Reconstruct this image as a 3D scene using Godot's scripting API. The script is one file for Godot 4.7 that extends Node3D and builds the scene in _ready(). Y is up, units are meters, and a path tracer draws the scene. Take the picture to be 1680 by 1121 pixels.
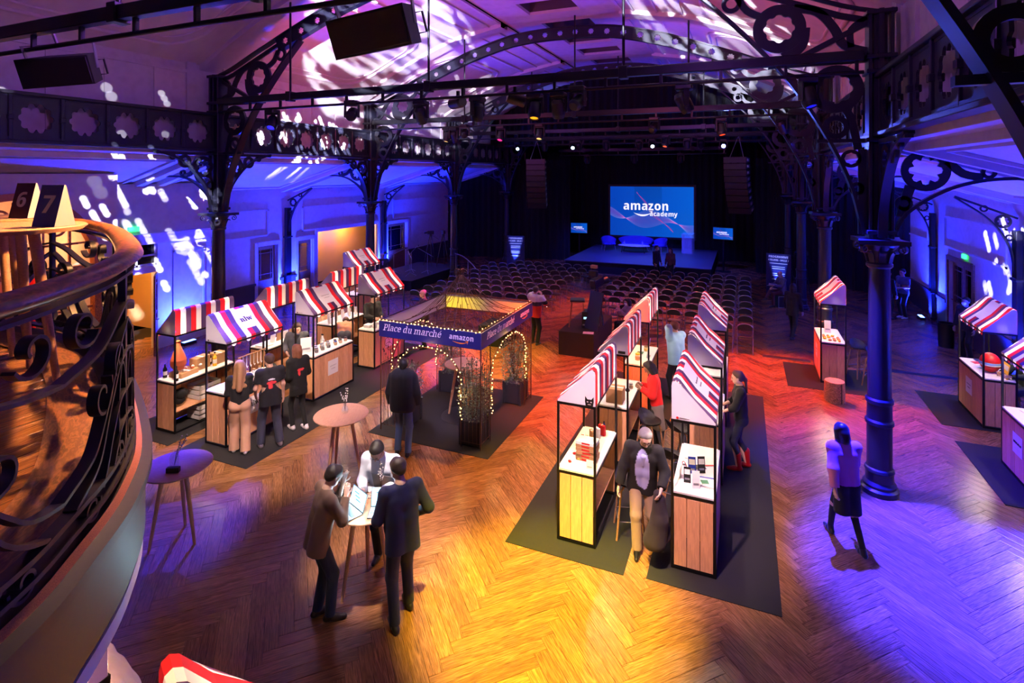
extends Node3D

# ---------------------------------------------------------------- mesh builder
class MB:
	var v := PackedVector3Array()
	var n := PackedVector3Array()
	var t := PackedVector2Array()
	var c := PackedColorArray()
	var col := Color(1, 1, 1)
	func tri(a: Vector3, b: Vector3, d: Vector3, na: Vector3, nb: Vector3, nd: Vector3, ua := Vector2.ZERO, ub := Vector2.ZERO, ud := Vector2.ZERO) -> void:
		if (b - a).cross(d - a).dot(na + nb + nd) > 0.0:
			v.append(a); v.append(d); v.append(b)
			n.append(na); n.append(nd); n.append(nb)
			t.append(ua); t.append(ud); t.append(ub)
		else:
			v.append(a); v.append(b); v.append(d)
			n.append(na); n.append(nb); n.append(nd)
			t.append(ua); t.append(ub); t.append(ud)
		c.append(col); c.append(col); c.append(col)
	# flat quad; hint = a direction on the outer side
	func quad(a: Vector3, b: Vector3, d: Vector3, e: Vector3, hint: Vector3, ua := Vector2(0, 0), ub := Vector2(1, 0), ud := Vector2(1, 1), ue := Vector2(0, 1)) -> void:
		var nn := (b - a).cross(d - a)
		if nn.length_squared() < 1e-14:
			nn = (d - a).cross(e - a)
		nn = nn.normalized()
		if nn.dot(hint) < 0.0:
			nn = -nn
		tri(a, b, d, nn, nn, nn, ua, ub, ud)
		tri(a, d, e, nn, nn, nn, ua, ud, ue)
	func squad(a: Vector3, b: Vector3, d: Vector3, e: Vector3, na: Vector3, nb: Vector3, nd: Vector3, ne: Vector3, ua := Vector2(0, 0), ub := Vector2(1, 0), ud := Vector2(1, 1), ue := Vector2(0, 1)) -> void:
		tri(a, b, d, na, nb, nd, ua, ub, ud)
		tri(a, d, e, na, nd, ne, ua, ud, ue)
	# box, optionally with chamfered edges; uv in metres
	func box(p: Vector3, s: Vector3, b := Basis(), ch := 0.0) -> MB:
		var h := s * 0.5
		for ax in 3:
			var u := (ax + 1) % 3
			var w := (ax + 2) % 3
			for sg in [-1.0, 1.0]:
				var f := Vector3.ZERO
				f[ax] = sg * h[ax]
				var eu := Vector3.ZERO
				eu[u] = h[u] - ch
				var ew := Vector3.ZERO
				ew[w] = h[w] - ch
				var la := h[u] * 2.0
				var lw := h[w] * 2.0
				var nn := Vector3.ZERO
				nn[ax] = sg
				quad(p + b * (f - eu - ew), p + b * (f + eu - ew), p + b * (f + eu + ew), p + b * (f - eu + ew), b * nn, Vector2(0, 0), Vector2(la, 0), Vector2(la, lw), Vector2(0, lw))
		if ch > 0.0:
			for ax in 3:
				var u := (ax + 1) % 3
				var w := (ax + 2) % 3
				for su in [-1.0, 1.0]:
					for sw in [-1.0, 1.0]:
						var e1 := Vector3.ZERO
						e1[u] = su * h[u]; e1[w] = sw * (h[w] - ch)
						var e2 := Vector3.ZERO
						e2[u] = su * (h[u] - ch); e2[w] = sw * h[w]
						var l := Vector3.ZERO
						l[ax] = h[ax] - ch
						var hn := Vector3.ZERO
						hn[u] = su; hn[w] = sw
						quad(p + b * (e1 - l), p + b * (e1 + l), p + b * (e2 + l), p + b * (e2 - l), b * hn)
			for sx in [-1.0, 1.0]:
				for sy in [-1.0, 1.0]:
					for sz in [-1.0, 1.0]:
						var nn := b * Vector3(sx, sy, sz).normalized()
						tri(p + b * Vector3(sx * h.x, sy * (h.y - ch), sz * (h.z - ch)), p + b * Vector3(sx * (h.x - ch), sy * h.y, sz * (h.z - ch)), p + b * Vector3(sx * (h.x - ch), sy * (h.y - ch), sz * h.z), nn, nn, nn)
		return self
	# a bar of w x h section between two points
	func bar(a: Vector3, b: Vector3, w: float, h: float, up := Vector3.UP) -> MB:
		var z := (b - a).normalized()
		var x := up.cross(z)
		if x.length() < 1e-4:
			x = Vector3.RIGHT if absf(z.x) < 0.9 else Vector3.FORWARD
			x = (x - z * x.dot(z))
		x = x.normalized()
		return box((a + b) * 0.5, Vector3(w, h, a.distance_to(b)), Basis(x, z.cross(x), z))
	# smooth tube along a path
	func tube(path: Array, r, sides := 8, caps := true) -> MB:
		var k := path.size()
		var rings := []
		var nr := []
		var z0: Vector3 = (path[1] - path[0]).normalized()
		var x := Vector3.UP.cross(z0)
		if x.length() < 0.01:
			x = Vector3.RIGHT
		x = x.normalized()
		var len := 0.0
		var ls := []
		for i in k:
			var z: Vector3
			if i == 0:
				z = path[1] - path[0]
			elif i == k - 1:
				z = path[i] - path[i - 1]
			else:
				z = path[i + 1] - path[i - 1]
			if z.length() < 1e-9:
				z = z0
			z = z.normalized()
			z0 = z
			x = (x - z * x.dot(z)).normalized()
			var y := z.cross(x)
			var rad: float = r[i] if r is Array else r
			var ring := []
			var rn := []
			for j in sides:
				var a := TAU * j / sides
				var d := x * cos(a) + y * sin(a)
				ring.append(path[i] + d * rad)
				rn.append(d)
			rings.append(ring)
			nr.append(rn)
			if i > 0:
				len += (path[i] - path[i - 1]).length()
			ls.append(len)
		for i in k - 1:
			for j in sides:
				var j2 := (j + 1) % sides
				squad(rings[i][j], rings[i][j2], rings[i + 1][j2], rings[i + 1][j], nr[i][j], nr[i][j2], nr[i + 1][j2], nr[i + 1][j], Vector2(float(j) / sides, ls[i]), Vector2(float(j + 1) / sides, ls[i]), Vector2(float(j + 1) / sides, ls[i + 1]), Vector2(float(j) / sides, ls[i + 1]))
		if caps:
			for e in [0, k - 1]:
				var nn: Vector3 = (path[0] - path[1]) if e == 0 else (path[k - 1] - path[k - 2])
				nn = nn.normalized()
				for j in range(1, sides - 1):
					tri(rings[e][0], rings[e][j], rings[e][j + 1], nn, nn, nn)
		return self
	# flat bar swept along a path; nrm = constant direction of the width w, thickness h across
	func strap(path: Array, w: float, h: float, nrm0, closed := false) -> MB:
		var k := path.size()
		var fr := []
		for i in k:
			var a: Vector3 = path[(i - 1 + k) % k] if (i > 0 or closed) else path[0]
			var b: Vector3 = path[(i + 1) % k] if (i < k - 1 or closed) else path[k - 1]
			var z := (b - a).normalized()
			var nrm: Vector3 = nrm0[i] if nrm0 is Array else nrm0
			var o := nrm.cross(z).normalized()
			fr.append(o)
		var m := k if closed else k - 1
		for i in m:
			var i2 := (i + 1) % k
			var p: Vector3 = path[i]
			var q: Vector3 = path[i2]
			var o: Vector3 = fr[i] * h * 0.5
			var o2: Vector3 = fr[i2] * h * 0.5
			var nrm: Vector3 = nrm0[i] if nrm0 is Array else nrm0
			var nr2: Vector3 = nrm0[i2] if nrm0 is Array else nrm0
			var e := nrm * w * 0.5
			var e2 := nr2 * w * 0.5
			squad(p + o - e, p + o + e, q + o2 + e2, q + o2 - e2, fr[i], fr[i], fr[i2], fr[i2])
			squad(p - o - e, p - o + e, q - o2 + e2, q - o2 - e2, -fr[i], -fr[i], -fr[i2], -fr[i2])
			quad(p + o + e, p - o + e, q - o2 + e2, q + o2 + e2, nrm)
			quad(p + o - e, p - o - e, q - o2 - e2, q + o2 - e2, -nrm)
		if not closed:
			for i in [0, k - 1]:
				var p: Vector3 = path[i]
				var o: Vector3 = fr[i] * h * 0.5
				var e: Vector3 = (nrm0[i] if nrm0 is Array else nrm0) * w * 0.5
				var z: Vector3 = (path[0] - path[1]) if i == 0 else (path[k - 1] - path[k - 2])
				quad(p + o - e, p + o + e, p - o + e, p - o - e, z)
		return self
	# lathe round +y at p; profile of (radius, height); flutes > 0 scallops the radius
	func lathe(p: Vector3, prof: Array, seg := 16, b := Basis(), flutes := 0) -> MB:
		for i in prof.size() - 1:
			var a: Vector2 = prof[i]
			var d: Vector2 = prof[i + 1]
			var e := d - a
			if e.length() < 1e-6:
				continue
			var nn := Vector2(e.y, -e.x).normalized()
			for j in seg:
				var t0 := TAU * j / seg
				var t1 := TAU * (j + 1) / seg
				var s0 := 1.0
				var s1 := 1.0
				if flutes > 0:
					s0 = 1.0 - 0.06 * absf(sin(t0 * flutes * 0.5))
					s1 = 1.0 - 0.06 * absf(sin(t1 * flutes * 0.5))
				var c0 := Vector3(cos(t0), 0, sin(t0))
				var c1 := Vector3(cos(t1), 0, sin(t1))
				var n0 := b * Vector3(c0.x * nn.x, nn.y, c0.z * nn.x)
				var n1 := b * Vector3(c1.x * nn.x, nn.y, c1.z * nn.x)
				squad(p + b * (c0 * a.x * s0 + Vector3(0, a.y, 0)), p + b * (c1 * a.x * s1 + Vector3(0, a.y, 0)), p + b * (c1 * d.x * s1 + Vector3(0, d.y, 0)), p + b * (c0 * d.x * s0 + Vector3(0, d.y, 0)), n0, n1, n1, n0, Vector2(t0 * 0.3, a.y), Vector2(t1 * 0.3, a.y), Vector2(t1 * 0.3, d.y), Vector2(t0 * 0.3, d.y))
		return self
	# plate of thickness th in the plane (u, w) round p; outer and hole are star-shaped point lists of one size
	func ring(p: Vector3, u: Vector3, w: Vector3, outer: Array, hole: Array, th: float) -> MB:
		var nn := u.cross(w).normalized()
		var k := outer.size()
		for i in k:
			var i2 := (i + 1) % k
			var a: Vector3 = p + u * outer[i].x + w * outer[i].y
			var b: Vector3 = p + u * outer[i2].x + w * outer[i2].y
			var d: Vector3 = p + u * hole[i2].x + w * hole[i2].y
			var e: Vector3 = p + u * hole[i].x + w * hole[i].y
			var o := nn * th * 0.5
			quad(a + o, b + o, d + o, e + o, nn)
			quad(a - o, b - o, d - o, e - o, -nn)
			quad(a - o, b - o, b + o, a + o, (a + b) * 0.5 - p)
			quad(d - o, e - o, e + o, d + o, p - (d + e) * 0.5)
		return self
	# extruded polygon in the plane (u, w) at p
	func prism(p: Vector3, u: Vector3, w: Vector3, poly: PackedVector2Array, th: float) -> MB:
		var nn := u.cross(w).normalized()
		var o := nn * th * 0.5
		var ix := Geometry2D.triangulate_polygon(poly)
		for i in range(0, ix.size(), 3):
			var q := []
			var uu := []
			for j in 3:
				var e := poly[ix[i + j]]
				q.append(p + u * e.x + w * e.y)
				uu.append(e)
			tri(q[0] + o, q[1] + o, q[2] + o, nn, nn, nn, uu[0], uu[1], uu[2])
			tri(q[0] - o, q[1] - o, q[2] - o, -nn, -nn, -nn, uu[0], uu[1], uu[2])
		var cw := Geometry2D.is_polygon_clockwise(poly)
		for i in poly.size():
			var e0 := poly[i]
			var e1 := poly[(i + 1) % poly.size()]
			var d := e1 - e0
			var on := Vector2(d.y, -d.x) * (-1.0 if cw else 1.0)
			var a := p + u * e0.x + w * e0.y
			var b := p + u * e1.x + w * e1.y
			quad(a - o, b - o, b + o, a + o, u * on.x + w * on.y)
		return self
	# ellipsoid
	func ball(p: Vector3, r: Vector3, seg := 12, rows := 8, b := Basis()) -> MB:
		for i in rows:
			var f0 := PI * i / rows
			var f1 := PI * (i + 1) / rows
			for j in seg:
				var t0 := TAU * j / seg
				var t1 := TAU * (j + 1) / seg
				var q := []
				var m := []
				for e in [[f0, t0], [f0, t1], [f1, t1], [f1, t0]]:
					var d := Vector3(sin(e[0]) * cos(e[1]), cos(e[0]), sin(e[0]) * sin(e[1]))
					q.append(p + b * (d * r))
					m.append(b * (d / r).normalized())
				squad(q[0], q[1], q[2], q[3], m[0], m[1], m[2], m[3])
		return self
	func mesh(colours := false) -> ArrayMesh:
		var a := []
		a.resize(Mesh.ARRAY_MAX)
		a[Mesh.ARRAY_VERTEX] = v
		a[Mesh.ARRAY_NORMAL] = n
		a[Mesh.ARRAY_TEX_UV] = t
		if colours:
			a[Mesh.ARRAY_COLOR] = c
		var m := ArrayMesh.new()
		m.add_surface_from_arrays(Mesh.PRIMITIVE_TRIANGLES, a)
		return m

# ---------------------------------------------------------------- nodes
var names := {}
var M := {}
var rng := RandomNumberGenerator.new()

func numbered(s: String) -> String:
	if not names.has(s):
		names[s] = 0
		return s
	names[s] += 1
	return "%s_%03d" % [s, names[s]]

func obj(called: String, m, mat: Material, parent: Node = self, at := Vector3.ZERO) -> MeshInstance3D:
	var o := MeshInstance3D.new()
	o.name = numbered(called) if parent == self else called
	o.mesh = m.mesh() if m is MB else m
	o.material_override = mat
	o.position = at
	parent.add_child(o, true)
	return o

func tag(o: Node, label: String, category := "", group := "") -> Node:
	o.set_meta("label", label)
	if category:
		o.set_meta("category", category)
	if group:
		o.set_meta("group", group)
	return o

func thing(called: String, label: String, category: String, at := Vector3.ZERO, turn := 0.0, group := "") -> Node3D:
	var o := Node3D.new()
	o.name = numbered(called)
	add_child(o)
	o.position = at
	o.rotation.y = turn
	tag(o, label, category, group)
	return o

func struct(called: String, m, mat: Material, label := "") -> MeshInstance3D:
	var o := obj(called, m, mat)
	o.set_meta("kind", "structure")
	if label:
		o.set_meta("label", label)
	return o

func copy(src: Node3D, at: Vector3, turn: float, label := "") -> Node3D:
	var o: Node3D = src.duplicate()
	o.name = numbered(String(src.name).rstrip("0123456789_") if String(src.name).length() > 4 and String(src.name)[-4] == "_" else String(src.name))
	add_child(o)
	o.position = at
	o.rotation = Vector3(0, turn, 0)
	if label:
		o.set_meta("label", label)
	return o

func mat(key: String, c: Color, rough := 0.6, metal := 0.0, tex: Texture2D = null, sc := Vector3.ONE, tri := false) -> StandardMaterial3D:
	var m := StandardMaterial3D.new()
	m.resource_name = key
	m.albedo_color = c
	m.roughness = rough
	m.metallic = metal
	if tex:
		m.albedo_texture = tex
		m.uv1_scale = sc
		m.uv1_triplanar = tri
	M[key] = m
	return m

func glow(key: String, c: Color, e: float) -> StandardMaterial3D:
	var m := mat(key, c, 0.5)
	m.emission_enabled = true
	m.emission = c
	m.emission_energy_multiplier = e
	return m

func noise_tex(seed_: int, freq: float, cols: Array, w := 512, h := 512, oct := 4, kind := FastNoiseLite.TYPE_SIMPLEX_SMOOTH) -> NoiseTexture2D:
	var f := FastNoiseLite.new()
	f.seed = seed_
	f.frequency = freq
	f.noise_type = kind
	f.fractal_octaves = oct
	var g := Gradient.new()
	var offs := PackedFloat32Array()
	for i in cols.size():
		offs.append(float(i) / (cols.size() - 1))
	g.offsets = offs
	g.colors = PackedColorArray(cols)
	var t := NoiseTexture2D.new()
	t.width = w
	t.height = h
	t.seamless = true
	t.noise = f
	t.color_ramp = g
	return t

func spot(parent: Node3D, at: Vector3, to: Vector3, c: Color, e: float, ang: float, blend := 0.6, size := 0.06) -> SpotLight3D:
	var l := SpotLight3D.new()
	l.name = "beam"
	parent.add_child(l, true)
	var up := Vector3.UP if absf((to - at).normalized().y) < 0.98 else Vector3.FORWARD
	l.look_at_from_position(at, to, up)
	l.light_color = c
	l.light_energy = e
	l.spot_angle = ang
	l.spot_angle_attenuation = blend
	l.spot_range = 60.0
	l.spot_attenuation = 2.0
	l.light_size = size
	l.shadow_enabled = true
	return l

func omni(parent: Node3D, at: Vector3, c: Color, e: float, size := 0.05) -> OmniLight3D:
	var l := OmniLight3D.new()
	l.name = "bulb_light"
	parent.add_child(l, true)
	l.position = at
	l.light_color = c
	l.light_energy = e
	l.omni_range = 40.0
	l.omni_attenuation = 2.0
	l.light_size = size
	l.shadow_enabled = true
	return l

func lettering(called: String, s: String, h: float, mt: Material, parent: Node3D, x: Transform3D, bold := false, serif := false, depth := 0.004) -> MeshInstance3D:
	var f := SystemFont.new()
	f.font_names = PackedStringArray(["Droid Serif" if serif else "Droid Sans"])
	f.font_weight = 700 if bold else 400
	var t := TextMesh.new()
	t.font = f
	t.text = s
	t.font_size = 32
	t.pixel_size = h / 32.0
	t.depth = depth
	t.curve_step = 2.0
	var o := obj(called, t, mt, parent)
	o.transform = x
	return o

func arc(cx: Vector3, u: Vector3, w: Vector3, r: float, a0: float, a1: float, k: int) -> Array:
	var p := []
	for i in k + 1:
		var a := lerpf(a0, a1, float(i) / k)
		p.append(cx + u * cos(a) * r + w * sin(a) * r)
	return p

func spline(pts: Array, per := 6) -> Array:
	var out := []
	for i in pts.size() - 1:
		var p0: Vector3 = pts[maxi(i - 1, 0)]
		var p1: Vector3 = pts[i]
		var p2: Vector3 = pts[i + 1]
		var p3: Vector3 = pts[mini(i + 2, pts.size() - 1)]
		for j in per:
			var s := float(j) / per
			out.append(p1.cubic_interpolate(p2, p0, p3, s))
	out.append(pts[-1])
	return out

func spiral(cx: Vector3, u: Vector3, w: Vector3, r0: float, r1: float, a0: float, a1: float, k: int) -> Array:
	var p := []
	for i in k + 1:
		var s := float(i) / k
		var a := lerpf(a0, a1, s)
		p.append(cx + (u * cos(a) + w * sin(a)) * lerpf(r0, r1, s))
	return p

func flower(r: float, k: int, lobes := 8) -> Array:
	var p := []
	for i in k:
		var a := TAU * i / k
		var q := r * (0.72 + 0.28 * sqrt(absf(cos(a * lobes * 0.5))))
		p.append(Vector2(cos(a), sin(a)) * q)
	return p

func circle(r: float, k: int) -> Array:
	var p := []
	for i in k:
		var a := TAU * i / k
		p.append(Vector2(cos(a), sin(a)) * r)
	return p

func rect_pts(hw: float, hh: float, k: int) -> Array:
	var p := []
	for i in k:
		var a := TAU * i / k
		var d := Vector2(cos(a), sin(a))
		p.append(d * minf(hw / maxf(absf(d.x), 1e-5), hh / maxf(absf(d.y), 1e-5)))
	for sx in [-1.0, 1.0]:
		for sy in [-1.0, 1.0]:
			var q := Vector2(sx * hw, sy * hh)
			p[posmod(roundi(q.angle() / TAU * k), k)] = q
	return p

# ---------------------------------------------------------------- measures of the hall
const XL := -13.15
const XR := 2.05
const XC := -5.55
const WL := -17.4
const WR := 6.3
const ZC := [-4.03, -10.59, -17.15, -23.71, -30.27]
const CAP := 4.15
const GB := 5.8
const GT := 6.82
const PT := 7.87
const EYE := Vector3(0, 5.2, 0)

func _ready() -> void:
	rng.seed = 7
	var cam := Camera3D.new()
	cam.name = "camera"
	add_child(cam)
	cam.position = EYE
	cam.rotation.y = 0.4004
	cam.set_frustum(1121.0 / 897.14 * 0.05, Vector2(0, -275.5 / 897.14 * 0.05), 0.05, 200.0)
	cam.current = true
	var we := WorldEnvironment.new()
	we.name = "surroundings"
	var env := Environment.new()
	env.background_mode = Environment.BG_COLOR
	env.background_color = Color(0.0, 0.0, 0.0)
	env.tonemap_mode = Environment.TONE_MAPPER_LINEAR
	env.tonemap_exposure = 1.0
	env.sdfgi_enabled = true
	env.ssao_enabled = true
	env.ssil_enabled = true
	we.environment = env
	add_child(we)
	materials()
	hall_lights()
	build_floor()
	build_shell()
	build_iron()
	build_balcony()
	build_rigging()
	build_stage()
	build_furniture()
	build_stalls()
	build_people()

func materials() -> void:
	var grain := noise_tex(3, 0.012, [Color(0.62, 0.62, 0.62), Color(0.95, 0.93, 0.9), Color(0.7, 0.68, 0.66), Color(1, 1, 1), Color(0.55, 0.53, 0.5), Color(0.9, 0.9, 0.9)], 512, 512, 5)
	var oak := mat("oak_floor", Color(0.66, 0.47, 0.29), 0.25, 0.0, grain, Vector3(0.22, 5.5, 1))
	oak.vertex_color_use_as_albedo = true
	oak.metallic_specular = 0.5
	oak.heightmap_enabled = true
	oak.heightmap_texture = grain
	oak.heightmap_scale = 0.05
	mat("subfloor", Color(0.07, 0.045, 0.03), 0.9)
	var pine := mat("stall_wood", Color(0.9, 0.68, 0.5), 0.55, 0.0, grain, Vector3(5.0, 0.5, 1))
	pine.vertex_color_use_as_albedo = true
	var fine := noise_tex(31, 0.03, [Color(0.8, 0.78, 0.76), Color(0.98, 0.97, 0.96), Color(0.88, 0.86, 0.84), Color(1, 1, 1)], 512, 512, 4)
	pine.albedo_texture = fine
	pine.uv1_scale = Vector3(3.0, 0.16, 1)
	mat("table_wood", Color(0.8, 0.62, 0.48), 0.5, 0.0, fine, Vector3(0.3, 4.0, 1))
	mat("rail_wood", Color(0.8, 0.52, 0.26), 0.32, 0.0, grain, Vector3(1.0, 1.4, 1))
	mat("door_wood", Color(0.55, 0.38, 0.24), 0.45, 0.0, grain, Vector3(1.0, 3.0, 1))
	var plaster := noise_tex(9, 0.02, [Color(0.93, 0.92, 0.91), Color(1, 1, 1), Color(0.95, 0.95, 0.94)], 256, 256, 3)
	mat("plaster", Color(0.78, 0.76, 0.74), 0.75, 0.0, plaster, Vector3(0.4, 0.4, 0.4), true)
	mat("ceiling_plaster", Color(0.8, 0.76, 0.75), 0.8, 0.0, plaster, Vector3(0.3, 0.3, 0.3), true)
	mat("dado", Color(0.24, 0.2, 0.24), 0.6)
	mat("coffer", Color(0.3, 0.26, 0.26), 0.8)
	mat("iron", Color(0.11, 0.11, 0.16), 0.36, 0.1)
	mat("wrought", Color(0.2, 0.2, 0.23), 0.4, 0.55)
	mat("black_metal", Color(0.05, 0.05, 0.055), 0.4, 0.3)
	mat("truss", Color(0.12, 0.12, 0.14), 0.35, 0.5)
	mat("drape", Color(0.025, 0.025, 0.03), 0.95)
	mat("black_cloth", Color(0.045, 0.043, 0.045), 0.92)
	mat("carpet", Color(0.105, 0.1, 0.105), 0.95, 0.0, noise_tex(21, 0.2, [Color(0.8, 0.8, 0.8), Color(1, 1, 1)], 256, 256, 2), Vector3(2, 2, 2), true)
	mat("white", Color(0.86, 0.85, 0.84), 0.5)
	mat("paper", Color(0.88, 0.87, 0.85), 0.7)
	mat("black", Color(0.03, 0.03, 0.03), 0.5)
	var matt := mat("gobo_black", Color(0.02, 0.02, 0.02), 1.0)
	matt.metallic_specular = 0.0
	mat("dark_plastic", Color(0.06, 0.06, 0.065), 0.45)
	mat("chrome", Color(0.7, 0.7, 0.72), 0.25, 0.9)
	mat("silver", Color(0.6, 0.6, 0.62), 0.35, 0.7)
	mat("brass", Color(0.65, 0.5, 0.25), 0.35, 0.8)
	mat("navy_banner", Color(0.075, 0.08, 0.42), 0.6)
	mat("orange", Color(0.95, 0.5, 0.12), 0.6)
	mat("kraft", Color(0.66, 0.5, 0.34), 0.8)
	mat("crate_white", Color(0.75, 0.73, 0.7), 0.7)
	mat("planter", Color(0.13, 0.12, 0.16), 0.7)
	mat("leaf", Color(0.22, 0.3, 0.22), 0.6)
	mat("leaf_grey", Color(0.36, 0.42, 0.36), 0.6)
	mat("twig", Color(0.3, 0.22, 0.16), 0.8)
	mat("log_bark", Color(0.72, 0.52, 0.36), 0.75, 0.0, grain, Vector3(1, 2, 1))
	mat("red", Color(0.75, 0.05, 0.06), 0.5)
	mat("blue", Color(0.1, 0.2, 0.6), 0.5)
	mat("yellow", Color(0.9, 0.7, 0.15), 0.5)
	mat("green", Color(0.1, 0.4, 0.25), 0.5)
	mat("ham", Color(0.7, 0.33, 0.2), 0.5)
	mat("bottle_dark", Color(0.05, 0.06, 0.05), 0.12)
	mat("bulb_off", Color(0.5, 0.5, 0.5), 0.3)
	var gl := mat("glass", Color(0.9, 0.95, 1.0, 0.18), 0.05)
	gl.transparency = BaseMaterial3D.TRANSPARENCY_ALPHA
	var pg := mat("door_glass", Color(0.05, 0.05, 0.09, 0.5), 0.05)
	pg.transparency = BaseMaterial3D.TRANSPARENCY_ALPHA
	glow("lamp_white", Color(1.0, 0.93, 0.82), 14.0)
	glow("fairy", Color(1.0, 0.8, 0.45), 9.0)
	glow("led_blue", Color(0.35, 0.5, 1.0), 12.0)
	glow("head_white", Color(0.75, 0.9, 1.0), 12.0)
	glow("head_warm", Color(1.0, 0.85, 0.5), 3.0)
	glow("exit_green", Color(0.2, 1.0, 0.45), 3.0)
	glow("laptop_screen", Color(0.62, 0.9, 1.0), 1.6)

# ---------------------------------------------------------------- light of the hall: wall washers, truss fixtures, gobo projectors
func hall_lights() -> void:
	var blue := Color(0.1, 0.16, 1.0)
	var purple := Color(0.6, 0.32, 0.85)
	var pink := Color(0.88, 0.38, 0.62)
	# blue floor washers at the pilasters of both side walls
	for a in [[WL, -17.15, 1.0, "left wall between the two glazed doors"], [WL, -23.71, 1.0, "left wall beyond the wide opening"], [-16.0, -11.5, 1.0, "projecting wall beside the side door"], [WR, -17.15, -1.0, "right wall behind the ball stall"], [WR, -23.71, -1.0, "right wall behind the man in grey"], [WR, -10.9, -1.0, "right wall at the picture edge"]]:
		washer(Vector3(a[0] + 0.45 * a[2], 0, a[1]), a[2], blue, "flat LED floor light throwing blue up the " + a[3])
	# colour washes hung from the trusses
	fixture(Vector3(-8.5, 6.9, -10.4), Vector3(-10.5, 10, -15.5), pink, 20.0, 62.0)
	fixture(Vector3(-3.0, 6.9, -10.4), Vector3(-1.5, 10, -15.0), pink, 18.0, 62.0)
	fixture(Vector3(-9.0, 6.9, -17.0), Vector3(-10.5, 9.6, -21.0), purple, 14.0, 62.0)
	fixture(Vector3(-2.5, 6.9, -17.0), Vector3(-1.0, 9.6, -21.0), purple, 14.0, 62.0)
	fixture(Vector3(-5.4, 7.6, -4.42), Vector3(-11.5, 9.5, -8.0), purple, 14.0, 65.0)
	fixture(Vector3(-1.0, 7.6, -4.42), Vector3(1.0, 9.5, -8.0), purple, 9.0, 65.0)
	# amber and red pools on the parquet
	fixture(Vector3(-2.0, 7.6, -4.42), Vector3(-2.2, 0, -6.3), Color(1.0, 0.88, 0.03), 380.0, 15.0)
	fixture(Vector3(-3.9, 6.8, -10.4), Vector3(-3.6, 0, -8.0), Color(1.0, 0.7, 0.1), 75.0, 20.0)
	fixture(Vector3(-6.6, 6.8, -10.4), Vector3(-6.8, 0, -14.0), Color(1.0, 0.85, 0.08), 110.0, 18.0)
	fixture(Vector3(-3.4, 6.8, -10.4), Vector3(-3.7, 0, -12.6), Color(1.0, 0.4, 0.08), 170.0, 26.0)
	fixture(Vector3(-0.6, 6.8, -17.0), Vector3(0.9, 0, -15.0), Color(1.0, 0.3, 0.1), 170.0, 26.0)
	fixture(Vector3(-7.6, 6.8, -17.0), Vector3(-7.9, 0, -12.9), Color(1.0, 0.2, 0.55), 220.0, 14.0)
	fixture(Vector3(-3.0, 6.8, -23.6), Vector3(-4.0, 0, -20.0), Color(1.0, 0.4, 0.25), 90.0, 36.0)
	fixture(Vector3(-9.4, 6.8, -17.0), Vector3(-8.6, 0, -20.0), Color(1.0, 0.45, 0.3), 45.0, 30.0)
	fixture(Vector3(1.0, 6.8, -17.0), Vector3(3.8, 0, -20.5), Color(0.16, 0.14, 1.0), 350.0, 18.0)
	# blue pools at both sides
	fixture(Vector3(1.0, 6.8, -10.4), Vector3(2.7, 0, -8.6), Color(0.11, 0.11, 1.0), 2200.0, 19.0)
	fixture(Vector3(-1.0, 6.8, -10.4), Vector3(2.4, 0, -11.6), Color(0.25, 0.12, 1.0), 320.0, 20.0)
	fixture(Vector3(-11.0, 6.8, -10.4), Vector3(-8.6, 0, -5.4), Color(0.2, 0.15, 1.0), 330.0, 14.0)
	fixture(Vector3(-4.45, 7.6, -4.42), Vector3(-5.6, 1.6, -10.0), Color(0.9, 0.82, 1.0), 70.0, 11.0)
	fixture(Vector3(-5.2, 6.8, -10.4), Vector3(-5.66, 2.0, -10.55), Color(1.0, 0.72, 0.72), 12.0, 20.0)
	# neutral front light from the balcony side
	fixture(Vector3(-4.9, 7.6, -4.42), Vector3(-8.6, 0.6, -8.6), Color(1.0, 0.86, 0.84), 120.0, 20.0)
	fixture(Vector3(-4.0, 7.6, -4.42), Vector3(-4.4, 1.2, -6.0), Color(1.0, 0.9, 0.85), 110.0, 10.0)
	fixture(Vector3(-1.4, 7.6, -4.42), Vector3(-1.3, 0.6, -8.6), Color(1.0, 0.8, 0.86), 100.0, 18.0)
	fixture(Vector3(-3.6, 7.6, -3.9), Vector3(-4.4, 3.83, -1.3), Color(1.0, 0.7, 0.42), 55.0, 30.0)
	fixture(Vector3(-4.2, 7.6, -3.9), Vector3(-3.4, 4.2, -1.8), Color(1.0, 0.75, 0.6), 12.0, 20.0)
	# stage wash
	for x in [-7.6, -4.6, -1.8]:
		fixture(Vector3(x, 6.85, -26.5), Vector3(x * 0.8 - 1.2, 0.6, -30.5), Color(0.2, 0.22, 1.0), 90.0, 30.0)

func washer(at: Vector3, side: float, c: Color, label: String) -> void:
	var o := thing("floor_washer", label, "light", at, 0.0, "blue floor washers along the side walls")
	obj("housing", MB.new().box(Vector3(0, 0.05, 0), Vector3(0.16, 0.1, 0.42), Basis(), 0.01), M.black_metal, o)
	obj("lens", MB.new().box(Vector3(0, 0.105, 0), Vector3(0.12, 0.012, 0.38)), M.led_blue, o)
	spot(o, at + Vector3(0, 0.14, 0), at + Vector3(-0.22 * side, 3.0, 0), c, 180.0, 68.0, 0.8, 0.08)

var heads := []
func fixture(at: Vector3, to: Vector3, c: Color, e: float, ang: float) -> void:
	heads.append([at, to, c, e, ang])

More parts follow.
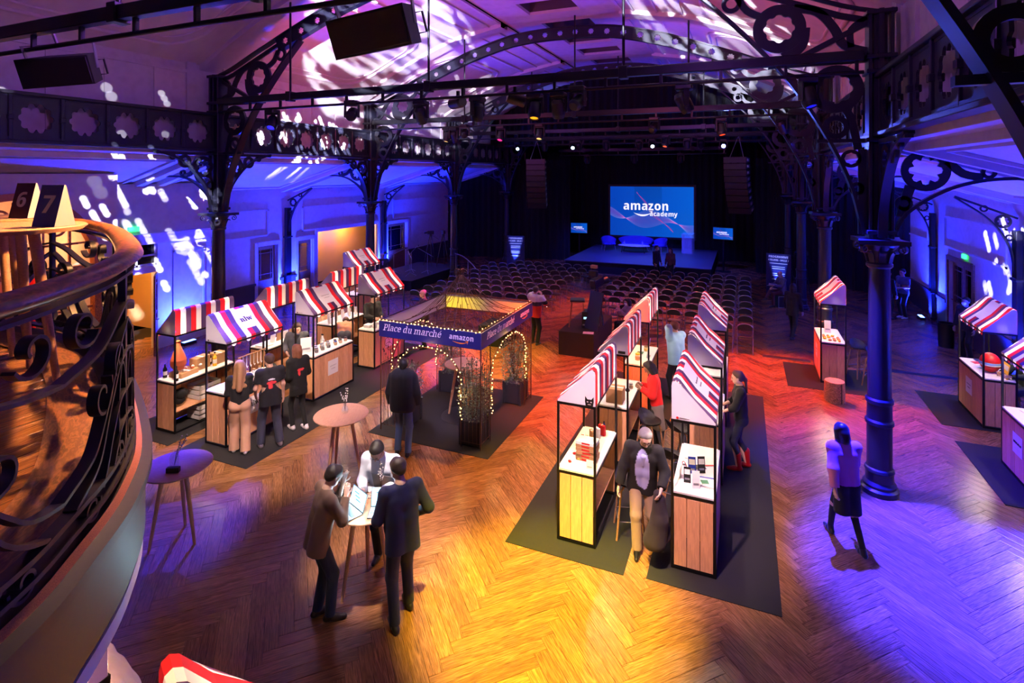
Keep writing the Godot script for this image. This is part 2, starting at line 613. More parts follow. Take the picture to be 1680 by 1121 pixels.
# ---------------------------------------------------------------- floor
func to_px(p: Vector3) -> Vector3:
	var cy := cos(0.4004)
	var sy := sin(0.4004)
	var d := -sy * p.x - cy * p.z
	if d < 0.1:
		return Vector3(-1, -1, 0)
	return Vector3(840.0 + 897.14 * (cy * p.x - sy * p.z) / d, 285.0 + 897.14 * (5.2 - p.y) / d, d)

func plank_mesh(mb: MB, p: Vector3, ang: float, L: float, w: float, tone: Color, uo: Vector2) -> void:
	mb.col = tone
	var u := Vector3(cos(ang), 0, sin(ang)) * (L * 0.5 - 0.0012)
	var s := Vector3(-sin(ang), 0, cos(ang)) * (w * 0.5 - 0.0012)
	var e := 0.002
	var un := u.normalized() * e
	var sn := s.normalized() * e
	var dn := Vector3(0, -0.0015, 0)
	var low := Vector3(0, -0.012, 0)
	var q := [p - u - s, p + u - s, p + u + s, p - u + s]
	var i := [p - u - s + un + sn, p + u - s - un + sn, p + u + s - un - sn, p - u + s + un - sn]
	var t := [uo, uo + Vector2(L, 0), uo + Vector2(L, w), uo + Vector2(0, w)]
	mb.quad(i[0], i[1], i[2], i[3], Vector3.UP, t[0], t[1], t[2], t[3])
	for k in 4:
		var k2 := (k + 1) % 4
		var o: Vector3 = (q[k] + q[k2]) * 0.5 - p
		mb.quad(i[k], i[k2], q[k2] + dn, q[k] + dn, o + Vector3.UP * o.length(), t[k], t[k2], t[k2], t[k])
		mb.quad(q[k] + dn, q[k2] + dn, q[k2] + low, q[k] + low, o, t[k], t[k2], t[k2], t[k])

func tones(r: RandomNumberGenerator) -> Color:
	var b := r.randf_range(0.62, 1.12)
	return Color(b, b * r.randf_range(0.9, 1.0), b * r.randf_range(0.8, 1.0))

func build_floor() -> void:
	var root := Node3D.new()
	root.name = "floor"
	add_child(root)
	root.set_meta("kind", "structure")
	root.set_meta("label", "herringbone oak parquet floor of the hall")
	obj("subfloor", MB.new().box(Vector3((WL + WR) * 0.5, -0.11, -16.5), Vector3(WR - WL + 2.4, 0.2, 39.0)), M.subfloor, root)
	var L := 1.28
	var w := 0.16
	var r := RandomNumberGenerator.new()
	r.seed = 11
	var near := []
	var field := MB.new()
	var h := sqrt(0.5)
	for j in range(-24, 24):
		for i in range(-170, 30):
			for k in 2:
				# pattern frame: (a, b) -> turned by 45 degrees so that the zigzags run along the hall
				var a := i * w + j * L + (L * 0.5 if k == 0 else w * 0.5)
				var b := i * w - j * L + (w * 0.5 if k == 0 else w + L * 0.5)
				var p := Vector3((a - b) * h - 5.6, 0, (a + b) * h)
				var tone := tones(r)
				var uo := Vector2(r.randf() * 9.0, r.randf() * 9.0)
				p.y = r.randf_range(-0.0006, 0.0)
				if p.x < WL - 0.3 or p.x > WR + 0.3 or p.z > 0.5 or p.z < -35.0:
					continue
				var ang := PI * 0.25 if k == 0 else -PI * 0.25
				var s := to_px(p)
				if s.z > 0.0 and s.x > -40 and s.x < 1720 and s.y < 1160 and near.size() < 100000:
					near.append([s.z, p, ang, tone, uo])
				else:
					plank_mesh(field, p, ang, L, w, tone, uo)
	near.sort_custom(func(x, y): return x[0] < y[0])
	var shapes := []
	for q in 8:
		var m := MB.new()
		plank_mesh(m, Vector3.ZERO, 0.0, L, w, tones(r), Vector2(r.randf() * 9.0, r.randf() * 9.0))
		shapes.append(m.mesh(true))
	for q in near.size():
		var e = near[q]
		if q < 290:
			var o := obj("plank", shapes[r.randi() % 8], M.oak_floor, root, e[1])
			o.rotation.y = -e[2]
		else:
			plank_mesh(field, e[1], e[2], L, w, e[3], e[4])
	var fo := obj("plank_field", field.mesh(true), M.oak_floor, root)
	fo.set_meta("kind", "stuff")

# ---------------------------------------------------------------- walls and ceilings
func slab(mb: MB, x0: float, y0: float, z0: float, x1: float, y1: float, z1: float) -> void:
	mb.box(Vector3(x0 + x1, y0 + y1, z0 + z1) * 0.5, Vector3(absf(x1 - x0), absf(y1 - y0), absf(z1 - z0)))

func build_shell() -> void:
	# left side wall with openings, seen between the columns
	var w := MB.new()
	slab(w, WL - 0.3, 0, -12.58, WL, 4.6, -15.75)
	slab(w, WL - 0.3, 2.35, -15.75, WL, 4.6, -16.65)
	slab(w, WL - 0.3, 0, -16.65, WL, 4.6, -17.85)
	slab(w, WL - 0.3, 2.35, -17.85, WL, 4.6, -18.65)
	slab(w, WL - 0.3, 0, -18.65, WL, 4.6, -19.0)
	slab(w, WL - 0.3, 2.62, -19.0, WL, 4.6, -23.2)
	slab(w, WL - 0.3, 0, -23.2, WL, 4.6, -24.2)
	slab(w, WL - 0.3, 2.5, -24.2, WL, 4.6, -25.9)
	slab(w, WL - 0.3, 0, -25.9, WL, 4.6, -35.0)
	struct("wall_left", w, M.plaster, "plaster side wall of the left aisle behind the stalls")
	w = MB.new()
	slab(w, -16.3, 0, -10.85, -16.0, 4.9, -12.6)
	slab(w, -16.3, 2.3, -9.1, -16.0, 2.5, -10.85)
	slab(w, -16.3, 3.3, -9.1, -16.0, 4.9, -10.85)
	slab(w, -17.7, 0, -12.58, -16.31, 4.9, -12.3)
	struct("wall_left_vestibule", w, M.plaster, "projecting panelled wall beside the wooden side door")
	w = MB.new()
	# front wall with the arched opening: built as strips round the arch
	var ac := Vector3(-15.0, 2.35, -6.9)
	var pts := PackedVector2Array()
	pts.append(Vector2(-2.2, -2.35)); pts.append(Vector2(-1.75, -2.35)); pts.append(Vector2(-1.75, 0.55))
	for i in 17:
		var a := PI - PI * i / 16.0
		pts.append(Vector2(cos(a) * 1.75, 0.55 + sin(a) * 1.85))
	pts.append(Vector2(1.75, -2.35)); pts.append(Vector2(9.0, -2.35)); pts.append(Vector2(9.0, 2.85)); pts.append(Vector2(-2.2, 2.85))
	w.prism(ac + Vector3(-0.15, 0, 0), Vector3(0, 0, 1), Vector3(0, 1, 0), pts, 0.3)
	slab(w, -16.0, 0, -9.08, -15.31, 5.2, -8.8)
	struct("wall_left_front", w, M.plaster, "front part of the left wall round the arched window")
	# right side wall
	w = MB.new()
	slab(w, WR, 0, 1.0, WR + 0.3, 4.6, -20.4)
	slab(w, WR, 2.35, -20.4, WR + 0.3, 4.6, -22.4)
	slab(w, WR, 0, -22.4, WR + 0.3, 4.6, -35.0)
	struct("wall_right", w, M.plaster, "plaster side wall of the right aisle")
	# dado and rails on the side walls
	w = MB.new()
	for a in [[-12.7, -15.6], [-16.8, -17.7], [-25.95, -34.9]]:
		slab(w, WL, 0, a[0], WL + 0.04, 0.86, a[1])
		slab(w, WL, 0.86, a[0], WL + 0.07, 0.95, a[1])
	struct("baseboard_left", w, M.dado, "dark dado along the left wall")
	w = MB.new()
	for a in [[-6.0, -20.2], [-22.6, -34.9]]:
		slab(w, WR - 0.04, 0, a[0], WR, 0.86, a[1])
		slab(w, WR - 0.07, 0.86, a[0], WR, 0.95, a[1])
	struct("baseboard_right", w, M.dado, "dark dado along the right wall")
	# cornices and raised wall panels
	for sgn in [1.0, -1.0]:
		var x := WL if sgn > 0 else WR
		w = MB.new()
		slab(w, x, 4.28, -12.6 if sgn > 0 else -6.0, x + 0.16 * sgn, 4.6, -34.9)
		slab(w, x, 4.18, -12.6 if sgn > 0 else -6.0, x + 0.08 * sgn, 4.3, -34.9)
		for k in 3:
			var z0: float = ZC[k + 1] - 0.9
			var z1: float = ZC[k + 2] + 0.9
			if sgn > 0 and k == 0:
				z0 = -12.9
			if sgn > 0 and k == 2:
				z1 = -34.0
			for e in [[3.72, z0, 3.78, z1], [2.72, z0, 2.78, z1], [2.72, z0, 3.78, z0 - 0.06], [2.72, z1 + 0.06, 3.78, z1]]:
				slab(w, x, e[0], e[1], x + 0.04 * sgn, e[2], e[3])
		struct("trim_1" if sgn > 0 else "trim_2", w, M.plaster, "cornice and panel mouldings of the %s side wall" % ("left" if sgn > 0 else "right"))
	w = MB.new()
	for e in [[0.3, -11.3, 2.85, -11.36], [0.3, -12.3, 2.85, -12.36], [2.8, -11.3, 2.86, -12.36], [0.3, -11.3, 0.36, -12.36]]:
		slab(w, -16.0, e[0], e[1], -15.96, e[2], e[3])
	slab(w, -16.0, 3.15, -9.1, -15.86, 3.38, -12.6)
	slab(w, -16.0, 3.38, -9.1, -15.8, 3.46, -12.6)
	struct("trim_3", w, M.plaster, "moulded frame on the projecting left wall")
	# nave walls above the aisles, with flat pilaster strips
	for sgn in [1.0, -1.0]:
		var x := XL - 0.38 if sgn > 0 else XR + 0.38
		w = MB.new()
		slab(w, x, 5.55, 1.0, x - 0.25 * sgn, 8.4, -30.3)
		for k in 5:
			var z0: float = ZC[k]
			for q in [-0.55, 0.55]:
				slab(w, x, 5.9, z0 + q - 0.13, x + 0.06 * sgn, 8.4, z0 + q + 0.13)
			for q in [1.6, 2.75, 3.9, 5.05]:
				slab(w, x, 6.0, z0 - q - 0.02, x + 0.03 * sgn, 7.9, z0 - q + 0.02)
			slab(w, x, 7.86, z0 - 0.6, x + 0.05 * sgn, 7.95, z0 - 6.0)
		struct("wall_clerestory_left" if sgn > 0 else "wall_clerestory_right", w, M.plaster, "panelled plaster wall above the %s arcade" % ("left" if sgn > 0 else "right"))
	# aisle ceilings: one sloping slab for each side, with ribs at the columns
	for sgn in [1.0, -1.0]:
		var xi := XL - 0.2 if sgn > 0 else XR + 0.2
		var xo := WL - 0.1 if sgn > 0 else WR + 0.1
		w = MB.new()
		var a := Vector3(xi, 5.72, 1.0)
		var b := Vector3(xo, 4.52, 1.0)
		var c := Vector3(xo, 4.52, -34.9)
		var d := Vector3(xi, 5.72, -34.9)
		var up := Vector3(0, 0.18, 0)
		w.quad(a, b, c, d, Vector3.DOWN)
		w.quad(a + up, b + up, c + up, d + up, Vector3.UP)
		w.quad(a, d, d + up, a + up, Vector3(sgn, 0, 0))
		w.quad(b, c, c + up, b + up, Vector3(-sgn, 0, 0))
		for k in range(1, 5):
			for q in [-0.32, 0.32]:
				var p := Vector3(xi, 5.66, ZC[k] + q)
				var e := Vector3(xo, 4.46, ZC[k] + q)
				w.bar(p, e, 0.2, 0.16)
			for q in [[-0.75, -5.8]]:
				for z in q:
					w.bar(Vector3(xi - 0.5 * sgn, 5.54, ZC[k - 1] + z), Vector3(xo + 0.4 * sgn, 4.62, ZC[k - 1] + z), 0.06, 0.06)
				w.bar(Vector3(xi - 0.5 * sgn, 5.54, ZC[k - 1] - 0.75), Vector3(xi - 0.5 * sgn, 5.54, ZC[k - 1] - 5.8), 0.06, 0.06)
				w.bar(Vector3(xo + 0.55 * sgn, 4.66, ZC[k - 1] - 0.75), Vector3(xo + 0.55 * sgn, 4.66, ZC[k - 1] - 5.8), 0.06, 0.06)
		struct("ceiling_aisle_left" if sgn > 0 else "ceiling_aisle_right", w, M.ceiling_plaster, "sloping plaster ceiling of the %s aisle" % ("left" if sgn > 0 else "right"))
	build_nave_ceiling()
	# end wall behind the balcony and black drapes at the stage end
	w = MB.new()
	slab(w, WL - 0.3, 0, 1.3, WR + 0.3, 11.0, 1.0)
	struct("wall_front", w, M.plaster, "end wall behind the balcony")
	drape("wall_back", Vector3(WL, 0, -34.9), Vector3(WR, 0, -35.2), 10.6, "black drapes closing the hall behind the stage")
	drape("wall_back_left", Vector3(WL, 0, -30.6), Vector3(-9.6, 0, -31.6), 6.0, "black drapes closing the left aisle beside the stage")
	drape("wall_back_right", Vector3(0.6, 0, -31.6), Vector3(WR, 0, -27.0), 6.0, "black drapes closing the right aisle beside the stage")
	drape("ceiling_border", Vector3(XL - 0.3, 6.7, -28.6), Vector3(XR + 0.3, 6.7, -28.6), 4.0, "black border drape above the stage")

func drape(called: String, a: Vector3, b: Vector3, h: float, label: String) -> void:
	var w := MB.new()
	var u := (b - a).normalized()
	var nn := u.cross(Vector3.UP)
	var len := a.distance_to(b)
	var k := int(len / 0.09)
	for i in k:
		var s0 := len * i / k
		var s1 := len * (i + 1) / k
		var f0 := sin(s0 * 16.0) * 0.06 + sin(s0 * 5.3) * 0.04
		var f1 := sin(s1 * 16.0) * 0.06 + sin(s1 * 5.3) * 0.04
		var p := a + u * s0 + nn * f0
		var q := a + u * s1 + nn * f1
		w.quad(p, q, q + Vector3(0, h, 0), p + Vector3(0, h, 0), -nn)
	struct(called, w, M.drape, label)

# height of the nave ceiling at a distance from the axis
func vault_y(o: float) -> float:
	var a := absf(o)
	if a < 2.0:
		return 10.35
	if a < 3.9:
		return lerpf(10.3, 9.95, (a - 2.0) / 1.9)
	var s := (a - 3.9) / 3.95
	return 9.95 - 1.75 * s * (0.75 + 0.25 * s)

func build_nave_ceiling() -> void:
	var w := MB.new()
	var offs := [-8.0, -7.4, -6.6, -5.8, -5.0, -4.4, -3.9, -3.0, -2.0, 2.0, 3.0, 3.9, 4.4, 5.0, 5.8, 6.6, 7.4, 8.0]
	var zs := [1.2]
	for k in 4:
		zs.append(ZC[k] + 0.28)
		zs.append(ZC[k] - 0.28)
	zs.append(-30.5)
	for i in offs.size() - 1:
		var o0: float = offs[i]
		var o1: float = offs[i + 1]
		for j in zs.size() - 1:
			if o0 == -2.0:
				continue
			var d := -0.14 if j % 2 == 1 else 0.0
			var y0 := vault_y(o0) + d
			var y1 := vault_y(o1) + d
			w.quad(Vector3(XC + o0, y0, zs[j]), Vector3(XC + o1, y1, zs[j]), Vector3(XC + o1, y1, zs[j + 1]), Vector3(XC + o0, y0, zs[j + 1]), Vector3.DOWN)
			if j % 2 == 1:
				for e in [j, j + 1]:
					w.quad(Vector3(XC + o0, y0, zs[e]), Vector3(XC + o1, y1, zs[e]), Vector3(XC + o1, y1 + 0.14, zs[e]), Vector3(XC + o0, y0 + 0.14, zs[e]), Vector3(0, 0, 1.0 if e == j else -1.0))
	# flat middle with the coffer openings
	var cz := []
	for k in 4:
		for q in [1.15, 3.28, 5.4]:
			cz.append(ZC[k] - q)
	cz.append(-1.0)
	cz.sort()
	var z_prev := -30.5
	for z in cz:
		slab(w, XC - 2.0, 10.35, z_prev, XC + 2.0, 10.45, z - 0.62)
		slab(w, XC - 2.0, 10.35, z - 0.62, XC - 0.85, 10.45, z + 0.62)
		slab(w, XC + 0.85, 10.35, z - 0.62, XC + 2.0, 10.45, z + 0.62)
		z_prev = z + 0.62
	slab(w, XC - 2.0, 10.35, z_prev, XC + 2.0, 10.45, 1.2)
	# mouldings along the flat part
	for sgn in [-1.0, 1.0]:
		for a in [[2.05, 0.1, 0.07], [2.45, 0.06, 0.06], [3.15, 0.06, 0.05], [3.85, 0.12, 0.08]]:
			for k in 4:
				w.bar(Vector3(XC + sgn * a[0], vault_y(a[0]) - 0.02, ZC[k] - 0.28), Vector3(XC + sgn * a[0], vault_y(a[0]) - 0.02, ZC[k + 1] + 0.28), a[1], a[2])
		# rounded panels of the coves
		for k in range(-1, 4):
			var za: float = ZC[k] - 0.95 if k >= 0 else 1.0
			var zb: float = ZC[k + 1] + 0.95
			for ins in [0.0, 0.2]:
				var path := []
				var lo: float = 4.5 + ins
				var hi: float = 7.5 - ins
				var z0: float = za - ins
				var z1: float = zb + ins
				var rr := 0.8
				for c in [[hi - rr, z0 - rr, 0.0], [lo + rr, z0 - rr, 0.5], [lo + rr, z1 + rr, 1.0], [hi - rr, z1 + rr, 1.5]]:
					for i in 7:
						var an: float = PI * (c[2] + 0.5 * i / 6.0)
						var o: float = c[0] + cos(an) * rr
						path.append(Vector3(XC + sgn * o, vault_y(o) - 0.015, c[1] + sin(an) * rr))
				# subdivide the long sides so that they follow the cove
				var fine := []
				for i in path.size():
					var p: Vector3 = path[i]
					var q: Vector3 = path[(i + 1) % path.size()]
					for s in 4:
						var m := p.lerp(q, s / 4.0)
						m.y = vault_y(m.x - XC) - 0.015
						fine.append(m)
				fine.append(fine[0])
				w.tube(fine, 0.055 if ins == 0.0 else 0.03, 6, false)
	struct("ceiling", w, M.ceiling_plaster, "coved plaster ceiling of the nave with rectangular coffers")
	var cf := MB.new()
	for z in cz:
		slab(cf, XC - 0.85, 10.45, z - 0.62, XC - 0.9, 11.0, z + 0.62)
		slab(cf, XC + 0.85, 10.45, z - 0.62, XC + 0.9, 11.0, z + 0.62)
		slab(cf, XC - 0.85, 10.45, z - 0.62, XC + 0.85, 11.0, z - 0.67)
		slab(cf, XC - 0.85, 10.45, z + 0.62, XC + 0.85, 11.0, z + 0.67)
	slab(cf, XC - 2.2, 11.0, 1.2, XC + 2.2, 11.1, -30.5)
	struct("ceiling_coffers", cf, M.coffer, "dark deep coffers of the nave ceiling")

# ---------------------------------------------------------------- iron columns, girders and arches
const ORD := ["first", "second", "third", "fourth", "fifth"]

func rib_y(o: float) -> float:
	# top line of the arch
	var pts := [[0.0, 10.0], [1.7, 9.9], [3.3, 9.5], [4.6, 9.02], [5.85, 8.52], [7.6, 7.87]]
	var a := absf(o)
	for i in pts.size() - 1:
		if a <= pts[i + 1][0]:
			var s: float = (a - pts[i][0]) / (pts[i + 1][0] - pts[i][0])
			var p: float = pts[maxi(i - 1, 0)][1] if i > 0 else 9.9
			var e: float = pts[mini(i + 2, pts.size() - 1)][1]
			return cubic_interpolate(pts[i][1], pts[i + 1][1], p, e, s)
	return 7.87

func build_iron() -> void:
	var shaft := MB.new()
	shaft.lathe(Vector3.ZERO, [Vector2(0.0, 0.0), Vector2(0.27, 0.0), Vector2(0.27, 0.08), Vector2(0.235, 0.11), Vector2(0.24, 0.15), Vector2(0.2, 0.2), Vector2(0.2, 0.34), Vector2(0.215, 0.36), Vector2(0.205, 0.4), Vector2(0.185, 0.42)], 24)
	var basem := shaft.mesh()
	shaft = MB.new()
	shaft.lathe(Vector3.ZERO, [Vector2(0.18, 0.42), Vector2(0.18, 1.1), Vector2(0.205, 1.12), Vector2(0.205, 1.17), Vector2(0.18, 1.2), Vector2(0.178, 1.45), Vector2(0.2, 1.47), Vector2(0.2, 1.52), Vector2(0.175, 1.55)], 24)
	shaft.lathe(Vector3.ZERO, [Vector2(0.172, 1.55), Vector2(0.155, 3.68)], 64, Basis(), 16)
	shaft.lathe(Vector3.ZERO, [Vector2(0.16, 3.66), Vector2(0.19, 3.69), Vector2(0.19, 3.73), Vector2(0.16, 3.76)], 24)
	var shaftm := shaft.mesh()
	var cap := MB.new()
	cap.lathe(Vector3.ZERO, [Vector2(0.16, 3.74), Vector2(0.17, 3.85), Vector2(0.2, 3.95), Vector2(0.27, 4.04), Vector2(0.3, 4.06)], 20)
	for k in 8:
		var a := TAU * k / 8.0
		var d := Vector3(cos(a), 0, sin(a))
		var s := Vector3(-sin(a), 0, cos(a))
		cap.strap(spline([Vector3(0, 3.76, 0) + d * 0.17, Vector3(0, 3.88, 0) + d * 0.2, Vector3(0, 3.95, 0) + d * 0.25, Vector3(0, 3.92, 0) + d * 0.285], 4), 0.09, 0.02, s)
	for k in 4:
		var a := TAU * (k + 0.5) / 4.0
		var d := Vector3(cos(a), 0, sin(a))
		var s := Vector3(-sin(a), 0, cos(a))
		cap.strap(spiral(Vector3(0, 3.99, 0) + d * 0.37, d, Vector3.UP, 0.075, 0.015, PI * 0.6, -PI * 2.2, 18), 0.06, 0.018, s)
	var ab := PackedVector2Array()
	for k in 4:
		var c := Vector2(cos(TAU * (k + 0.5) / 4), sin(TAU * (k + 0.5) / 4)) * 0.5
		var nx := Vector2(cos(TAU * (k + 1.5) / 4), sin(TAU * (k + 1.5) / 4)) * 0.5
		for i in 8:
			var s := i / 8.0
			ab.append(c.lerp(nx, s) * (1.0 - 0.16 * sin(PI * s)))
	cap.prism(Vector3(0, 4.1, 0), Vector3.RIGHT, Vector3.BACK, ab, 0.07)
	var capm := cap.mesh()
	var pier := MB.new()
	pier.box(Vector3(0, (CAP + PT) * 0.5, 0), Vector3(0.2, PT - CAP, 0.16))
	for sx in [-1.0, 1.0]:
		pier.box(Vector3(sx * 0.15, (CAP + PT) * 0.5, 0), Vector3(0.05, PT - CAP, 0.34), Basis(), 0.008)
	pier.box(Vector3(0, (CAP + PT) * 0.5, 0), Vector3(0.07, PT - CAP, 0.36))
	for y in [4.25, 5.75, 6.86, 7.1, 7.82]:
		pier.box(Vector3(0, y, 0), Vector3(0.42, 0.07, 0.42), Basis(), 0.01)
	var pierm := pier.mesh()
	# bracket under the girder, along +z
	var bz := bracket_long()
	var bx := bracket_aisle()
	for side in 2:
		for k in ZC.size():
			var x := XL if side == 0 else XR
			var o := thing("iron_column", "dark cast iron column of the %s arcade, %s from the balcony" % [["left", "right"][side], ORD[k]], "column", Vector3(x, 0, ZC[k]), 0.0, "iron columns of the hall")
			obj("base", basem, M.iron, o)
			obj("shaft", shaftm, M.iron, o)
			obj("capital", capm, M.iron, o)
			obj("pier", pierm, M.iron, o)
			for s in [0.0, PI]:
				obj("bracket", bz, M.iron, o).rotation.y = s
			var b := obj("aisle_bracket", bx, M.iron, o)
			b.rotation.y = 0.0 if side == 1 else PI
	build_girders()
	build_arches()
	# wall pilasters with small brackets opposite the columns
	var pil := MB.new()
	pil.box(Vector3(0, 1.9, 0), Vector3(0.14, 3.8, 0.26), Basis(), 0.01)
	for y in [0.1, 1.0, 2.6]:
		pil.box(Vector3(0, y, 0), Vector3(0.2, 0.07, 0.34), Basis(), 0.01)
	var pilm := pil.mesh()
	var pb := MB.new()
	pb.strap(spline([Vector3(0.05, 2.7, 0), Vector3(0.16, 3.4, 0), Vector3(0.55, 4.05, 0), Vector3(1.25, 4.6, 0)], 6), 0.1, 0.035, Vector3.BACK)
	pb.strap([Vector3(0.0, 4.1, 0), Vector3(1.25, 4.62, 0)], 0.06, 0.05, Vector3.BACK)
	pb.ring(Vector3(0.28, 4.02, 0), Vector3.RIGHT, Vector3.UP, circle(0.17, 32), flower(0.12, 32), 0.04)
	pb.ring(Vector3(0.66, 4.33, 0), Vector3.RIGHT, Vector3.UP, circle(0.085, 24), circle(0.05, 24), 0.04)
	pb.ring(Vector3(0.16, 3.62, 0), Vector3.RIGHT, Vector3.UP, circle(0.085, 24), circle(0.05, 24), 0.04)
	var pbm := pb.mesh()
	for side in 2:
		for k in [2, 3] if side == 0 else [1, 2, 3]:
			var o := thing("wall_pilaster", "slim iron pilaster with a bracket on the %s wall, opposite the %s column" % [["left", "right"][side], ORD[k]], "pilaster", Vector3(WL + 0.12 if side == 0 else WR - 0.12, 0, ZC[k]), 0.0 if side == 0 else PI, "wall pilasters")
			obj("post", pilm, M.iron, o)
			obj("bracket", pbm, M.iron, o)

func bracket_long() -> ArrayMesh:
	var m := MB.new()
	var F := Vector3.RIGHT
	var U := Vector3.BACK
	m.strap(spline([Vector3(0, 4.18, 0.2), Vector3(0, 4.75, 0.34), Vector3(0, 5.2, 0.66), Vector3(0, 5.55, 1.1), Vector3(0, 5.76, 1.75)], 6), 0.13, 0.05, F)
	m.strap([Vector3(0, 5.72, 0.15), Vector3(0, 5.72, 1.75)], 0.1, 0.07, F)
	m.ring(Vector3(0, 5.38, 0.47), U, Vector3.UP, circle(0.28, 32), flower(0.19, 32), 0.05)
	m.ring(Vector3(0, 5.52, 0.98), U, Vector3.UP, circle(0.17, 24), circle(0.09, 24), 0.05)
	m.ring(Vector3(0, 4.88, 0.27), U, Vector3.UP, circle(0.13, 24), circle(0.06, 24), 0.05)
	m.ring(Vector3(0, 5.63, 1.32), U, Vector3.UP, circle(0.09, 20), circle(0.04, 20), 0.05)
	m.strap(spline([Vector3(0, 4.6, 0.18), Vector3(0, 5.05, 0.24), Vector3(0, 5.14, 0.4)], 5), 0.05, 0.07, F)
	m.strap([Vector3(0, 4.3, 0.2), Vector3(0, 4.8, 0.24)], 0.05, 0.1, F)
	m.strap(spline([Vector3(0, 5.6, 0.65), Vector3(0, 5.4, 0.8), Vector3(0, 5.4, 0.95)], 4), 0.05, 0.07, F)
	return m.mesh()

func bracket_aisle() -> ArrayMesh:
	var m := MB.new()
	var F := Vector3.BACK
	m.strap(spline([Vector3(0.2, 4.18, 0), Vector3(0.36, 4.55, 0), Vector3(0.85, 4.92, 0), Vector3(1.4, 5.1, 0), Vector3(2.1, 5.13, 0)], 6), 0.1, 0.05, F)
	m.ring(Vector3(0.62, 5.25, 0), Vector3.RIGHT, Vector3.UP, circle(0.33, 32), flower(0.23, 32), 0.05)
	m.ring(Vector3(1.42, 5.22, 0), Vector3.RIGHT, Vector3.UP, circle(0.1, 24), circle(0.05, 24), 0.05)
	m.ring(Vector3(0.33, 4.72, 0), Vector3.RIGHT, Vector3.UP, circle(0.12, 24), circle(0.06, 24), 0.05)
	m.strap(spline([Vector3(0.3, 4.5, 0), Vector3(0.36, 4.8, 0), Vector3(0.42, 5.0, 0)], 4), 0.05, 0.14, F)
	m.strap(spline([Vector3(0.9, 5.4, 0), Vector3(1.1, 5.2, 0), Vector3(1.35, 5.14, 0)], 4), 0.05, 0.12, F)
	m.strap([Vector3(0.15, 5.62, 0), Vector3(1.0, 5.42, 0)], 0.08, 0.05, F)
	return m.mesh()

func build_girders() -> void:
	var n_p := 7
	var pw := 6.2 / n_p
	var pan := MB.new().ring(Vector3.ZERO, Vector3.BACK, Vector3.UP, rect_pts(pw * 0.5 - 0.03, 0.45, 48), flower(0.31, 48, 10), 0.035).mesh()
	var beadm := MB.new().box(Vector3.ZERO, Vector3(0.06, 0.03, pw - 0.12)).mesh()
	var post := MB.new()
	post.box(Vector3(0, 0, 0), Vector3(0.11, 0.96, 0.07), Basis(), 0.008)
	post.box(Vector3(0, 0.0, 0), Vector3(0.16, 0.1, 0.1), Basis(), 0.01)
	var postm := post.mesh()
	var rail := MB.new()
	rail.box(Vector3(0, GT - 0.03, 0), Vector3(0.2, 0.07, 6.3), Basis(), 0.01)
	rail.box(Vector3(0, GB + 0.03, 0), Vector3(0.24, 0.07, 6.3), Basis(), 0.01)
	rail.box(Vector3(0, GB + 0.1, 0), Vector3(0.1, 0.06, 6.3))
	var railm := rail.mesh()
	for side in 2:
		for k in range(0, 5):
			var z: float = ZC[k] + 3.28 if k > 0 else ZC[0] + 3.28
			var o := thing("iron_girder", "dark iron girder with flower cut-outs on the %s arcade, %s bay from the balcony" % [["left", "right"][side], ORD[k]], "girder", Vector3(XL if side == 0 else XR, 0, z), 0.0, "openwork girders")
			obj("rail", railm, M.iron, o)
			for i in n_p:
				var zz := (i - (n_p - 1) * 0.5) * pw
				var p := obj("panel", pan, M.iron, o, Vector3(0, (GB + GT) * 0.5, zz))
				for e in [-0.415, 0.415]:
					obj("bead", beadm, M.iron, p, Vector3(0, e, 0))
				obj("post", postm, M.iron, o, Vector3(0, (GB + GT) * 0.5, zz + pw * 0.5))

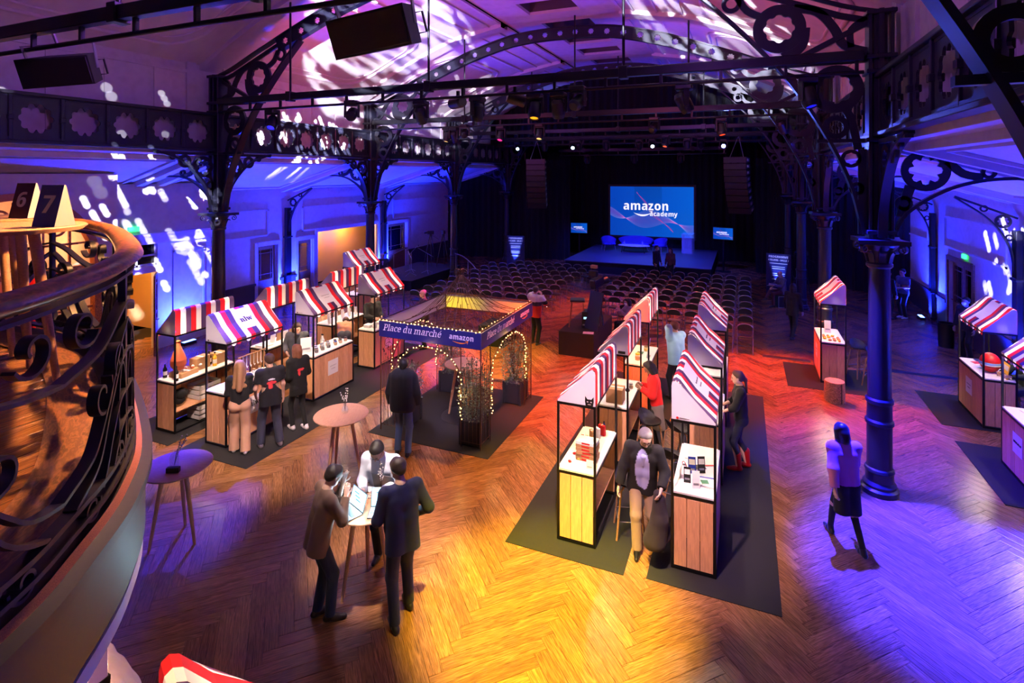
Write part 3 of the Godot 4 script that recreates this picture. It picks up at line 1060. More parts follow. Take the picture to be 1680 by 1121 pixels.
func build_arches() -> void:
	var rib := MB.new()
	var k := 29
	# the rib: cells with a flower hole each, along the arch
	for i in k:
		var o0 := lerpf(-7.55, 7.55, float(i) / k)
		var o1 := lerpf(-7.55, 7.55, float(i + 1) / k)
		var t0 := rib_y(o0)
		var t1 := rib_y(o1)
		var c := Vector3((o0 + o1) * 0.5, (t0 + t1) * 0.5 - 0.19, 0)
		var u := Vector3(o1 - o0, t1 - t0, 0)
		var l := u.length()
		u = u / l
		var w := Vector3(-u.y, u.x, 0)
		if absf(c.x) < 5.6:
			rib.ring(c, u, w, rect_pts(l * 0.5 + 0.004, 0.18, 32), flower(0.1, 32, 8), 0.05)
		else:
			rib.box(c, Vector3(l + 0.01, 0.1, 0.05), Basis(u, w, Vector3.BACK))
	var top := []
	var bot := []
	for i in 61:
		var o := lerpf(-7.55, 7.55, i / 60.0)
		top.append(Vector3(o, rib_y(o) - 0.01, 0))
		if absf(o) < 5.4:
			bot.append(Vector3(o, rib_y(o) - 0.38, 0))
	rib.strap(top, 0.16, 0.035, Vector3.BACK)
	rib.strap(bot, 0.16, 0.035, Vector3.BACK)
	var ribm := rib.mesh()
	# spandrel bracket at +x end
	var b := MB.new()
	var F := Vector3.BACK
	var low := spline([Vector3(7.38, 4.2, 0), Vector3(7.18, 5.05, 0), Vector3(6.78, 5.95, 0), Vector3(6.2, 6.9, 0), Vector3(5.4, 7.85, 0), Vector3(4.7, 8.55, 0)], 7)
	b.strap(low, 0.2, 0.05, F)
	b.strap([Vector3(7.5, 7.1, 0), Vector3(5.95, 7.1, 0)], 0.14, 0.12, F)
	b.strap([Vector3(7.5, 7.72, 0), Vector3(6.3, 7.12, 0)], 0.1, 0.09, F)
	b.ring(Vector3(6.12, 7.72, 0), Vector3.RIGHT, Vector3.UP, circle(0.42, 40), flower(0.25, 40), 0.06)
	b.ring(Vector3(6.98, 6.62, 0), Vector3.RIGHT, Vector3.UP, circle(0.4, 40), flower(0.25, 40), 0.06)
	b.ring(Vector3(5.35, 8.25, 0), Vector3.RIGHT, Vector3.UP, circle(0.17, 24), circle(0.09, 24), 0.05)
	b.ring(Vector3(6.98, 5.98, 0), Vector3.RIGHT, Vector3.UP, circle(0.2, 24), circle(0.11, 24), 0.05)
	b.ring(Vector3(7.2, 5.45, 0), Vector3.RIGHT, Vector3.UP, circle(0.15, 24), flower(0.1, 24), 0.05)
	b.ring(Vector3(7.28, 4.95, 0), Vector3.RIGHT, Vector3.UP, circle(0.11, 24), circle(0.05, 24), 0.05)
	b.strap(spline([Vector3(7.45, 7.2, 0), Vector3(7.1, 7.35, 0), Vector3(6.95, 7.65, 0), Vector3(6.7, 7.95, 0), Vector3(6.35, 8.05, 0)], 5), 0.05, 0.14, F)
	b.strap(spline([Vector3(6.2, 7.2, 0), Vector3(6.45, 7.4, 0), Vector3(6.5, 7.7, 0)], 4), 0.05, 0.2, F)
	b.strap(spline([Vector3(5.85, 7.95, 0), Vector3(5.6, 8.1, 0), Vector3(5.45, 8.35, 0)], 4), 0.05, 0.12, F)
	b.strap(spline([Vector3(7.1, 6.3, 0), Vector3(7.2, 6.1, 0), Vector3(7.3, 5.6, 0)], 4), 0.05, 0.12, F)
	b.strap([Vector3(7.36, 4.2, 0), Vector3(7.36, 5.6, 0)], 0.05, 0.12, F)
	b.strap([Vector3(6.7, 5.75, 0), Vector3(7.45, 5.75, 0)], 0.08, 0.06, F)
	b.strap(spline([Vector3(7.45, 7.78, 0), Vector3(7.2, 7.6, 0), Vector3(7.2, 7.3, 0)], 4), 0.05, 0.1, F)
	var bm := b.mesh()
	for i in ZC.size():
		var o := thing("iron_arch", "openwork iron roof arch with flower holes, %s from the balcony" % ORD[i], "arch", Vector3(XC, 0, ZC[i]), 0.0, "iron roof arches")
		obj("rib", ribm, M.iron, o)
		obj("spandrel", bm, M.iron, o)
		obj("spandrel", bm, M.iron, o).rotation.y = PI

# ---------------------------------------------------------------- the bowed balcony and the openings of the left wall
var bal := []
func balcony_curve() -> void:
	var right := [Vector3(-1.8, 0, 0.2), Vector3(-1.9, 0, -0.45), Vector3(-2.08, 0, -0.92), Vector3(-2.24, 0, -1.17), Vector3(-2.51, 0, -1.5), Vector3(-2.97, 0, -1.86), Vector3(-4.03, 0, -2.42), Vector3(-4.86, 0, -2.7), Vector3(-5.55, 0, -2.78)]
	var all := right.duplicate()
	for i in range(right.size() - 2, -1, -1):
		all.append(Vector3(2 * XC - right[i].x, 0, right[i].z))
	var p := spline(all, 14)
	# resample by length
	var acc := 0.0
	bal = [p[0]]
	for i in range(1, p.size()):
		acc += (p[i] - p[i - 1]).length()
		if acc >= 0.06:
			bal.append(p[i])
			acc = 0.0

func rp(s: float, y: float, out := 0.0) -> Vector3:
	var f := clampf(s / 0.066, 0.0, bal.size() - 1.01)
	var i := int(f)
	return bal[i].lerp(bal[i + 1], f - i) + Vector3(0, y, 0) + rn(s) * out

func rn(s: float) -> Vector3:
	var f := clampf(s / 0.066, 0.0, bal.size() - 1.01)
	var i := int(f)
	var a: Vector3 = bal[maxi(i - 2, 0)]
	var b: Vector3 = bal[mini(i + 3, bal.size() - 1)]
	return (b - a).normalized().cross(Vector3.UP).normalized()

# a flat bar drawn in (length along the balcony, height) space
func scroll(m: MB, pts: Array, w := 0.045, h := 0.014) -> void:
	var path := []
	var nr := []
	for q in pts:
		path.append(rp(q.x, q.y))
		nr.append(rn(q.x))
	m.strap(path, w, h, nr)

func build_balcony() -> void:
	balcony_curve()
	var n := bal.size()
	var FY := 3.83
	var slen := (n - 1) * 0.066
	var o := thing("balcony", "bowed gallery balcony with dark fascia and wrought iron railing", "balcony", Vector3.ZERO)
	o.set_meta("kind", "structure")
	var fas := MB.new()
	var strip := MB.new()
	var edge := MB.new()
	var under := MB.new()
	var border := MB.new()
	for i in n - 1:
		var s0 := i * 0.066
		var s1 := (i + 1) * 0.066
		var a := rn(s0)
		var b := rn(s1)
		var prof := [[0.05, 3.40], [0.07, 3.44], [0.07, 3.72], [0.1, 3.76], [0.1, 3.8]]
		for k in prof.size() - 1:
			fas.squad(rp(s0, prof[k][1], prof[k][0]), rp(s1, prof[k][1], prof[k][0]), rp(s1, prof[k + 1][1], prof[k + 1][0]), rp(s0, prof[k + 1][1], prof[k + 1][0]), a, b, b, a)
		for q in [[3.33, 3.40, 0.06]]:
			strip.squad(rp(s0, q[0], q[2]), rp(s1, q[0], q[2]), rp(s1, q[1], q[2]), rp(s0, q[1], q[2]), a, b, b, a)
			strip.quad(rp(s0, q[1], q[2]), rp(s1, q[1], q[2]), rp(s1, q[1], 0.0), rp(s0, q[1], 0.0), Vector3.UP)
		fas.quad(rp(s0, 3.8, 0.1), rp(s1, 3.8, 0.1), rp(s1, 3.82, 0.055), rp(s0, 3.82, 0.055), Vector3.UP)
		edge.quad(rp(s0, 3.82, 0.055), rp(s1, 3.82, 0.055), rp(s1, 3.838, 0.03), rp(s0, 3.838, 0.03), Vector3.UP)
		fas.quad(rp(s0, 3.832, 0.03), rp(s1, 3.832, 0.03), rp(s1, 3.832, -0.1), rp(s0, 3.832, -0.1), Vector3.UP)
		border.quad(rp(s0, 3.836, -0.1), rp(s1, 3.836, -0.1), rp(s1, 3.836, -0.36), rp(s0, 3.836, -0.36), Vector3.UP, Vector2(s0, 0), Vector2(s1, 0), Vector2(s1, 0.26), Vector2(s0, 0.26))
		# underside and floor bed back to the end wall
		var p0 := rp(s0, 3.33, 0.06)
		var p1 := rp(s1, 3.33, 0.06)
		under.quad(p0, p1, Vector3(p1.x, 3.33, 1.0), Vector3(p0.x, 3.33, 1.0), Vector3.DOWN)
		p0 = rp(s0, 3.805, -0.1)
		p1 = rp(s1, 3.805, -0.1)
		under.quad(p0, p1, Vector3(p1.x, 3.805, 1.0), Vector3(p0.x, 3.805, 1.0), Vector3.UP)
	obj("fascia", fas, mat("fascia", Color(0.085, 0.065, 0.08), 0.45), o)
	obj("bottom_strip", strip, M.white, o)
	obj("floor_edge", edge, M.rail_wood, o)
	obj("floor_border", border, M.door_wood, o)
	obj("floor_bed", under, M.subfloor, o)
	# boards of the balcony floor
	var x := -9.0
	var r := RandomNumberGenerator.new()
	r.seed = 5
	while x < -2.0:
		var zf := 0.9
		var zn := 0.9
		for q in bal:
			if absf(q.x - x) < 0.1:
				zn = minf(zn, q.z)
		for q in bal:
			if absf(q.x - (x - 0.13)) < 0.1 or absf(q.x - (x + 0.13)) < 0.1:
				zn = maxf(zn, minf(zn + 0.3, q.z)) if q.z > zn and q.z < zn + 0.3 else zn
		zn += 0.1
		if zn < 0.8:
			var m := MB.new()
			plank_mesh(m, Vector3.ZERO, PI * 0.5, zf - zn, 0.14, tones(r), Vector2(r.randf() * 9, r.randf() * 9))
			obj("plank", m.mesh(true), M.oak_floor, o, Vector3(x, 3.822, (zf + zn) * 0.5))
		x += 0.14
	# railing
	var hand := MB.new()
	for i in n - 1:
		var s0 := i * 0.066
		var s1 := s0 + 0.066
		var prof := []
		for k in 13:
			var a := TAU * k / 12.0
			prof.append(Vector2(cos(a) * (0.062 if sin(a) > -0.3 else 0.045), 4.795 + sin(a) * 0.038))
		for k in 12:
			var na: Vector3 = rn(s0) * prof[k].x * 16.0 + Vector3.UP * (prof[k].y - 4.795) * 26.0
			var nb: Vector3 = rn(s0) * prof[k + 1].x * 16.0 + Vector3.UP * (prof[k + 1].y - 4.795) * 26.0
			hand.squad(rp(s0, prof[k].y, prof[k].x), rp(s1, prof[k].y, prof[k].x), rp(s1, prof[k + 1].y, prof[k + 1].x), rp(s0, prof[k + 1].y, prof[k + 1].x), na.normalized(), na.normalized(), nb.normalized(), nb.normalized(), Vector2(s0, k * 0.03), Vector2(s1, k * 0.03), Vector2(s1, k * 0.03 + 0.03), Vector2(s0, k * 0.03 + 0.03))
	obj("handrail", hand, M.rail_wood, o)
	for y in [[4.735, 0.05, 0.014], [3.95, 0.05, 0.02], [3.885, 0.06, 0.018]]:
		var pts := []
		for i in n:
			pts.append(Vector2(i * 0.066, y[0]))
		var m := MB.new()
		scroll(m, pts, y[1], y[2])
		obj("rail_bar", m, M.wrought, o)
	var pan := 1.18
	var s := 0.55
	var pc := 0
	while s < slen - 0.4:
		var m := MB.new()
		m.bar(rp(s, 3.83), rp(s, 4.76), 0.045, 0.03, rn(s))
		obj("post", m, M.wrought, o)
		if s + pan < slen:
			var e := MB.new()
			for side in 2:
				var f := func(a: float, h: float) -> Vector2:
					return Vector2(s + (a if side == 0 else pan - a), FY + h)
				var curves := [
					[[0.0, 0.78], [0.15, 0.74], [0.35, 0.66], [0.59, 0.62]],
					[[0.0, 0.7], [0.14, 0.6], [0.28, 0.42], [0.42, 0.26], [0.59, 0.2]],
					[[0.0, 0.56], [0.14, 0.52], [0.27, 0.38], [0.37, 0.22], [0.52, 0.13]],
					[[0.0, 0.38], [0.12, 0.37], [0.22, 0.28], [0.3, 0.16], [0.34, 0.1]],
					[[0.0, 0.26], [0.12, 0.23], [0.22, 0.13]]]
				for cv in curves:
					var ctl := []
					for q in cv:
						var z: Vector2 = f.call(q[0], q[1])
						ctl.append(Vector3(z.x, z.y, 0))
					var sp := spline(ctl, 6)
					var pts := []
					for q in sp:
						pts.append(Vector2(q.x, q.y))
					scroll(e, pts)
				for sp in [[0.33, 0.47, 0.1, 0.02, 2.6, 9.4], [0.13, 0.9 - 0.34, 0.085, 0.02, -1.0, 6.0], [0.12, 0.12, 0.07, 0.015, 0.4, 7.2], [0.46, 0.79, 0.09, 0.02, 3.6, 10.0], [0.42, 0.07, 0.06, 0.015, 3.0, 9.6]]:
					var pts := []
					for i in 22:
						var u := i / 21.0
						var an := lerpf(sp[4], sp[5], u)
						var rr := lerpf(sp[2], sp[3], u)
						pts.append(f.call(sp[0] + cos(an) * rr, sp[1] + sin(an) * rr))
					scroll(e, pts, 0.04, 0.012)
				# oval loop beside the post
				var lp := []
				for i in 25:
					var an := TAU * i / 24.0
					lp.append(f.call(0.075 + cos(an) * 0.06, 0.3 + sin(an) * 0.22))
				scroll(e, lp, 0.035, 0.012)
			var mo := obj("scrollwork", e, M.wrought, o)
			mo.set_meta("kind", "stuff")
		s += pan
		pc += 1
	# bar tables with number tents on the balcony
	for t in [[Vector3(-4.45, FY, -1.98), "7", "blue"], [Vector3(-5.42, FY, -2.3), "6", "plum"]]:
		bar_table(t[0] + Vector3(0.05, 0, -0.03), 0.4, "round oak bar table on the balcony carrying the card numbered %s" % ("seven" if t[1] == "7" else "six"), 1.03)
		var c := thing("number_tent", ("folded blue table card with the digit seven on the balcony" if t[1] == "7" else "folded plum table card with the digit six on the balcony"), "sign", t[0] + Vector3(0.33, 1.032, -0.13), 1.86)
		var cm := MB.new()
		cm.prism(Vector3.ZERO, Vector3.RIGHT, Vector3.UP, PackedVector2Array([Vector2(-0.075, 0), Vector2(0.075, 0), Vector2(0.006, 0.265), Vector2(-0.006, 0.265)]), 0.16)
		obj("card", cm, M.white, c)
		var face := MB.new()
		face.quad(Vector3(-0.0765, 0.0, -0.08), Vector3(-0.0765, 0.0, 0.08), Vector3(-0.0065, 0.265, 0.08), Vector3(-0.0065, 0.265, -0.08), Vector3(-1, 0.2, 0))
		obj("printed_face", face, mat("tent_" + t[2], Color(0.14, 0.18, 0.55) if t[2] == "blue" else Color(0.2, 0.08, 0.2), 0.5), c)
		var up := Vector3(0.07, 0.265, 0).normalized()
		var zb := Vector3(-0.265, 0.07, 0).normalized()
		lettering("digit", t[1], 0.16, M.white, c, Transform3D(Basis(up.cross(zb), up, zb), Vector3(-0.042, 0.14, 0)), true)
	build_openings()

func bar_table(at: Vector3, r: float, label: String, h := 1.06) -> Node3D:
	var o := thing("bar_table", label, "table", at, rng.randf() * TAU, "round oak bar tables")
	var top := MB.new()
	var k := 40
	for i in k:
		var a0 := TAU * i / k
		var a1 := TAU * (i + 1) / k
		var p0 := Vector3(cos(a0) * r, 0, sin(a0) * r)
		var p1 := Vector3(cos(a1) * r, 0, sin(a1) * r)
		var f := 0.975
		top.tri(Vector3(0, h, 0), p0 * f + Vector3(0, h, 0), p1 * f + Vector3(0, h, 0), Vector3.UP, Vector3.UP, Vector3.UP, Vector2(0, 0), Vector2(p0.x, p0.z), Vector2(p1.x, p1.z))
		top.squad(p0 * f + Vector3(0, h, 0), p1 * f + Vector3(0, h, 0), p1 + Vector3(0, h - 0.012, 0), p0 + Vector3(0, h - 0.012, 0), Vector3.UP, Vector3.UP, p1 / r, p0 / r, Vector2(p0.x, p0.z), Vector2(p1.x, p1.z), Vector2(p1.x, p1.z), Vector2(p0.x, p0.z))
		top.squad(p0 + Vector3(0, h - 0.012, 0), p1 + Vector3(0, h - 0.012, 0), p1 * 0.93 + Vector3(0, h - 0.035, 0), p0 * 0.93 + Vector3(0, h - 0.035, 0), p0 / r, p1 / r, p1 / r, p0 / r)
		top.tri(Vector3(0, h - 0.035, 0), p0 * 0.93 + Vector3(0, h - 0.035, 0), p1 * 0.93 + Vector3(0, h - 0.035, 0), Vector3.DOWN, Vector3.DOWN, Vector3.DOWN)
	obj("tabletop", top, M.table_wood, o)
	for i in 3:
		var a := TAU * i / 3.0 + 0.3
		var d := Vector3(cos(a), 0, sin(a))
		var m := MB.new()
		m.tube([d * 0.33, d * 0.25 + Vector3(0, h * 0.45, 0), d * 0.16 + Vector3(0, h - 0.035, 0)], [0.02, 0.028, 0.032], 10)
		obj("leg", m, M.table_wood, o)
	return o

func build_openings() -> void:
	# arched window of the front wall, with the bar room behind it
	var A := Vector3(-15.0, 0, -6.9)
	var o := thing("window_1", "large arched wooden window in the left wall behind the balcony", "window", A)
	o.set_meta("kind", "structure")
	var fr := MB.new()
	var pa := []
	for i in 25:
		var a := PI * i / 24.0
		pa.append(Vector3(0.02, 2.9 + sin(a) * 1.78, -cos(a) * 1.68))
	fr.strap(pa, 0.2, 0.16, Vector3.RIGHT)
	for z in [-1.68, 1.68]:
		fr.box(Vector3(0.02, 1.45, z), Vector3(0.2, 2.9, 0.16))
	fr.box(Vector3(0.02, 2.9, 0), Vector3(0.16, 0.12, 3.3))
	obj("frame", fr, M.rail_wood, o)
	for z in [-1.1, -0.55, 0.0, 0.55, 1.1]:
		var m := MB.new()
		m.box(Vector3(0, 2.3, z), Vector3(0.05, 4.5 if absf(z) < 0.3 else 4.0, 0.05))
		obj("muntin", m, M.rail_wood, o)
	for y in [0.9, 1.9, 3.5]:
		obj("muntin", MB.new().box(Vector3(0, y, 0), Vector3(0.05, 0.05, 3.2)), M.rail_wood, o)
	# circles in the fanlight
	for e in [[-0.82, 3.9], [-0.27, 4.2], [0.27, 4.2]]:
		var m := MB.new().ring(Vector3(0.01, e[1], e[0]), Vector3.BACK, Vector3.UP, circle(0.2, 20), circle(0.15, 20), 0.05)
		obj("roundel", m, M.rail_wood, o)
	var room := MB.new()
	slab(room, -18.6, 0, -4.6, -18.4, 5.2, -9.0)
	slab(room, -18.6, 0, -8.95, -15.3, 5.2, -9.05)
	slab(room, -18.6, 0, -4.6, -15.3, 5.2, -4.5)
	slab(room, -18.6, 5.2, -4.6, -15.3, 5.3, -9.0)
	struct("wall_bar_room", room, M.plaster, "walls of the bar room behind the arched window")
	var red := thing("bar_shelf", "red lit bar shelving seen through the arched window", "shelf", Vector3(-18.1, 0, -7.4))
	for i in 4:
		obj("shelf_board", MB.new().box(Vector3(0, 0.8 + i * 0.55, 0), Vector3(0.4, 0.05, 2.6)), M.red, red)
	for i in 3:
		obj("upright", MB.new().box(Vector3(0, 1.3, -1.3 + i * 1.3), Vector3(0.42, 2.6, 0.06)), M.red, red)
	for i in 2:
		var l := thing("bar_lamp", "small warm lamp hanging in the bar room, %s" % ["nearer the door", "nearer the balcony"][i], "lamp", Vector3(-17.0, 3.4, -6.2 - i * 1.8))
		obj("cord", MB.new().tube([Vector3(0, 0.1, 0), Vector3(0, 1.8, 0)], 0.01, 5), M.black, l)
		obj("globe", MB.new().ball(Vector3.ZERO, Vector3.ONE * 0.1, 12, 8), M.lamp_white, l)
		omni(l, Vector3.ZERO, Color(1.0, 0.6, 0.35), 3.5, 0.1)
	var ex := thing("exit_sign", "small green exit sign in the arched window", "sign", Vector3(-15.25, 3.55, -6.45))
	obj("sign_panel", MB.new().box(Vector3.ZERO, Vector3(0.04, 0.2, 0.45)), M.exit_green, ex)
	for e in [[Vector3(-15.94, 3.62, -10.1), 0.3, "green exit sign above the wooden side door"], [Vector3(WR - 0.05, 2.65, -20.9), 0.3, "green exit sign above the right wall door"]]:
		ex = thing("exit_sign", e[2], "sign", e[0])
		obj("sign_panel", MB.new().box(Vector3.ZERO, Vector3(0.05, 0.13, e[1])), M.exit_green, ex)
	# transom above the side door, the open door leaf and the lit lobby
	o = thing("window_2", "barred transom window above the wooden side door", "window", Vector3(-16.1, 2.5, -9.98))
	o.set_meta("kind", "structure")
	obj("pane", MB.new().box(Vector3(-0.05, 0.4, 0), Vector3(0.01, 0.8, 1.74)), M.door_glass, o)
	for z in [-0.86, -0.3, 0.3, 0.86]:
		obj("muntin", MB.new().box(Vector3(0, 0.4, z), Vector3(0.06, 0.8, 0.05)), M.plaster, o)
	for y in [0.03, 0.3, 0.77]:
		obj("muntin", MB.new().box(Vector3(0, y, 0), Vector3(0.06, 0.05, 1.74)), M.plaster, o)
	leaf_door("door_1", Vector3(-16.02, 0, -10.83), 0.75, 2.28, 0.9, "open glazed wooden door leaf in the left wall")
	var lob := MB.new()
	slab(lob, -19.5, 0, -9.1, -19.4, 2.6, -12.2)
	slab(lob, -19.5, 0, -9.05, -16.3, 2.6, -9.1)
	slab(lob, -19.5, 0, -12.2, -17.7, 2.6, -12.25)
	slab(lob, -19.5, 2.5, -9.1, -16.3, 2.6, -12.2)
	struct("wall_lobby", lob, mat("ochre", Color(0.75, 0.6, 0.4), 0.7), "ochre lobby behind the side door")
	warm_lamp(Vector3(-17.6, 2.35, -10.3), 7.0, "lobby ceiling lamp behind the side door")
	# side doors and the wide opening of the left wall
	leaf_door("door_2", Vector3(WL - 0.1, 0, -16.63), 0.88, 2.33, 0.0, "glazed dark door nearest the stalls")
	leaf_door("door_3", Vector3(WL - 0.1, 0, -18.63), 0.78, 2.33, 0.0, "glazed dark door beside the wide opening")
	leaf_door("door_4", Vector3(WL - 0.1, 0, -25.88), 1.66, 2.48, 0.0, "dark double door far along the left wall")
	leaf_door("door_5", Vector3(WR + 0.12, 0, -20.42), 0.97, 2.33, PI, "brown glazed door leaf in the right wall")
	leaf_door("door_6", Vector3(WR + 0.12, 0, -21.42), 0.97, 2.33, PI, "second brown door leaf in the right wall")
	var back := MB.new()
	slab(back, -18.9, 0, -12.7, -18.8, 2.9, -26.2)
	slab(back, -18.9, 2.75, -12.7, WL - 0.3, 2.9, -26.2)
	slab(back, WR + 0.9, 0, -20.0, WR + 1.0, 2.6, -23.0)
	struct("wall_corridor", back, M.ochre, "corridor walls behind the side openings")
	warm_lamp(Vector3(-18.2, 2.6, -20.2), 3.5, "corridor ceiling lamp behind the wide opening")
	warm_lamp(Vector3(-18.2, 2.6, -22.2), 3.5, "corridor ceiling lamp at the far end of the opening")
	# architraves
	for e in [[-15.7, -16.7, 2.35, WL], [-17.8, -18.7, 2.35, WL], [-18.95, -23.25, 2.62, WL], [-24.15, -25.95, 2.5, WL], [-20.35, -22.45, 2.35, WR]]:
		var sg := 1.0 if e[3] < 0 else -1.0
		var m := MB.new()
		slab(m, e[3], 0, e[0], e[3] + 0.05 * sg, e[2] + 0.14, e[0] + 0.14)
		slab(m, e[3], 0, e[1], e[3] + 0.05 * sg, e[2] + 0.14, e[1] - 0.14)
		slab(m, e[3], e[2], e[0], e[3] + 0.06 * sg, e[2] + 0.16, e[1])
		struct("trim_4", m, M.door_wood if e[3] > 0 else M.plaster, "architrave round a side opening")

func warm_lamp(at: Vector3, e: float, label: String) -> void:
	var l := thing("ceiling_lamp", label, "lamp", at)
	obj("globe", MB.new().ball(Vector3.ZERO, Vector3(0.12, 0.07, 0.12), 12, 8), M.lamp_white, l)
	omni(l, Vector3(0, -0.1, 0), Color(1.0, 0.72, 0.35), e, 0.1)

# a glazed leaf hinged at its far end, running toward +z when closed
func leaf_door(called: String, hinge: Vector3, w: float, h: float, open: float, label: String) -> void:
	var o := thing(called, label, "door", hinge, open)
	o.set_meta("kind", "structure")
	var f := MB.new()
	f.box(Vector3(0, h * 0.5, 0.06), Vector3(0.05, h, 0.12), Basis(), 0.004)
	f.box(Vector3(0, h * 0.5, w - 0.06), Vector3(0.05, h, 0.12), Basis(), 0.004)
	f.box(Vector3(0, h - 0.07, w * 0.5), Vector3(0.05, 0.14, w - 0.24))
	f.box(Vector3(0, h * 0.4, w * 0.5), Vector3(0.05, 0.12, w - 0.24))
	f.box(Vector3(0, 0.1, w * 0.5), Vector3(0.05, 0.2, w - 0.24))
	f.box(Vector3(0, h * 0.22, w * 0.5), Vector3(0.03, h * 0.36, w - 0.24))
	obj("leaf_frame", f, M.door_wood, o)
	obj("pane", MB.new().box(Vector3(0, h * 0.7, w * 0.5), Vector3(0.01, h * 0.52, w - 0.24)), M.door_glass, o)
	for z in [w * 0.5 - w * 0.28, w * 0.5 + w * 0.28]:
		obj("muntin", MB.new().box(Vector3(0, h * 0.7, z), Vector3(0.04, h * 0.5, 0.025)), M.door_wood, o)
	for y in [0.52, 0.88]:
		obj("muntin", MB.new().box(Vector3(0, h * y, w * 0.5), Vector3(0.04, 0.025, w - 0.24)), M.door_wood, o)
	var hd := MB.new()
	hd.tube([Vector3(0.03, h * 0.45, w - 0.06), Vector3(0.09, h * 0.45, w - 0.06), Vector3(0.09, h * 0.45, w - 0.18)], 0.012, 6)
	obj("handle", hd, M.brass, o)

# ---------------------------------------------------------------- trusses, moving heads, gobo projectors, loudspeakers
const NUM := ["one", "two", "three", "four", "five", "six", "seven", "eight", "nine", "ten", "eleven", "twelve"]
var head_no := 0
func lens_mat(c: Color) -> StandardMaterial3D:
	var k := "lens_" + c.to_html(false)
	if not M.has(k):
		glow(k, c, 1.2)
	return M[k]

func moving_head(at: Vector3, to: Vector3, c: Color, e: float, ang: float, label := "", lens_m: Material = null) -> Node3D:
	head_no += 1
	if label == "":
		label = "black moving head spotlight hung under a lighting truss"
	var o := thing("moving_head", label, "stage light", at, 0.0, "moving heads on the trusses")
	obj("base", MB.new().box(Vector3(0, -0.03, 0), Vector3(0.3, 0.1, 0.26), Basis(), 0.02), M.dark_plastic, o)
	var d := (to - at).normalized()
	var flat := Vector3(d.x, 0, d.z)
	var turn := atan2(flat.x, flat.z) if flat.length() > 0.01 else 0.0
	var yb := Basis(Vector3.UP, turn)
	var y := MB.new()
	for s in [-1.0, 1.0]:
		y.box(yb * Vector3(s * 0.16, -0.22, 0), Vector3(0.04, 0.32, 0.1), yb, 0.01)
	y.box(Vector3(0, -0.09, 0), Vector3(0.36, 0.04, 0.1), yb, 0.01)
	obj("yoke", y, M.dark_plastic, o)
	var z := d
	var x := Vector3.UP.cross(z)
	x = x.normalized() if x.length() > 0.05 else Vector3.RIGHT
	var b := Basis(x, z, x.cross(z))
	var p := Vector3(0, -0.3, 0)
	obj("head", MB.new().lathe(p, [Vector2(0.0, -0.2), Vector2(0.09, -0.19), Vector2(0.13, -0.12), Vector2(0.13, 0.12), Vector2(0.11, 0.18), Vector2(0.1, 0.2), Vector2(0.085, 0.2), Vector2(0.085, 0.17)], 16, b), M.dark_plastic, o)
	obj("lens", MB.new().lathe(p, [Vector2(0.0, 0.18), Vector2(0.086, 0.178), Vector2(0.086, 0.17)], 16, b), lens_m if lens_m else lens_mat(c), o)
	if e > 0.0:
		spot(o, at + p + d * 0.24, at + p + d * 5.0, c, e, ang, 0.7, 0.07)
	return o

# effect light with many narrow beams: its spots make the broken light on ceiling and walls
func gobo_projector(at: Vector3, to: Vector3, c: Color, e: float, seed_: int, label: String, n: int, spread: float, cone: float, squash := 1.0, row := 5) -> void:
	var o := thing("effect_light", label, "stage light", at, 0.0, "multi-beam effect lights on the trusses")
	var d := (to - at).normalized()
	var x := Vector3.UP.cross(d).normalized()
	var y := d.cross(x)
	var b := Basis(x, d, x.cross(d))
	obj("housing", MB.new().lathe(Vector3.ZERO, [Vector2(0.0, -0.42), Vector2(0.11, -0.42), Vector2(0.13, -0.36), Vector2(0.13, -0.06), Vector2(0.12, -0.03)], 16, b), M.dark_plastic, o)
	obj("lens", MB.new().lathe(Vector3.ZERO, [Vector2(0.12, -0.035), Vector2(0, -0.03)], 16, b), M.black, o)
	obj("clamp", MB.new().box(-d * 0.25 + Vector3(0, 0.12, 0), Vector3(0.06, 0.26, 0.06)), M.dark_plastic, o)
	var r := RandomNumberGenerator.new()
	r.seed = seed_
	var t := tan(deg_to_rad(spread))
	# each streak is a short row of neighbouring beams
	for i in n:
		var rr := sqrt(r.randf())
		var a := r.randf() * TAU
		var ee := e * r.randf_range(0.3, 1.0)
		var cn := cone * r.randf_range(0.6, 1.2)
		var kk := 1 + r.randi() % row
		for k in kk:
			var w := (k - kk * 0.5) * tan(deg_to_rad(cn)) * 1.5
			var q := d + x * (cos(a) * rr * t + w * 0.45) + y * (sin(a) * rr * t * squash + w * 0.9)
			spot(o, at + x * cos(a) * 0.09 + y * sin(a) * 0.09, at + x * cos(a) * 0.09 + y * sin(a) * 0.09 + q * 5.0, c, ee, cn, 0.5, 0.01)

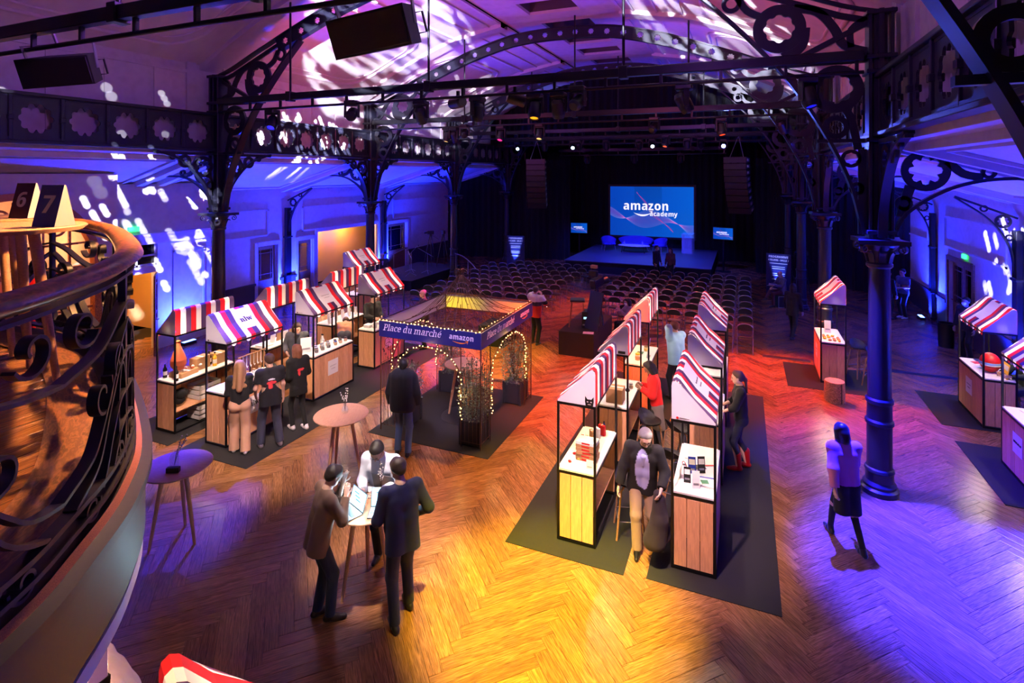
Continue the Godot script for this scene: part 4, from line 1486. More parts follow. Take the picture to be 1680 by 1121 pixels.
# profile spot with a slotted metal gobo in front of it
func slot_projector(at: Vector3, to: Vector3, c: Color, e: float, seed_: int, label: String, spread: float, lean: float) -> void:
	var o := thing("gobo_projector", label, "projector", at, 0.0, "gobo projectors on the trusses")
	var d := (to - at).normalized()
	var x := Vector3.UP.cross(d).normalized()
	var y := d.cross(x)
	x = x.rotated(d, lean)
	y = y.rotated(d, lean)
	var b := Basis(x, d, x.cross(d))
	obj("housing", MB.new().lathe(Vector3.ZERO, [Vector2(0.0, -0.45), Vector2(0.1, -0.45), Vector2(0.11, -0.4), Vector2(0.11, -0.06), Vector2(0.05, -0.03), Vector2(0.05, -0.015)], 16, b), M.dark_plastic, o)
	obj("clamp", MB.new().box(-d * 0.25 + Vector3(0, 0.12, 0), Vector3(0.06, 0.26, 0.06)), M.dark_plastic, o)
	var f := FastNoiseLite.new()
	f.seed = seed_
	f.frequency = 1.0
	f.fractal_octaves = 2
	var D := 1.6
	var h := tan(deg_to_rad(spread)) * D
	var arm := MB.new()
	for s in [-1.0, 1.0]:
		arm.bar(x * s * 0.1 - d * 0.1, x * s * h * 1.02 + d * D, 0.012, 0.012)
	obj("gobo_arm", arm, M.gobo_black, o)
	var m := MB.new()
	var n := 90
	var ss := h / n
	for j in n:
		var w := (j + 0.5) / n * 2.0 - 1.0
		for i in n:
			var u := (i + 0.5) / n * 2.0 - 1.0
			var v := f.get_noise_2d(u * h / 0.2, w * h / 0.036 + 0.35 * sin(u * 5.0))
			if v > 0.02 or u * u + w * w > 0.93:
				var q := d * D + x * u * h + y * w * h
				m.quad(q - x * ss - y * ss, q + x * ss - y * ss, q + x * ss + y * ss, q - x * ss + y * ss, -d)
	obj("gobo_plate", m, M.gobo_black, o)
	spot(o, at, to, c, e, spread * 0.98, 0.2, 0.01)

func lighting_truss(z: float, y: float, x0: float, x1: float, label: String, rods: Array) -> void:
	var o := thing("lighting_truss", label, "truss", Vector3((x0 + x1) * 0.5, y, z), 0.0, "black lighting trusses")
	var l := x1 - x0
	obj("chord", MB.new().box(Vector3(0, 0, 0), Vector3(l, 0.17, 0.14), Basis(), 0.012), M.truss, o)
	obj("chord", MB.new().tube([Vector3(-l * 0.5, -0.27, 0), Vector3(l * 0.5, -0.27, 0)], 0.032, 8), M.truss, o)
	var k := int(l / 1.05)
	var sm := MB.new().box(Vector3(0, -0.16, 0), Vector3(0.05, 0.2, 0.05)).mesh()
	for i in k + 1:
		obj("strut", sm, M.truss, o, Vector3(-l * 0.5 + 0.1 + (l - 0.2) * i / k, 0, 0))
	for x in rods:
		var top := vault_y(x - XC) - y - 0.05
		obj("rod", MB.new().tube([Vector3(x - (x0 + x1) * 0.5, 0.05, 0), Vector3(x - (x0 + x1) * 0.5, top, 0)], 0.028, 6), M.truss, o)
		obj("clamp", MB.new().box(Vector3(x - (x0 + x1) * 0.5, 0, 0), Vector3(0.16, 0.24, 0.2), Basis(), 0.01), M.truss, o)

func build_rigging() -> void:
	lighting_truss(-4.2, 7.12, -12.9, 1.8, "black lighting truss nearest the balcony", [-10.0, -6.9, -3.0, -0.6])
	lighting_truss(-10.4, 7.12, -12.9, 1.8, "black lighting truss at the second pair of columns", [-10.4, -6.4, -2.1])
	lighting_truss(-17.0, 7.12, -12.9, 1.8, "black lighting truss above the camera riser", [-9.0, -5.0, -1.5])
	lighting_truss(-23.6, 7.12, -12.9, 1.8, "black lighting truss above the back rows of chairs", [-9.0, -5.0, -1.5])
	lighting_truss(-26.5, 6.95, -11.6, 1.0, "black lighting truss in front of the stage", [-9.5, -2.0])
	lighting_truss(-29.6, 6.5, -9.6, -0.8, "black lighting truss over the stage", [-8.2, -2.4])
	var by_truss := {}
	for h in heads:
		var tz := int(roundf(-(h[0].z + 4.2) / 6.4))
		if not by_truss.has(tz):
			by_truss[tz] = []
		by_truss[tz].append(h)
	for tz in by_truss:
		var row: Array = by_truss[tz]
		row.sort_custom(func(a, b): return a[0].x < b[0].x)
		for i in row.size():
			var h: Array = row[i]
			var c: Color = h[2]
			var w := "blue" if c.b > 0.9 and c.r < 0.4 else ("violet" if c.b > 0.7 and c.g < 0.5 else ("pink" if c.b > 0.5 and c.g < 0.5 else ("amber" if c.b < 0.2 and c.g > 0.6 else ("red" if c.g < 0.5 else "white"))))
			moving_head(h[0], h[1], c, h[3], h[4], "moving head with a %s lens, number %s from the left on the %s truss" % [w, NUM[i], ORD[mini(tz, 4)]])
	# heads that show their lit lens toward the balcony
	for e in [[-10.87, 0.0], [-7.89, 0.0], [-3.99, 0.0]]:
		moving_head(Vector3(e[0], 6.86, -26.5), Vector3(e[0] + 1.5, 4.0, -20.0), Color(0.7, 0.92, 1.0), 1.5, 8.0, "moving head with a white lit lens at the stage front, %s" % ("nearest the left drapes" if e[0] < -10 else ("left of the screen" if e[0] < -7 else "above the screen")), M.head_white)
	moving_head(Vector3(-0.83, 6.75, -26.5), Vector3(0, 5.2, 0), Color(0.3, 0.35, 1.0), 60.0, 10.0, "moving head shining a bright blue beam at the balcony", glow("beam_lens", Color(0.45, 0.5, 1.0), 40.0))
	for x in [-9.4, -6.2, -2.4]:
		moving_head(Vector3(x, 6.85, -26.5), Vector3(x, 0, -27.5), Color(0.1, 0.1, 0.3), 0.0, 10.0, "unlit moving head on the stage front truss, %s" % ("beside the left line array" if x < -9 else ("left of the screen" if x < -6 else "right of the screen")))
	for x in [-8.0, -5.4, -3.0]:
		moving_head(Vector3(x, 6.26, -29.6), Vector3(x, 0, -31.0), Color(0.12, 0.1, 0.5), 0.0, 10.0, "unlit moving head on the truss over the stage, %s" % ("above the left armchair" if x < -7 else ("above the sofa" if x < -5 else "above the lectern")))
	var warm := Color(1.0, 0.86, 0.45)
	moving_head(Vector3(-9.7, 6.82, -17.0), Vector3(-10.5, 0, -15.0), warm, 12.0, 16.0, "moving head glowing warm yellow under the third truss, nearer the left columns")
	moving_head(Vector3(-6.2, 6.82, -17.0), Vector3(-6.2, 0, -14.0), warm, 12.0, 16.0, "moving head glowing warm yellow under the third truss, nearer the hall axis")
	# gobo projectors: they cast the broken light on ceiling, girder and walls
	var wh := Color(0.9, 0.9, 1.0)
	slot_projector(Vector3(-3.9, 7.9, -4.2), Vector3(-10.2, 9.1, -14.2), wh, 1400.0, 4, "gobo projector throwing white streaks on the left ceiling cove", 13.0, 0.35)
	slot_projector(Vector3(-2.7, 7.9, -4.2), Vector3(-1.1, 9.6, -12.9), wh, 1300.0, 5, "gobo projector throwing white streaks on the right ceiling cove", 13.0, 1.0)
	gobo_projector(Vector3(-6.0, 6.75, -10.7), Vector3(-13.2, 6.35, -13.9), wh, 1100.0, 6, "effect light dappling the left girder", 60, 12.0, 0.35, 0.45, 5)
	gobo_projector(Vector3(-5.9, 7.5, -4.35), Vector3(-16.0, 3.4, -10.6), wh, 800.0, 7, "effect light dappling the left wall behind the balcony", 44, 8.5, 0.4, 1.0, 6)
	gobo_projector(Vector3(-4.2, 6.7, -10.7), Vector3(6.3, 3.2, -17.6), wh, 900.0, 8, "effect light dappling the right aisle wall", 22, 7.0, 0.4, 1.0, 5)
	gobo_projector(Vector3(-6.3, 7.65, -4.35), Vector3(-13.5, 7.2, -7.4), wh, 110.0, 9, "effect light dappling the wall above the left girder", 9, 14.0, 0.9, 1.0, 3)
	# loudspeakers on the first truss
	hung_speaker(Vector3(-3.34, 6.62, -4.5), 0.1, "large black loudspeaker hung from the first truss above the middle")
	hung_speaker(Vector3(-8.45, 6.6, -4.45), 0.6, "black loudspeaker hung from the first truss above the balcony")
	# line arrays beside the stage
	for e in [[-9.75, "tall black line array of loudspeakers hanging left of the screen", 0.25], [-0.28, "tall dark line array of loudspeakers hanging right of the screen", -0.25]]:
		var o := thing("line_array", e[1], "loudspeaker", Vector3(e[0], 3.5, -26.2), e[2], "line arrays")
		for i in 9:
			var t := i * 0.035
			var bx := MB.new()
			bx.prism(Vector3.ZERO, Vector3.BACK, Vector3.UP, PackedVector2Array([Vector2(-0.35, -0.1), Vector2(0.32, -0.13), Vector2(0.32, 0.13), Vector2(-0.35, 0.1)]), 0.95)
			var q := obj("cabinet", bx, M.dark_plastic, o, Vector3(0, 2.3 - i * 0.275, -0.012 * i * i))
			q.rotation.x = t
			obj("handle", MB.new().box(Vector3(0.49, 0, 0.05), Vector3(0.03, 0.1, 0.2)), M.silver, q)
		var ch := MB.new()
		for s in [-0.3, 0.3]:
			ch.tube([Vector3(s, 2.4, 0), Vector3(0, 3.4, -0.3)], 0.015, 5)
		obj("chain", ch, M.silver, o)

func hung_speaker(at: Vector3, turn: float, label: String) -> void:
	var o := thing("loudspeaker", label, "loudspeaker", at, turn)
	o.rotation.z = 0.12
	o.rotation.x = 0.3
	var b := MB.new()
	b.prism(Vector3.ZERO, Vector3.RIGHT, Vector3.BACK, PackedVector2Array([Vector2(-0.43, 0.22), Vector2(0.43, 0.22), Vector2(0.3, -0.26), Vector2(-0.3, -0.26)]), 0.38)
	obj("cabinet", b, mat("cabinet_grey", Color(0.1, 0.1, 0.1), 0.6), o)
	obj("grille", MB.new().box(Vector3(0, 0, 0.226), Vector3(0.82, 0.34, 0.014), Basis(), 0.004), M.black, o)
	var y := MB.new()
	for s in [-1.0, 1.0]:
		y.bar(Vector3(s * 0.4, 0, -0.02), Vector3(s * 0.43, 0.34, -0.02), 0.05, 0.012)
	y.box(Vector3(0, 0.34, -0.02), Vector3(0.88, 0.015, 0.05))
	y.tube([Vector3(0, 0.34, -0.02), Vector3(0, 0.5, 0.0)], 0.025, 6)
	obj("bracket", y, M.silver, o)
	for s in [-1.0, 1.0]:
		obj("handle", MB.new().strap([Vector3(s * 0.38, -0.1, -0.1), Vector3(s * 0.45, -0.1, -0.12), Vector3(s * 0.45, 0.1, -0.12), Vector3(s * 0.38, 0.1, -0.1)], 0.03, 0.012, Vector3.BACK), M.black_metal, o)

# ---------------------------------------------------------------- stage end
func screen_image() -> ImageTexture:
	var W := 960
	var H := 584
	var im := Image.create(W, H, false, Image.FORMAT_RGB8)
	for y in H:
		for x in W:
			var u := float(x) / W
			var c := Color(0.02, 0.26 + 0.1 * u, 0.72 + 0.1 * u)
			if u > 0.3 and u < 0.63:
				c = c.darkened(0.12 * (1.0 - float(y) / H))
			im.set_pixel(x, y, c)
	# the pink and white line ribbons of the slide
	for k in 26:
		var s := k / 25.0
		var col := Color(0.85, 0.3, 0.75).lerp(Color(0.75, 0.7, 1.0), absf(s - 0.4) * 1.6)
		for i in 2600:
			var t := i / 2599.0
			var x := t
			var mid := 0.5 + 0.34 * t + 0.08 * sin(t * 7.0)
			var wdt := 0.05 + 0.13 * absf(sin(t * 3.6 + 0.4)) + 0.03 * t
			var y := mid + (s - 0.5) * wdt * 2.0 * cos(t * 5.0 + 0.6)
			var px := int(x * W)
			var py := int(y * H)
			if px >= 0 and px < W and py >= 0 and py < H:
				im.set_pixel(px, py, im.get_pixel(px, py).lerp(col, 0.55))
	for k in 7:
		for i in 1400:
			var t := i / 1399.0
			var x := 0.33 + 0.42 * t + 0.006 * k * sin(t * 9.0)
			var y := 0.1 + 0.78 * pow(t, 0.85) + 0.004 * k
			im.set_pixel(clampi(int(x * W), 0, W - 1), clampi(int(y * H), 0, H - 1), Color(0.8, 0.25, 0.6))
	return ImageTexture.create_from_image(im)

# the curved arrow under a word, from x0 to x1
func smile(parent: Node3D, x0: float, x1: float, y: float, sag: float, w: float, z: float, mt: Material, xf := Transform3D()) -> void:
	var poly := PackedVector2Array()
	var n := 16
	for i in n + 1:
		var t := float(i) / n
		poly.append(Vector2(lerpf(x0, x1, t), y - sag * sin(PI * (0.08 + 0.84 * t)) - w * 0.5 * sin(PI * t) ))
	for i in range(n, -1, -1):
		var t := float(i) / n
		poly.append(Vector2(lerpf(x0, x1, t), y - sag * sin(PI * (0.08 + 0.84 * t)) + w * 0.5 * sin(PI * t) + 0.002))
	var m := MB.new().prism(Vector3(0, 0, z), Vector3.RIGHT, Vector3.UP, poly, 0.003)
	var h := (x1 - x0) * 0.16
	m.prism(Vector3(0, 0, z), Vector3.RIGHT, Vector3.UP, PackedVector2Array([Vector2(x1 - h, y + h * 0.25), Vector2(x1 + h * 0.3, y + h * 0.35), Vector2(x1 - h * 0.05, y - h * 0.9), Vector2(x1 - h * 0.12, y + h * 0.02)]), 0.003)
	var o := obj("arrow_logo", m, mt, parent)
	o.transform = xf

func build_stage() -> void:
	var st := thing("stage", "low black stage platform in front of the projection screen", "stage", Vector3(-5.12, 0, -31.45))
	var deck := mat("stage_deck", Color(0.3, 0.3, 0.34), 0.5)
	obj("deck", MB.new().box(Vector3(0, 0.58, 0), Vector3(7.4, 0.04, 6.9), Basis(), 0.005), deck, st)
	obj("skirt", MB.new().box(Vector3(0, 0.28, 0), Vector3(7.3, 0.56, 6.8)), M.black_cloth, st)
	# screen
	var sm := StandardMaterial3D.new()
	sm.resource_name = "projected_slide"
	sm.albedo_color = Color(0.02, 0.02, 0.02)
	sm.emission_enabled = true
	sm.emission_texture = screen_image()
	sm.emission = Color.WHITE
	sm.emission_operator = BaseMaterial3D.EMISSION_OP_MULTIPLY
	sm.emission_energy_multiplier = 1.0
	var white_glow := glow("screen_letter", Color(1, 1, 1), 0.95)
	var sc := thing("projection_screen", "large blue projection screen reading amazon academy above the stage", "screen", Vector3(-5.28, 0.6, -34.55))
	screen_face(sc, 5.06, 3.08, Vector3(0, 2.25, 0.03), sm, white_glow)
	obj("border", MB.new().ring(Vector3(0, 2.25, 0.01), Vector3.RIGHT, Vector3.UP, rect_pts(2.66, 1.67, 32), rect_pts(2.53, 1.54, 32), 0.04), M.black, sc)
	for x in [-2.2, 2.2]:
		obj("leg", MB.new().box(Vector3(x, 0.36, -0.03), Vector3(0.06, 0.72, 0.06)), M.black_metal, sc)
	var al := AreaLight3D.new()
	al.name = "screen_light"
	sc.add_child(al)
	al.position = Vector3(0, 2.25, 0.06)
	al.rotation.y = PI
	al.area_size = Vector2(5.0, 3.0)
	al.light_color = Color(0.15, 0.4, 0.9)
	al.light_energy = 3.0
	al.area_range = 60.0
	al.area_attenuation = 2.0
	al.shadow_enabled = true
	for e in [[-9.4, 1.55, "television on a stand left of the stage showing the blue slide"], [-0.99, 1.75, "television on a stand right of the stage showing the blue slide"]]:
		var tv := thing("television", e[2], "television", Vector3(e[0], 0, -31.0 if e[0] > -5 else -32.9), 0.12 if e[0] < -5 else -0.25)
		screen_face(tv, 1.0, 0.6, Vector3(0, e[1] + 0.28, 0.045), sm, white_glow)
		obj("case", MB.new().box(Vector3(0, e[1] + 0.28, 0), Vector3(1.06, 0.66, 0.07), Basis(), 0.01), M.black, tv)
		obj("stand", MB.new().box(Vector3(0, e[1] * 0.5, -0.06), Vector3(0.08, e[1], 0.06)), M.black_metal, tv)
		obj("foot", MB.new().box(Vector3(0, 0.02, -0.02), Vector3(0.7, 0.04, 0.5), Basis(), 0.01), M.black_metal, tv)
	# lounge furniture on the stage
	var fab := mat("lounge_blue", Color(0.2, 0.18, 0.62), 0.7)
	lounge(Vector3(-7.5, 0.6, -32.6), 0.55, 0.78, "blue shell armchair left of the stage sofa", fab)
	lounge(Vector3(-5.95, 0.6, -33.2), 0.0, 1.75, "blue two-seat sofa in the middle of the stage", fab)
	lounge(Vector3(-4.45, 0.6, -32.8), -0.6, 0.78, "blue shell armchair right of the stage sofa", fab)
	var ct := thing("coffee_table", "low oval white table in front of the stage sofa", "table", Vector3(-5.9, 0.6, -32.2))
	obj("tabletop", MB.new().lathe(Vector3.ZERO, [Vector2(0.0, 0.42), Vector2(0.5, 0.42), Vector2(0.52, 0.405), Vector2(0.5, 0.39), Vector2(0, 0.39)], 28, Basis(Vector3(1.8, 0, 0), Vector3.UP, Vector3.BACK)), M.white, ct)
	for s in [[-0.6, -0.25], [-0.6, 0.25], [0.6, -0.25], [0.6, 0.25]]:
		obj("leg", MB.new().tube([Vector3(s[0] * 1.1, 0, s[1] * 1.2), Vector3(s[0], 0.39, s[1])], 0.018, 6), M.black_metal, ct)
	for i in 2:
		var b := thing("water_carafe", ["clear glass carafe at the left of the stage table", "clear glass carafe at the right of the stage table"][i], "carafe", Vector3(-6.45 + i * 1.05, 1.02, -32.2))
		obj("glass_body", MB.new().lathe(Vector3.ZERO, [Vector2(0.0, 0.0), Vector2(0.05, 0.0), Vector2(0.055, 0.1), Vector2(0.025, 0.2), Vector2(0.03, 0.26)], 12), M.glass, b)
	var le := thing("lectern", "clear acrylic lectern at the right of the stage", "lectern", Vector3(-3.0, 0.6, -32.9), -0.3)
	obj("panel", MB.new().box(Vector3(0, 0.55, 0), Vector3(0.6, 1.1, 0.015)), M.glass, le)
	for s in [-0.3, 0.3]:
		obj("side", MB.new().box(Vector3(s, 0.55, -0.18), Vector3(0.015, 1.1, 0.36)), M.glass, le)
	obj("top", MB.new().box(Vector3(0, 1.12, -0.16), Vector3(0.66, 0.02, 0.42), Basis(Vector3.RIGHT, 0.2)), M.glass, le)
	# programme banners lit from below
	banner(Vector3(-11.3, 0, -27.2), 0.2, "tall dark blue programme banner beside the left line array", "PROGRAMME", "ATELIERS - SALLE 1")
	banner(Vector3(1.35, 0, -25.4), -0.25, "tall dark blue programme banner beside the right rows of chairs", "PROGRAMME", "ATELIERS - SALLE 2")
	# technician stands, tripods and cameras
	tripod(Vector3(-14.9, 0.451, -24.4), 1.5, "video camera tripod on the left platform, nearer the wall", true)
	tripod(Vector3(-14.2, 0.451, -24.5), 1.55, "video camera tripod on the left platform, nearer the column", true)
	tripod(Vector3(2.25, 0, -25.2), 1.75, "tall camera tripod beside the right programme banner", true)
	var pf := thing("low_platform", "low black platform with stands by the left columns", "platform", Vector3(-14.8, 0, -22.8))
	obj("deck", MB.new().box(Vector3(0, 0.43, 0), Vector3(2.6, 0.04, 4.6)), M.black_cloth, pf)
	obj("skirt", MB.new().box(Vector3(0, 0.205, 0), Vector3(2.56, 0.41, 4.56)), M.black_cloth, pf)
	for i in 4:
		mic_stand(Vector3(-15.2 + i * 0.45, 0.451, -21.6 - (i % 2) * 0.8), 0.6 + i * 0.9, "microphone boom stand on the low black platform, %s from the wall" % ORD[i])
	var st2 := MB.new()
	var srn := thing("stair_rail", "slim metal handrail sloping down beside the third left column", "handrail", Vector3(-12.2, 0, -23.2))
	st2.tube(spline([Vector3(-0.6, 1.35, 0), Vector3(-0.1, 1.2, 0), Vector3(0.5, 0.7, 0), Vector3(0.75, 0.05, 0)], 5), 0.02, 6)
	obj("rail", st2, M.silver, srn)
	for x in [-0.55, 0.1, 0.55]:
		obj("baluster", MB.new().tube([Vector3(x, 0.0, 0), Vector3(x, 1.3 - maxf(0.0, x + 0.3) * 0.75, 0)], 0.015, 6), M.silver, srn)

func screen_face(parent: Node3D, w: float, h: float, at: Vector3, sm: Material, wg: Material) -> void:
	var m := MB.new()
	m.quad(at + Vector3(-w * 0.5, -h * 0.5, 0), at + Vector3(w * 0.5, -h * 0.5, 0), at + Vector3(w * 0.5, h * 0.5, 0), at + Vector3(-w * 0.5, h * 0.5, 0), Vector3.BACK, Vector2(0, 1), Vector2(1, 1), Vector2(1, 0), Vector2(0, 0))
	obj("slide", m, sm, parent)
	var s := h
	lettering("word", "amazon", s * 0.24, wg, parent, Transform3D(Basis(), at + Vector3(-w * 0.062, h * 0.11, 0.006)), true)
	lettering("word", "academy", s * 0.125, wg, parent, Transform3D(Basis(), at + Vector3(w * 0.15, -h * 0.045, 0.006)), true)
	smile(parent, at.x - w * 0.21, at.x + w * 0.01, at.y - h * 0.01, h * 0.07, h * 0.035, at.z + 0.006, wg)

func lounge(at: Vector3, turn: float, w: float, label: String, fab: Material) -> void:
	var o := thing("lounge_seat", label, "sofa" if w > 1.0 else "armchair", at, turn)
	var sh := MB.new()
	var k := 18
	# wrap-round shell
	for i in k:
		var a0 := PI * i / k
		var a1 := PI * (i + 1) / k
		for j in 4:
			var q := []
			for e in [[a0, j], [a1, j], [a1, j + 1], [a0, j + 1]]:
				var hh: float = 0.4 + e[1] * 0.11 * (0.55 + 0.45 * sin(e[0]))
				var fl: float = 1.0 + e[1] * 0.05
				q.append(Vector3(-cos(e[0]) * w * 0.5 * fl, hh, -sin(e[0]) * 0.36 * fl + 0.1))
			var c := Vector3(0, 0.6, 0.1)
			sh.quad(q[0], q[1], q[2], q[3], (q[0] + q[2]) * 0.5 - c)
			for z in 4:
				q[z] = c + (q[z] - c) * 0.93
				q[z].y = (q[z].y - 0.6) / 0.93 + 0.6
			sh.quad(q[0], q[1], q[2], q[3], c - (q[0] + q[2]) * 0.5)
	obj("shell", sh, fab, o)
	obj("seat_cushion", MB.new().box(Vector3(0, 0.4, 0.08), Vector3(w * 0.92, 0.12, 0.56), Basis(), 0.04), fab, o)
	for sx in [-1.0, 1.0]:
		for sz in [-0.2, 0.3]:
			obj("leg", MB.new().tube([Vector3(sx * w * 0.46, 0, sz * 1.15), Vector3(sx * w * 0.38, 0.36, sz)], 0.015, 6), M.silver, o)

func banner(at: Vector3, turn: float, label: String, a: String, b: String) -> void:
	var o := thing("programme_banner", label, "banner", at, turn, "programme banners")
	obj("panel", MB.new().box(Vector3(0, 0.95, 0), Vector3(0.95, 1.8, 0.05), Basis(), 0.006), mat("banner_blue", Color(0.06, 0.09, 0.32), 0.35), o)
	obj("foot", MB.new().box(Vector3(0, 0.025, 0), Vector3(0.8, 0.05, 0.4), Basis(), 0.01), M.black_metal, o)
	lettering("title", a, 0.12, M.white, o, Transform3D(Basis(), Vector3(0, 1.72, 0.028)), true)
	lettering("title", b, 0.09, M.white, o, Transform3D(Basis(), Vector3(0, 1.58, 0.028)), true)
	for y in [1.44, 1.3, 1.22, 1.02, 0.94, 0.78]:
		obj("text_line", MB.new().box(Vector3(0, y, 0.028), Vector3(0.7 if int(y * 50) % 2 == 0 else 0.5, 0.018, 0.003)), M.white, o)
	var l := thing("floor_lamp", "small blue uplight in front of the %s" % label.substr(15, 60), "light", at + Vector3(0, 0, 0.28), turn)
	obj("can", MB.new().lathe(Vector3.ZERO, [Vector2(0, 0), Vector2(0.06, 0), Vector2(0.06, 0.1), Vector2(0.05, 0.1)], 12), M.black_metal, l)
	obj("lens", MB.new().lathe(Vector3.ZERO, [Vector2(0.055, 0.09), Vector2(0, 0.095)], 12), M.led_blue, l)
	spot(l, at + Vector3(0, 0.12, 0.28), at + Vector3(0, 1.2, 0.05), Color(0.5, 0.6, 1.0), 30.0, 16.0, 0.6, 0.04)

func tripod(at: Vector3, h: float, label: String, camera := true) -> void:
	var o := thing("camera_tripod", label, "tripod", at, rng.randf() * 6.0, "camera tripods")
	for i in 3:
		var a := TAU * i / 3.0
		obj("leg", MB.new().tube([Vector3(cos(a) * 0.38, 0, sin(a) * 0.38), Vector3(cos(a) * 0.05, h, sin(a) * 0.05)], 0.02, 6), M.black_metal, o)
	obj("head", MB.new().box(Vector3(0, h + 0.05, 0), Vector3(0.12, 0.12, 0.14), Basis(), 0.02), M.dark_plastic, o)
	if camera:
		var b := obj("video_camera", MB.new().box(Vector3(0, h + 0.2, 0), Vector3(0.13, 0.18, 0.34), Basis(), 0.02), M.dark_plastic, o)
		obj("lens_barrel", MB.new().lathe(Vector3(0, h + 0.2, 0.17), [Vector2(0.05, 0), Vector2(0.055, 0.16), Vector2(0.0, 0.16)], 12, Basis(Vector3.RIGHT, PI / 2)), M.black, b)
		obj("pan_bar", MB.new().tube([Vector3(0.05, h + 0.05, -0.05), Vector3(0.12, h - 0.15, -0.4)], 0.012, 5), M.black_metal, o)

func mic_stand(at: Vector3, turn: float, label: String) -> void:
	var o := thing("microphone_stand", label, "stand", at, turn, "boom stands on the low platform")
	for i in 3:
		var a := TAU * i / 3.0
		obj("leg", MB.new().tube([Vector3(cos(a) * 0.3, 0.01, sin(a) * 0.3), Vector3(0, 0.15, 0)], 0.01, 5), M.silver, o)
	obj("pole", MB.new().tube([Vector3(0, 0.1, 0), Vector3(0, 0.95, 0)], 0.012, 6), M.silver, o)
	obj("boom", MB.new().tube([Vector3(-0.3, 0.8, 0), Vector3(0.5, 1.2, 0)], 0.01, 6), M.silver, o)
	obj("microphone", MB.new().ball(Vector3(0.55, 1.22, 0), Vector3(0.06, 0.03, 0.03), 8, 6), M.dark_plastic, o)

# ---------------------------------------------------------------- chairs, gazebo, riser, carpets, stools
func carpet(x0: float, z0: float, x1: float, z1: float, label: String) -> void:
	var o := thing("carpet", label, "carpet", Vector3((x0 + x1) * 0.5, 0, (z0 + z1) * 0.5), 0.0, "charcoal carpets under the stalls")
	obj("pile", MB.new().box(Vector3(0, 0.004, 0), Vector3(absf(x1 - x0), 0.008, absf(z1 - z0)), Basis(), 0.002), M.carpet, o)

func make_chair() -> Node3D:
	var o := thing("folding_chair", "black padded folding chair", "chair", Vector3.ZERO, 0.0, "rows of black folding chairs")
	var fr: Material = M.chrome
	var dark := mat("chair_black", Color(0.05, 0.045, 0.05), 0.5)
	obj("seat", MB.new().box(Vector3(0, 0.45, 0.02), Vector3(0.4, 0.05, 0.4), Basis(Vector3.RIGHT, -0.06), 0.018), dark, o)
	# rounded back pad
	var b := MB.new()
	var poly := PackedVector2Array()
	for i in 14:
		var a := PI * i / 13.0
		poly.append(Vector2(cos(a) * 0.2, 0.75 + sin(a) * 0.1))
	poly.append(Vector2(-0.2, 0.68))
	poly.append(Vector2(0.2, 0.68))
	b.prism(Vector3(0, 0, 0.235), Vector3.RIGHT, Vector3.UP, poly, 0.025)
	obj("backrest", b, dark, o)
	var f := MB.new()
	var hoop := [Vector3(-0.21, 0.0, 0.3), Vector3(-0.21, 0.45, 0.21), Vector3(-0.21, 0.72, 0.235)]
	for i in 9:
		var a := PI - PI * i / 8.0
		hoop.append(Vector3(cos(a) * 0.212, 0.76 + sin(a) * 0.105, 0.24))
	hoop.append_array([Vector3(0.21, 0.72, 0.235), Vector3(0.21, 0.45, 0.21), Vector3(0.21, 0.0, 0.3)])
	f.tube(hoop, 0.013, 6)
	obj("back_frame", f, fr, o)
	for s in [-1.0, 1.0]:
		obj("leg", MB.new().tube([Vector3(s * 0.195, 0.0, -0.2), Vector3(s * 0.195, 0.43, 0.12), Vector3(s * 0.2, 0.5, 0.2)], 0.012, 6), fr, o)
	obj("crossbar", MB.new().tube([Vector3(-0.2, 0.12, -0.11), Vector3(0.2, 0.12, -0.11)], 0.009, 5), fr, o)
	return o

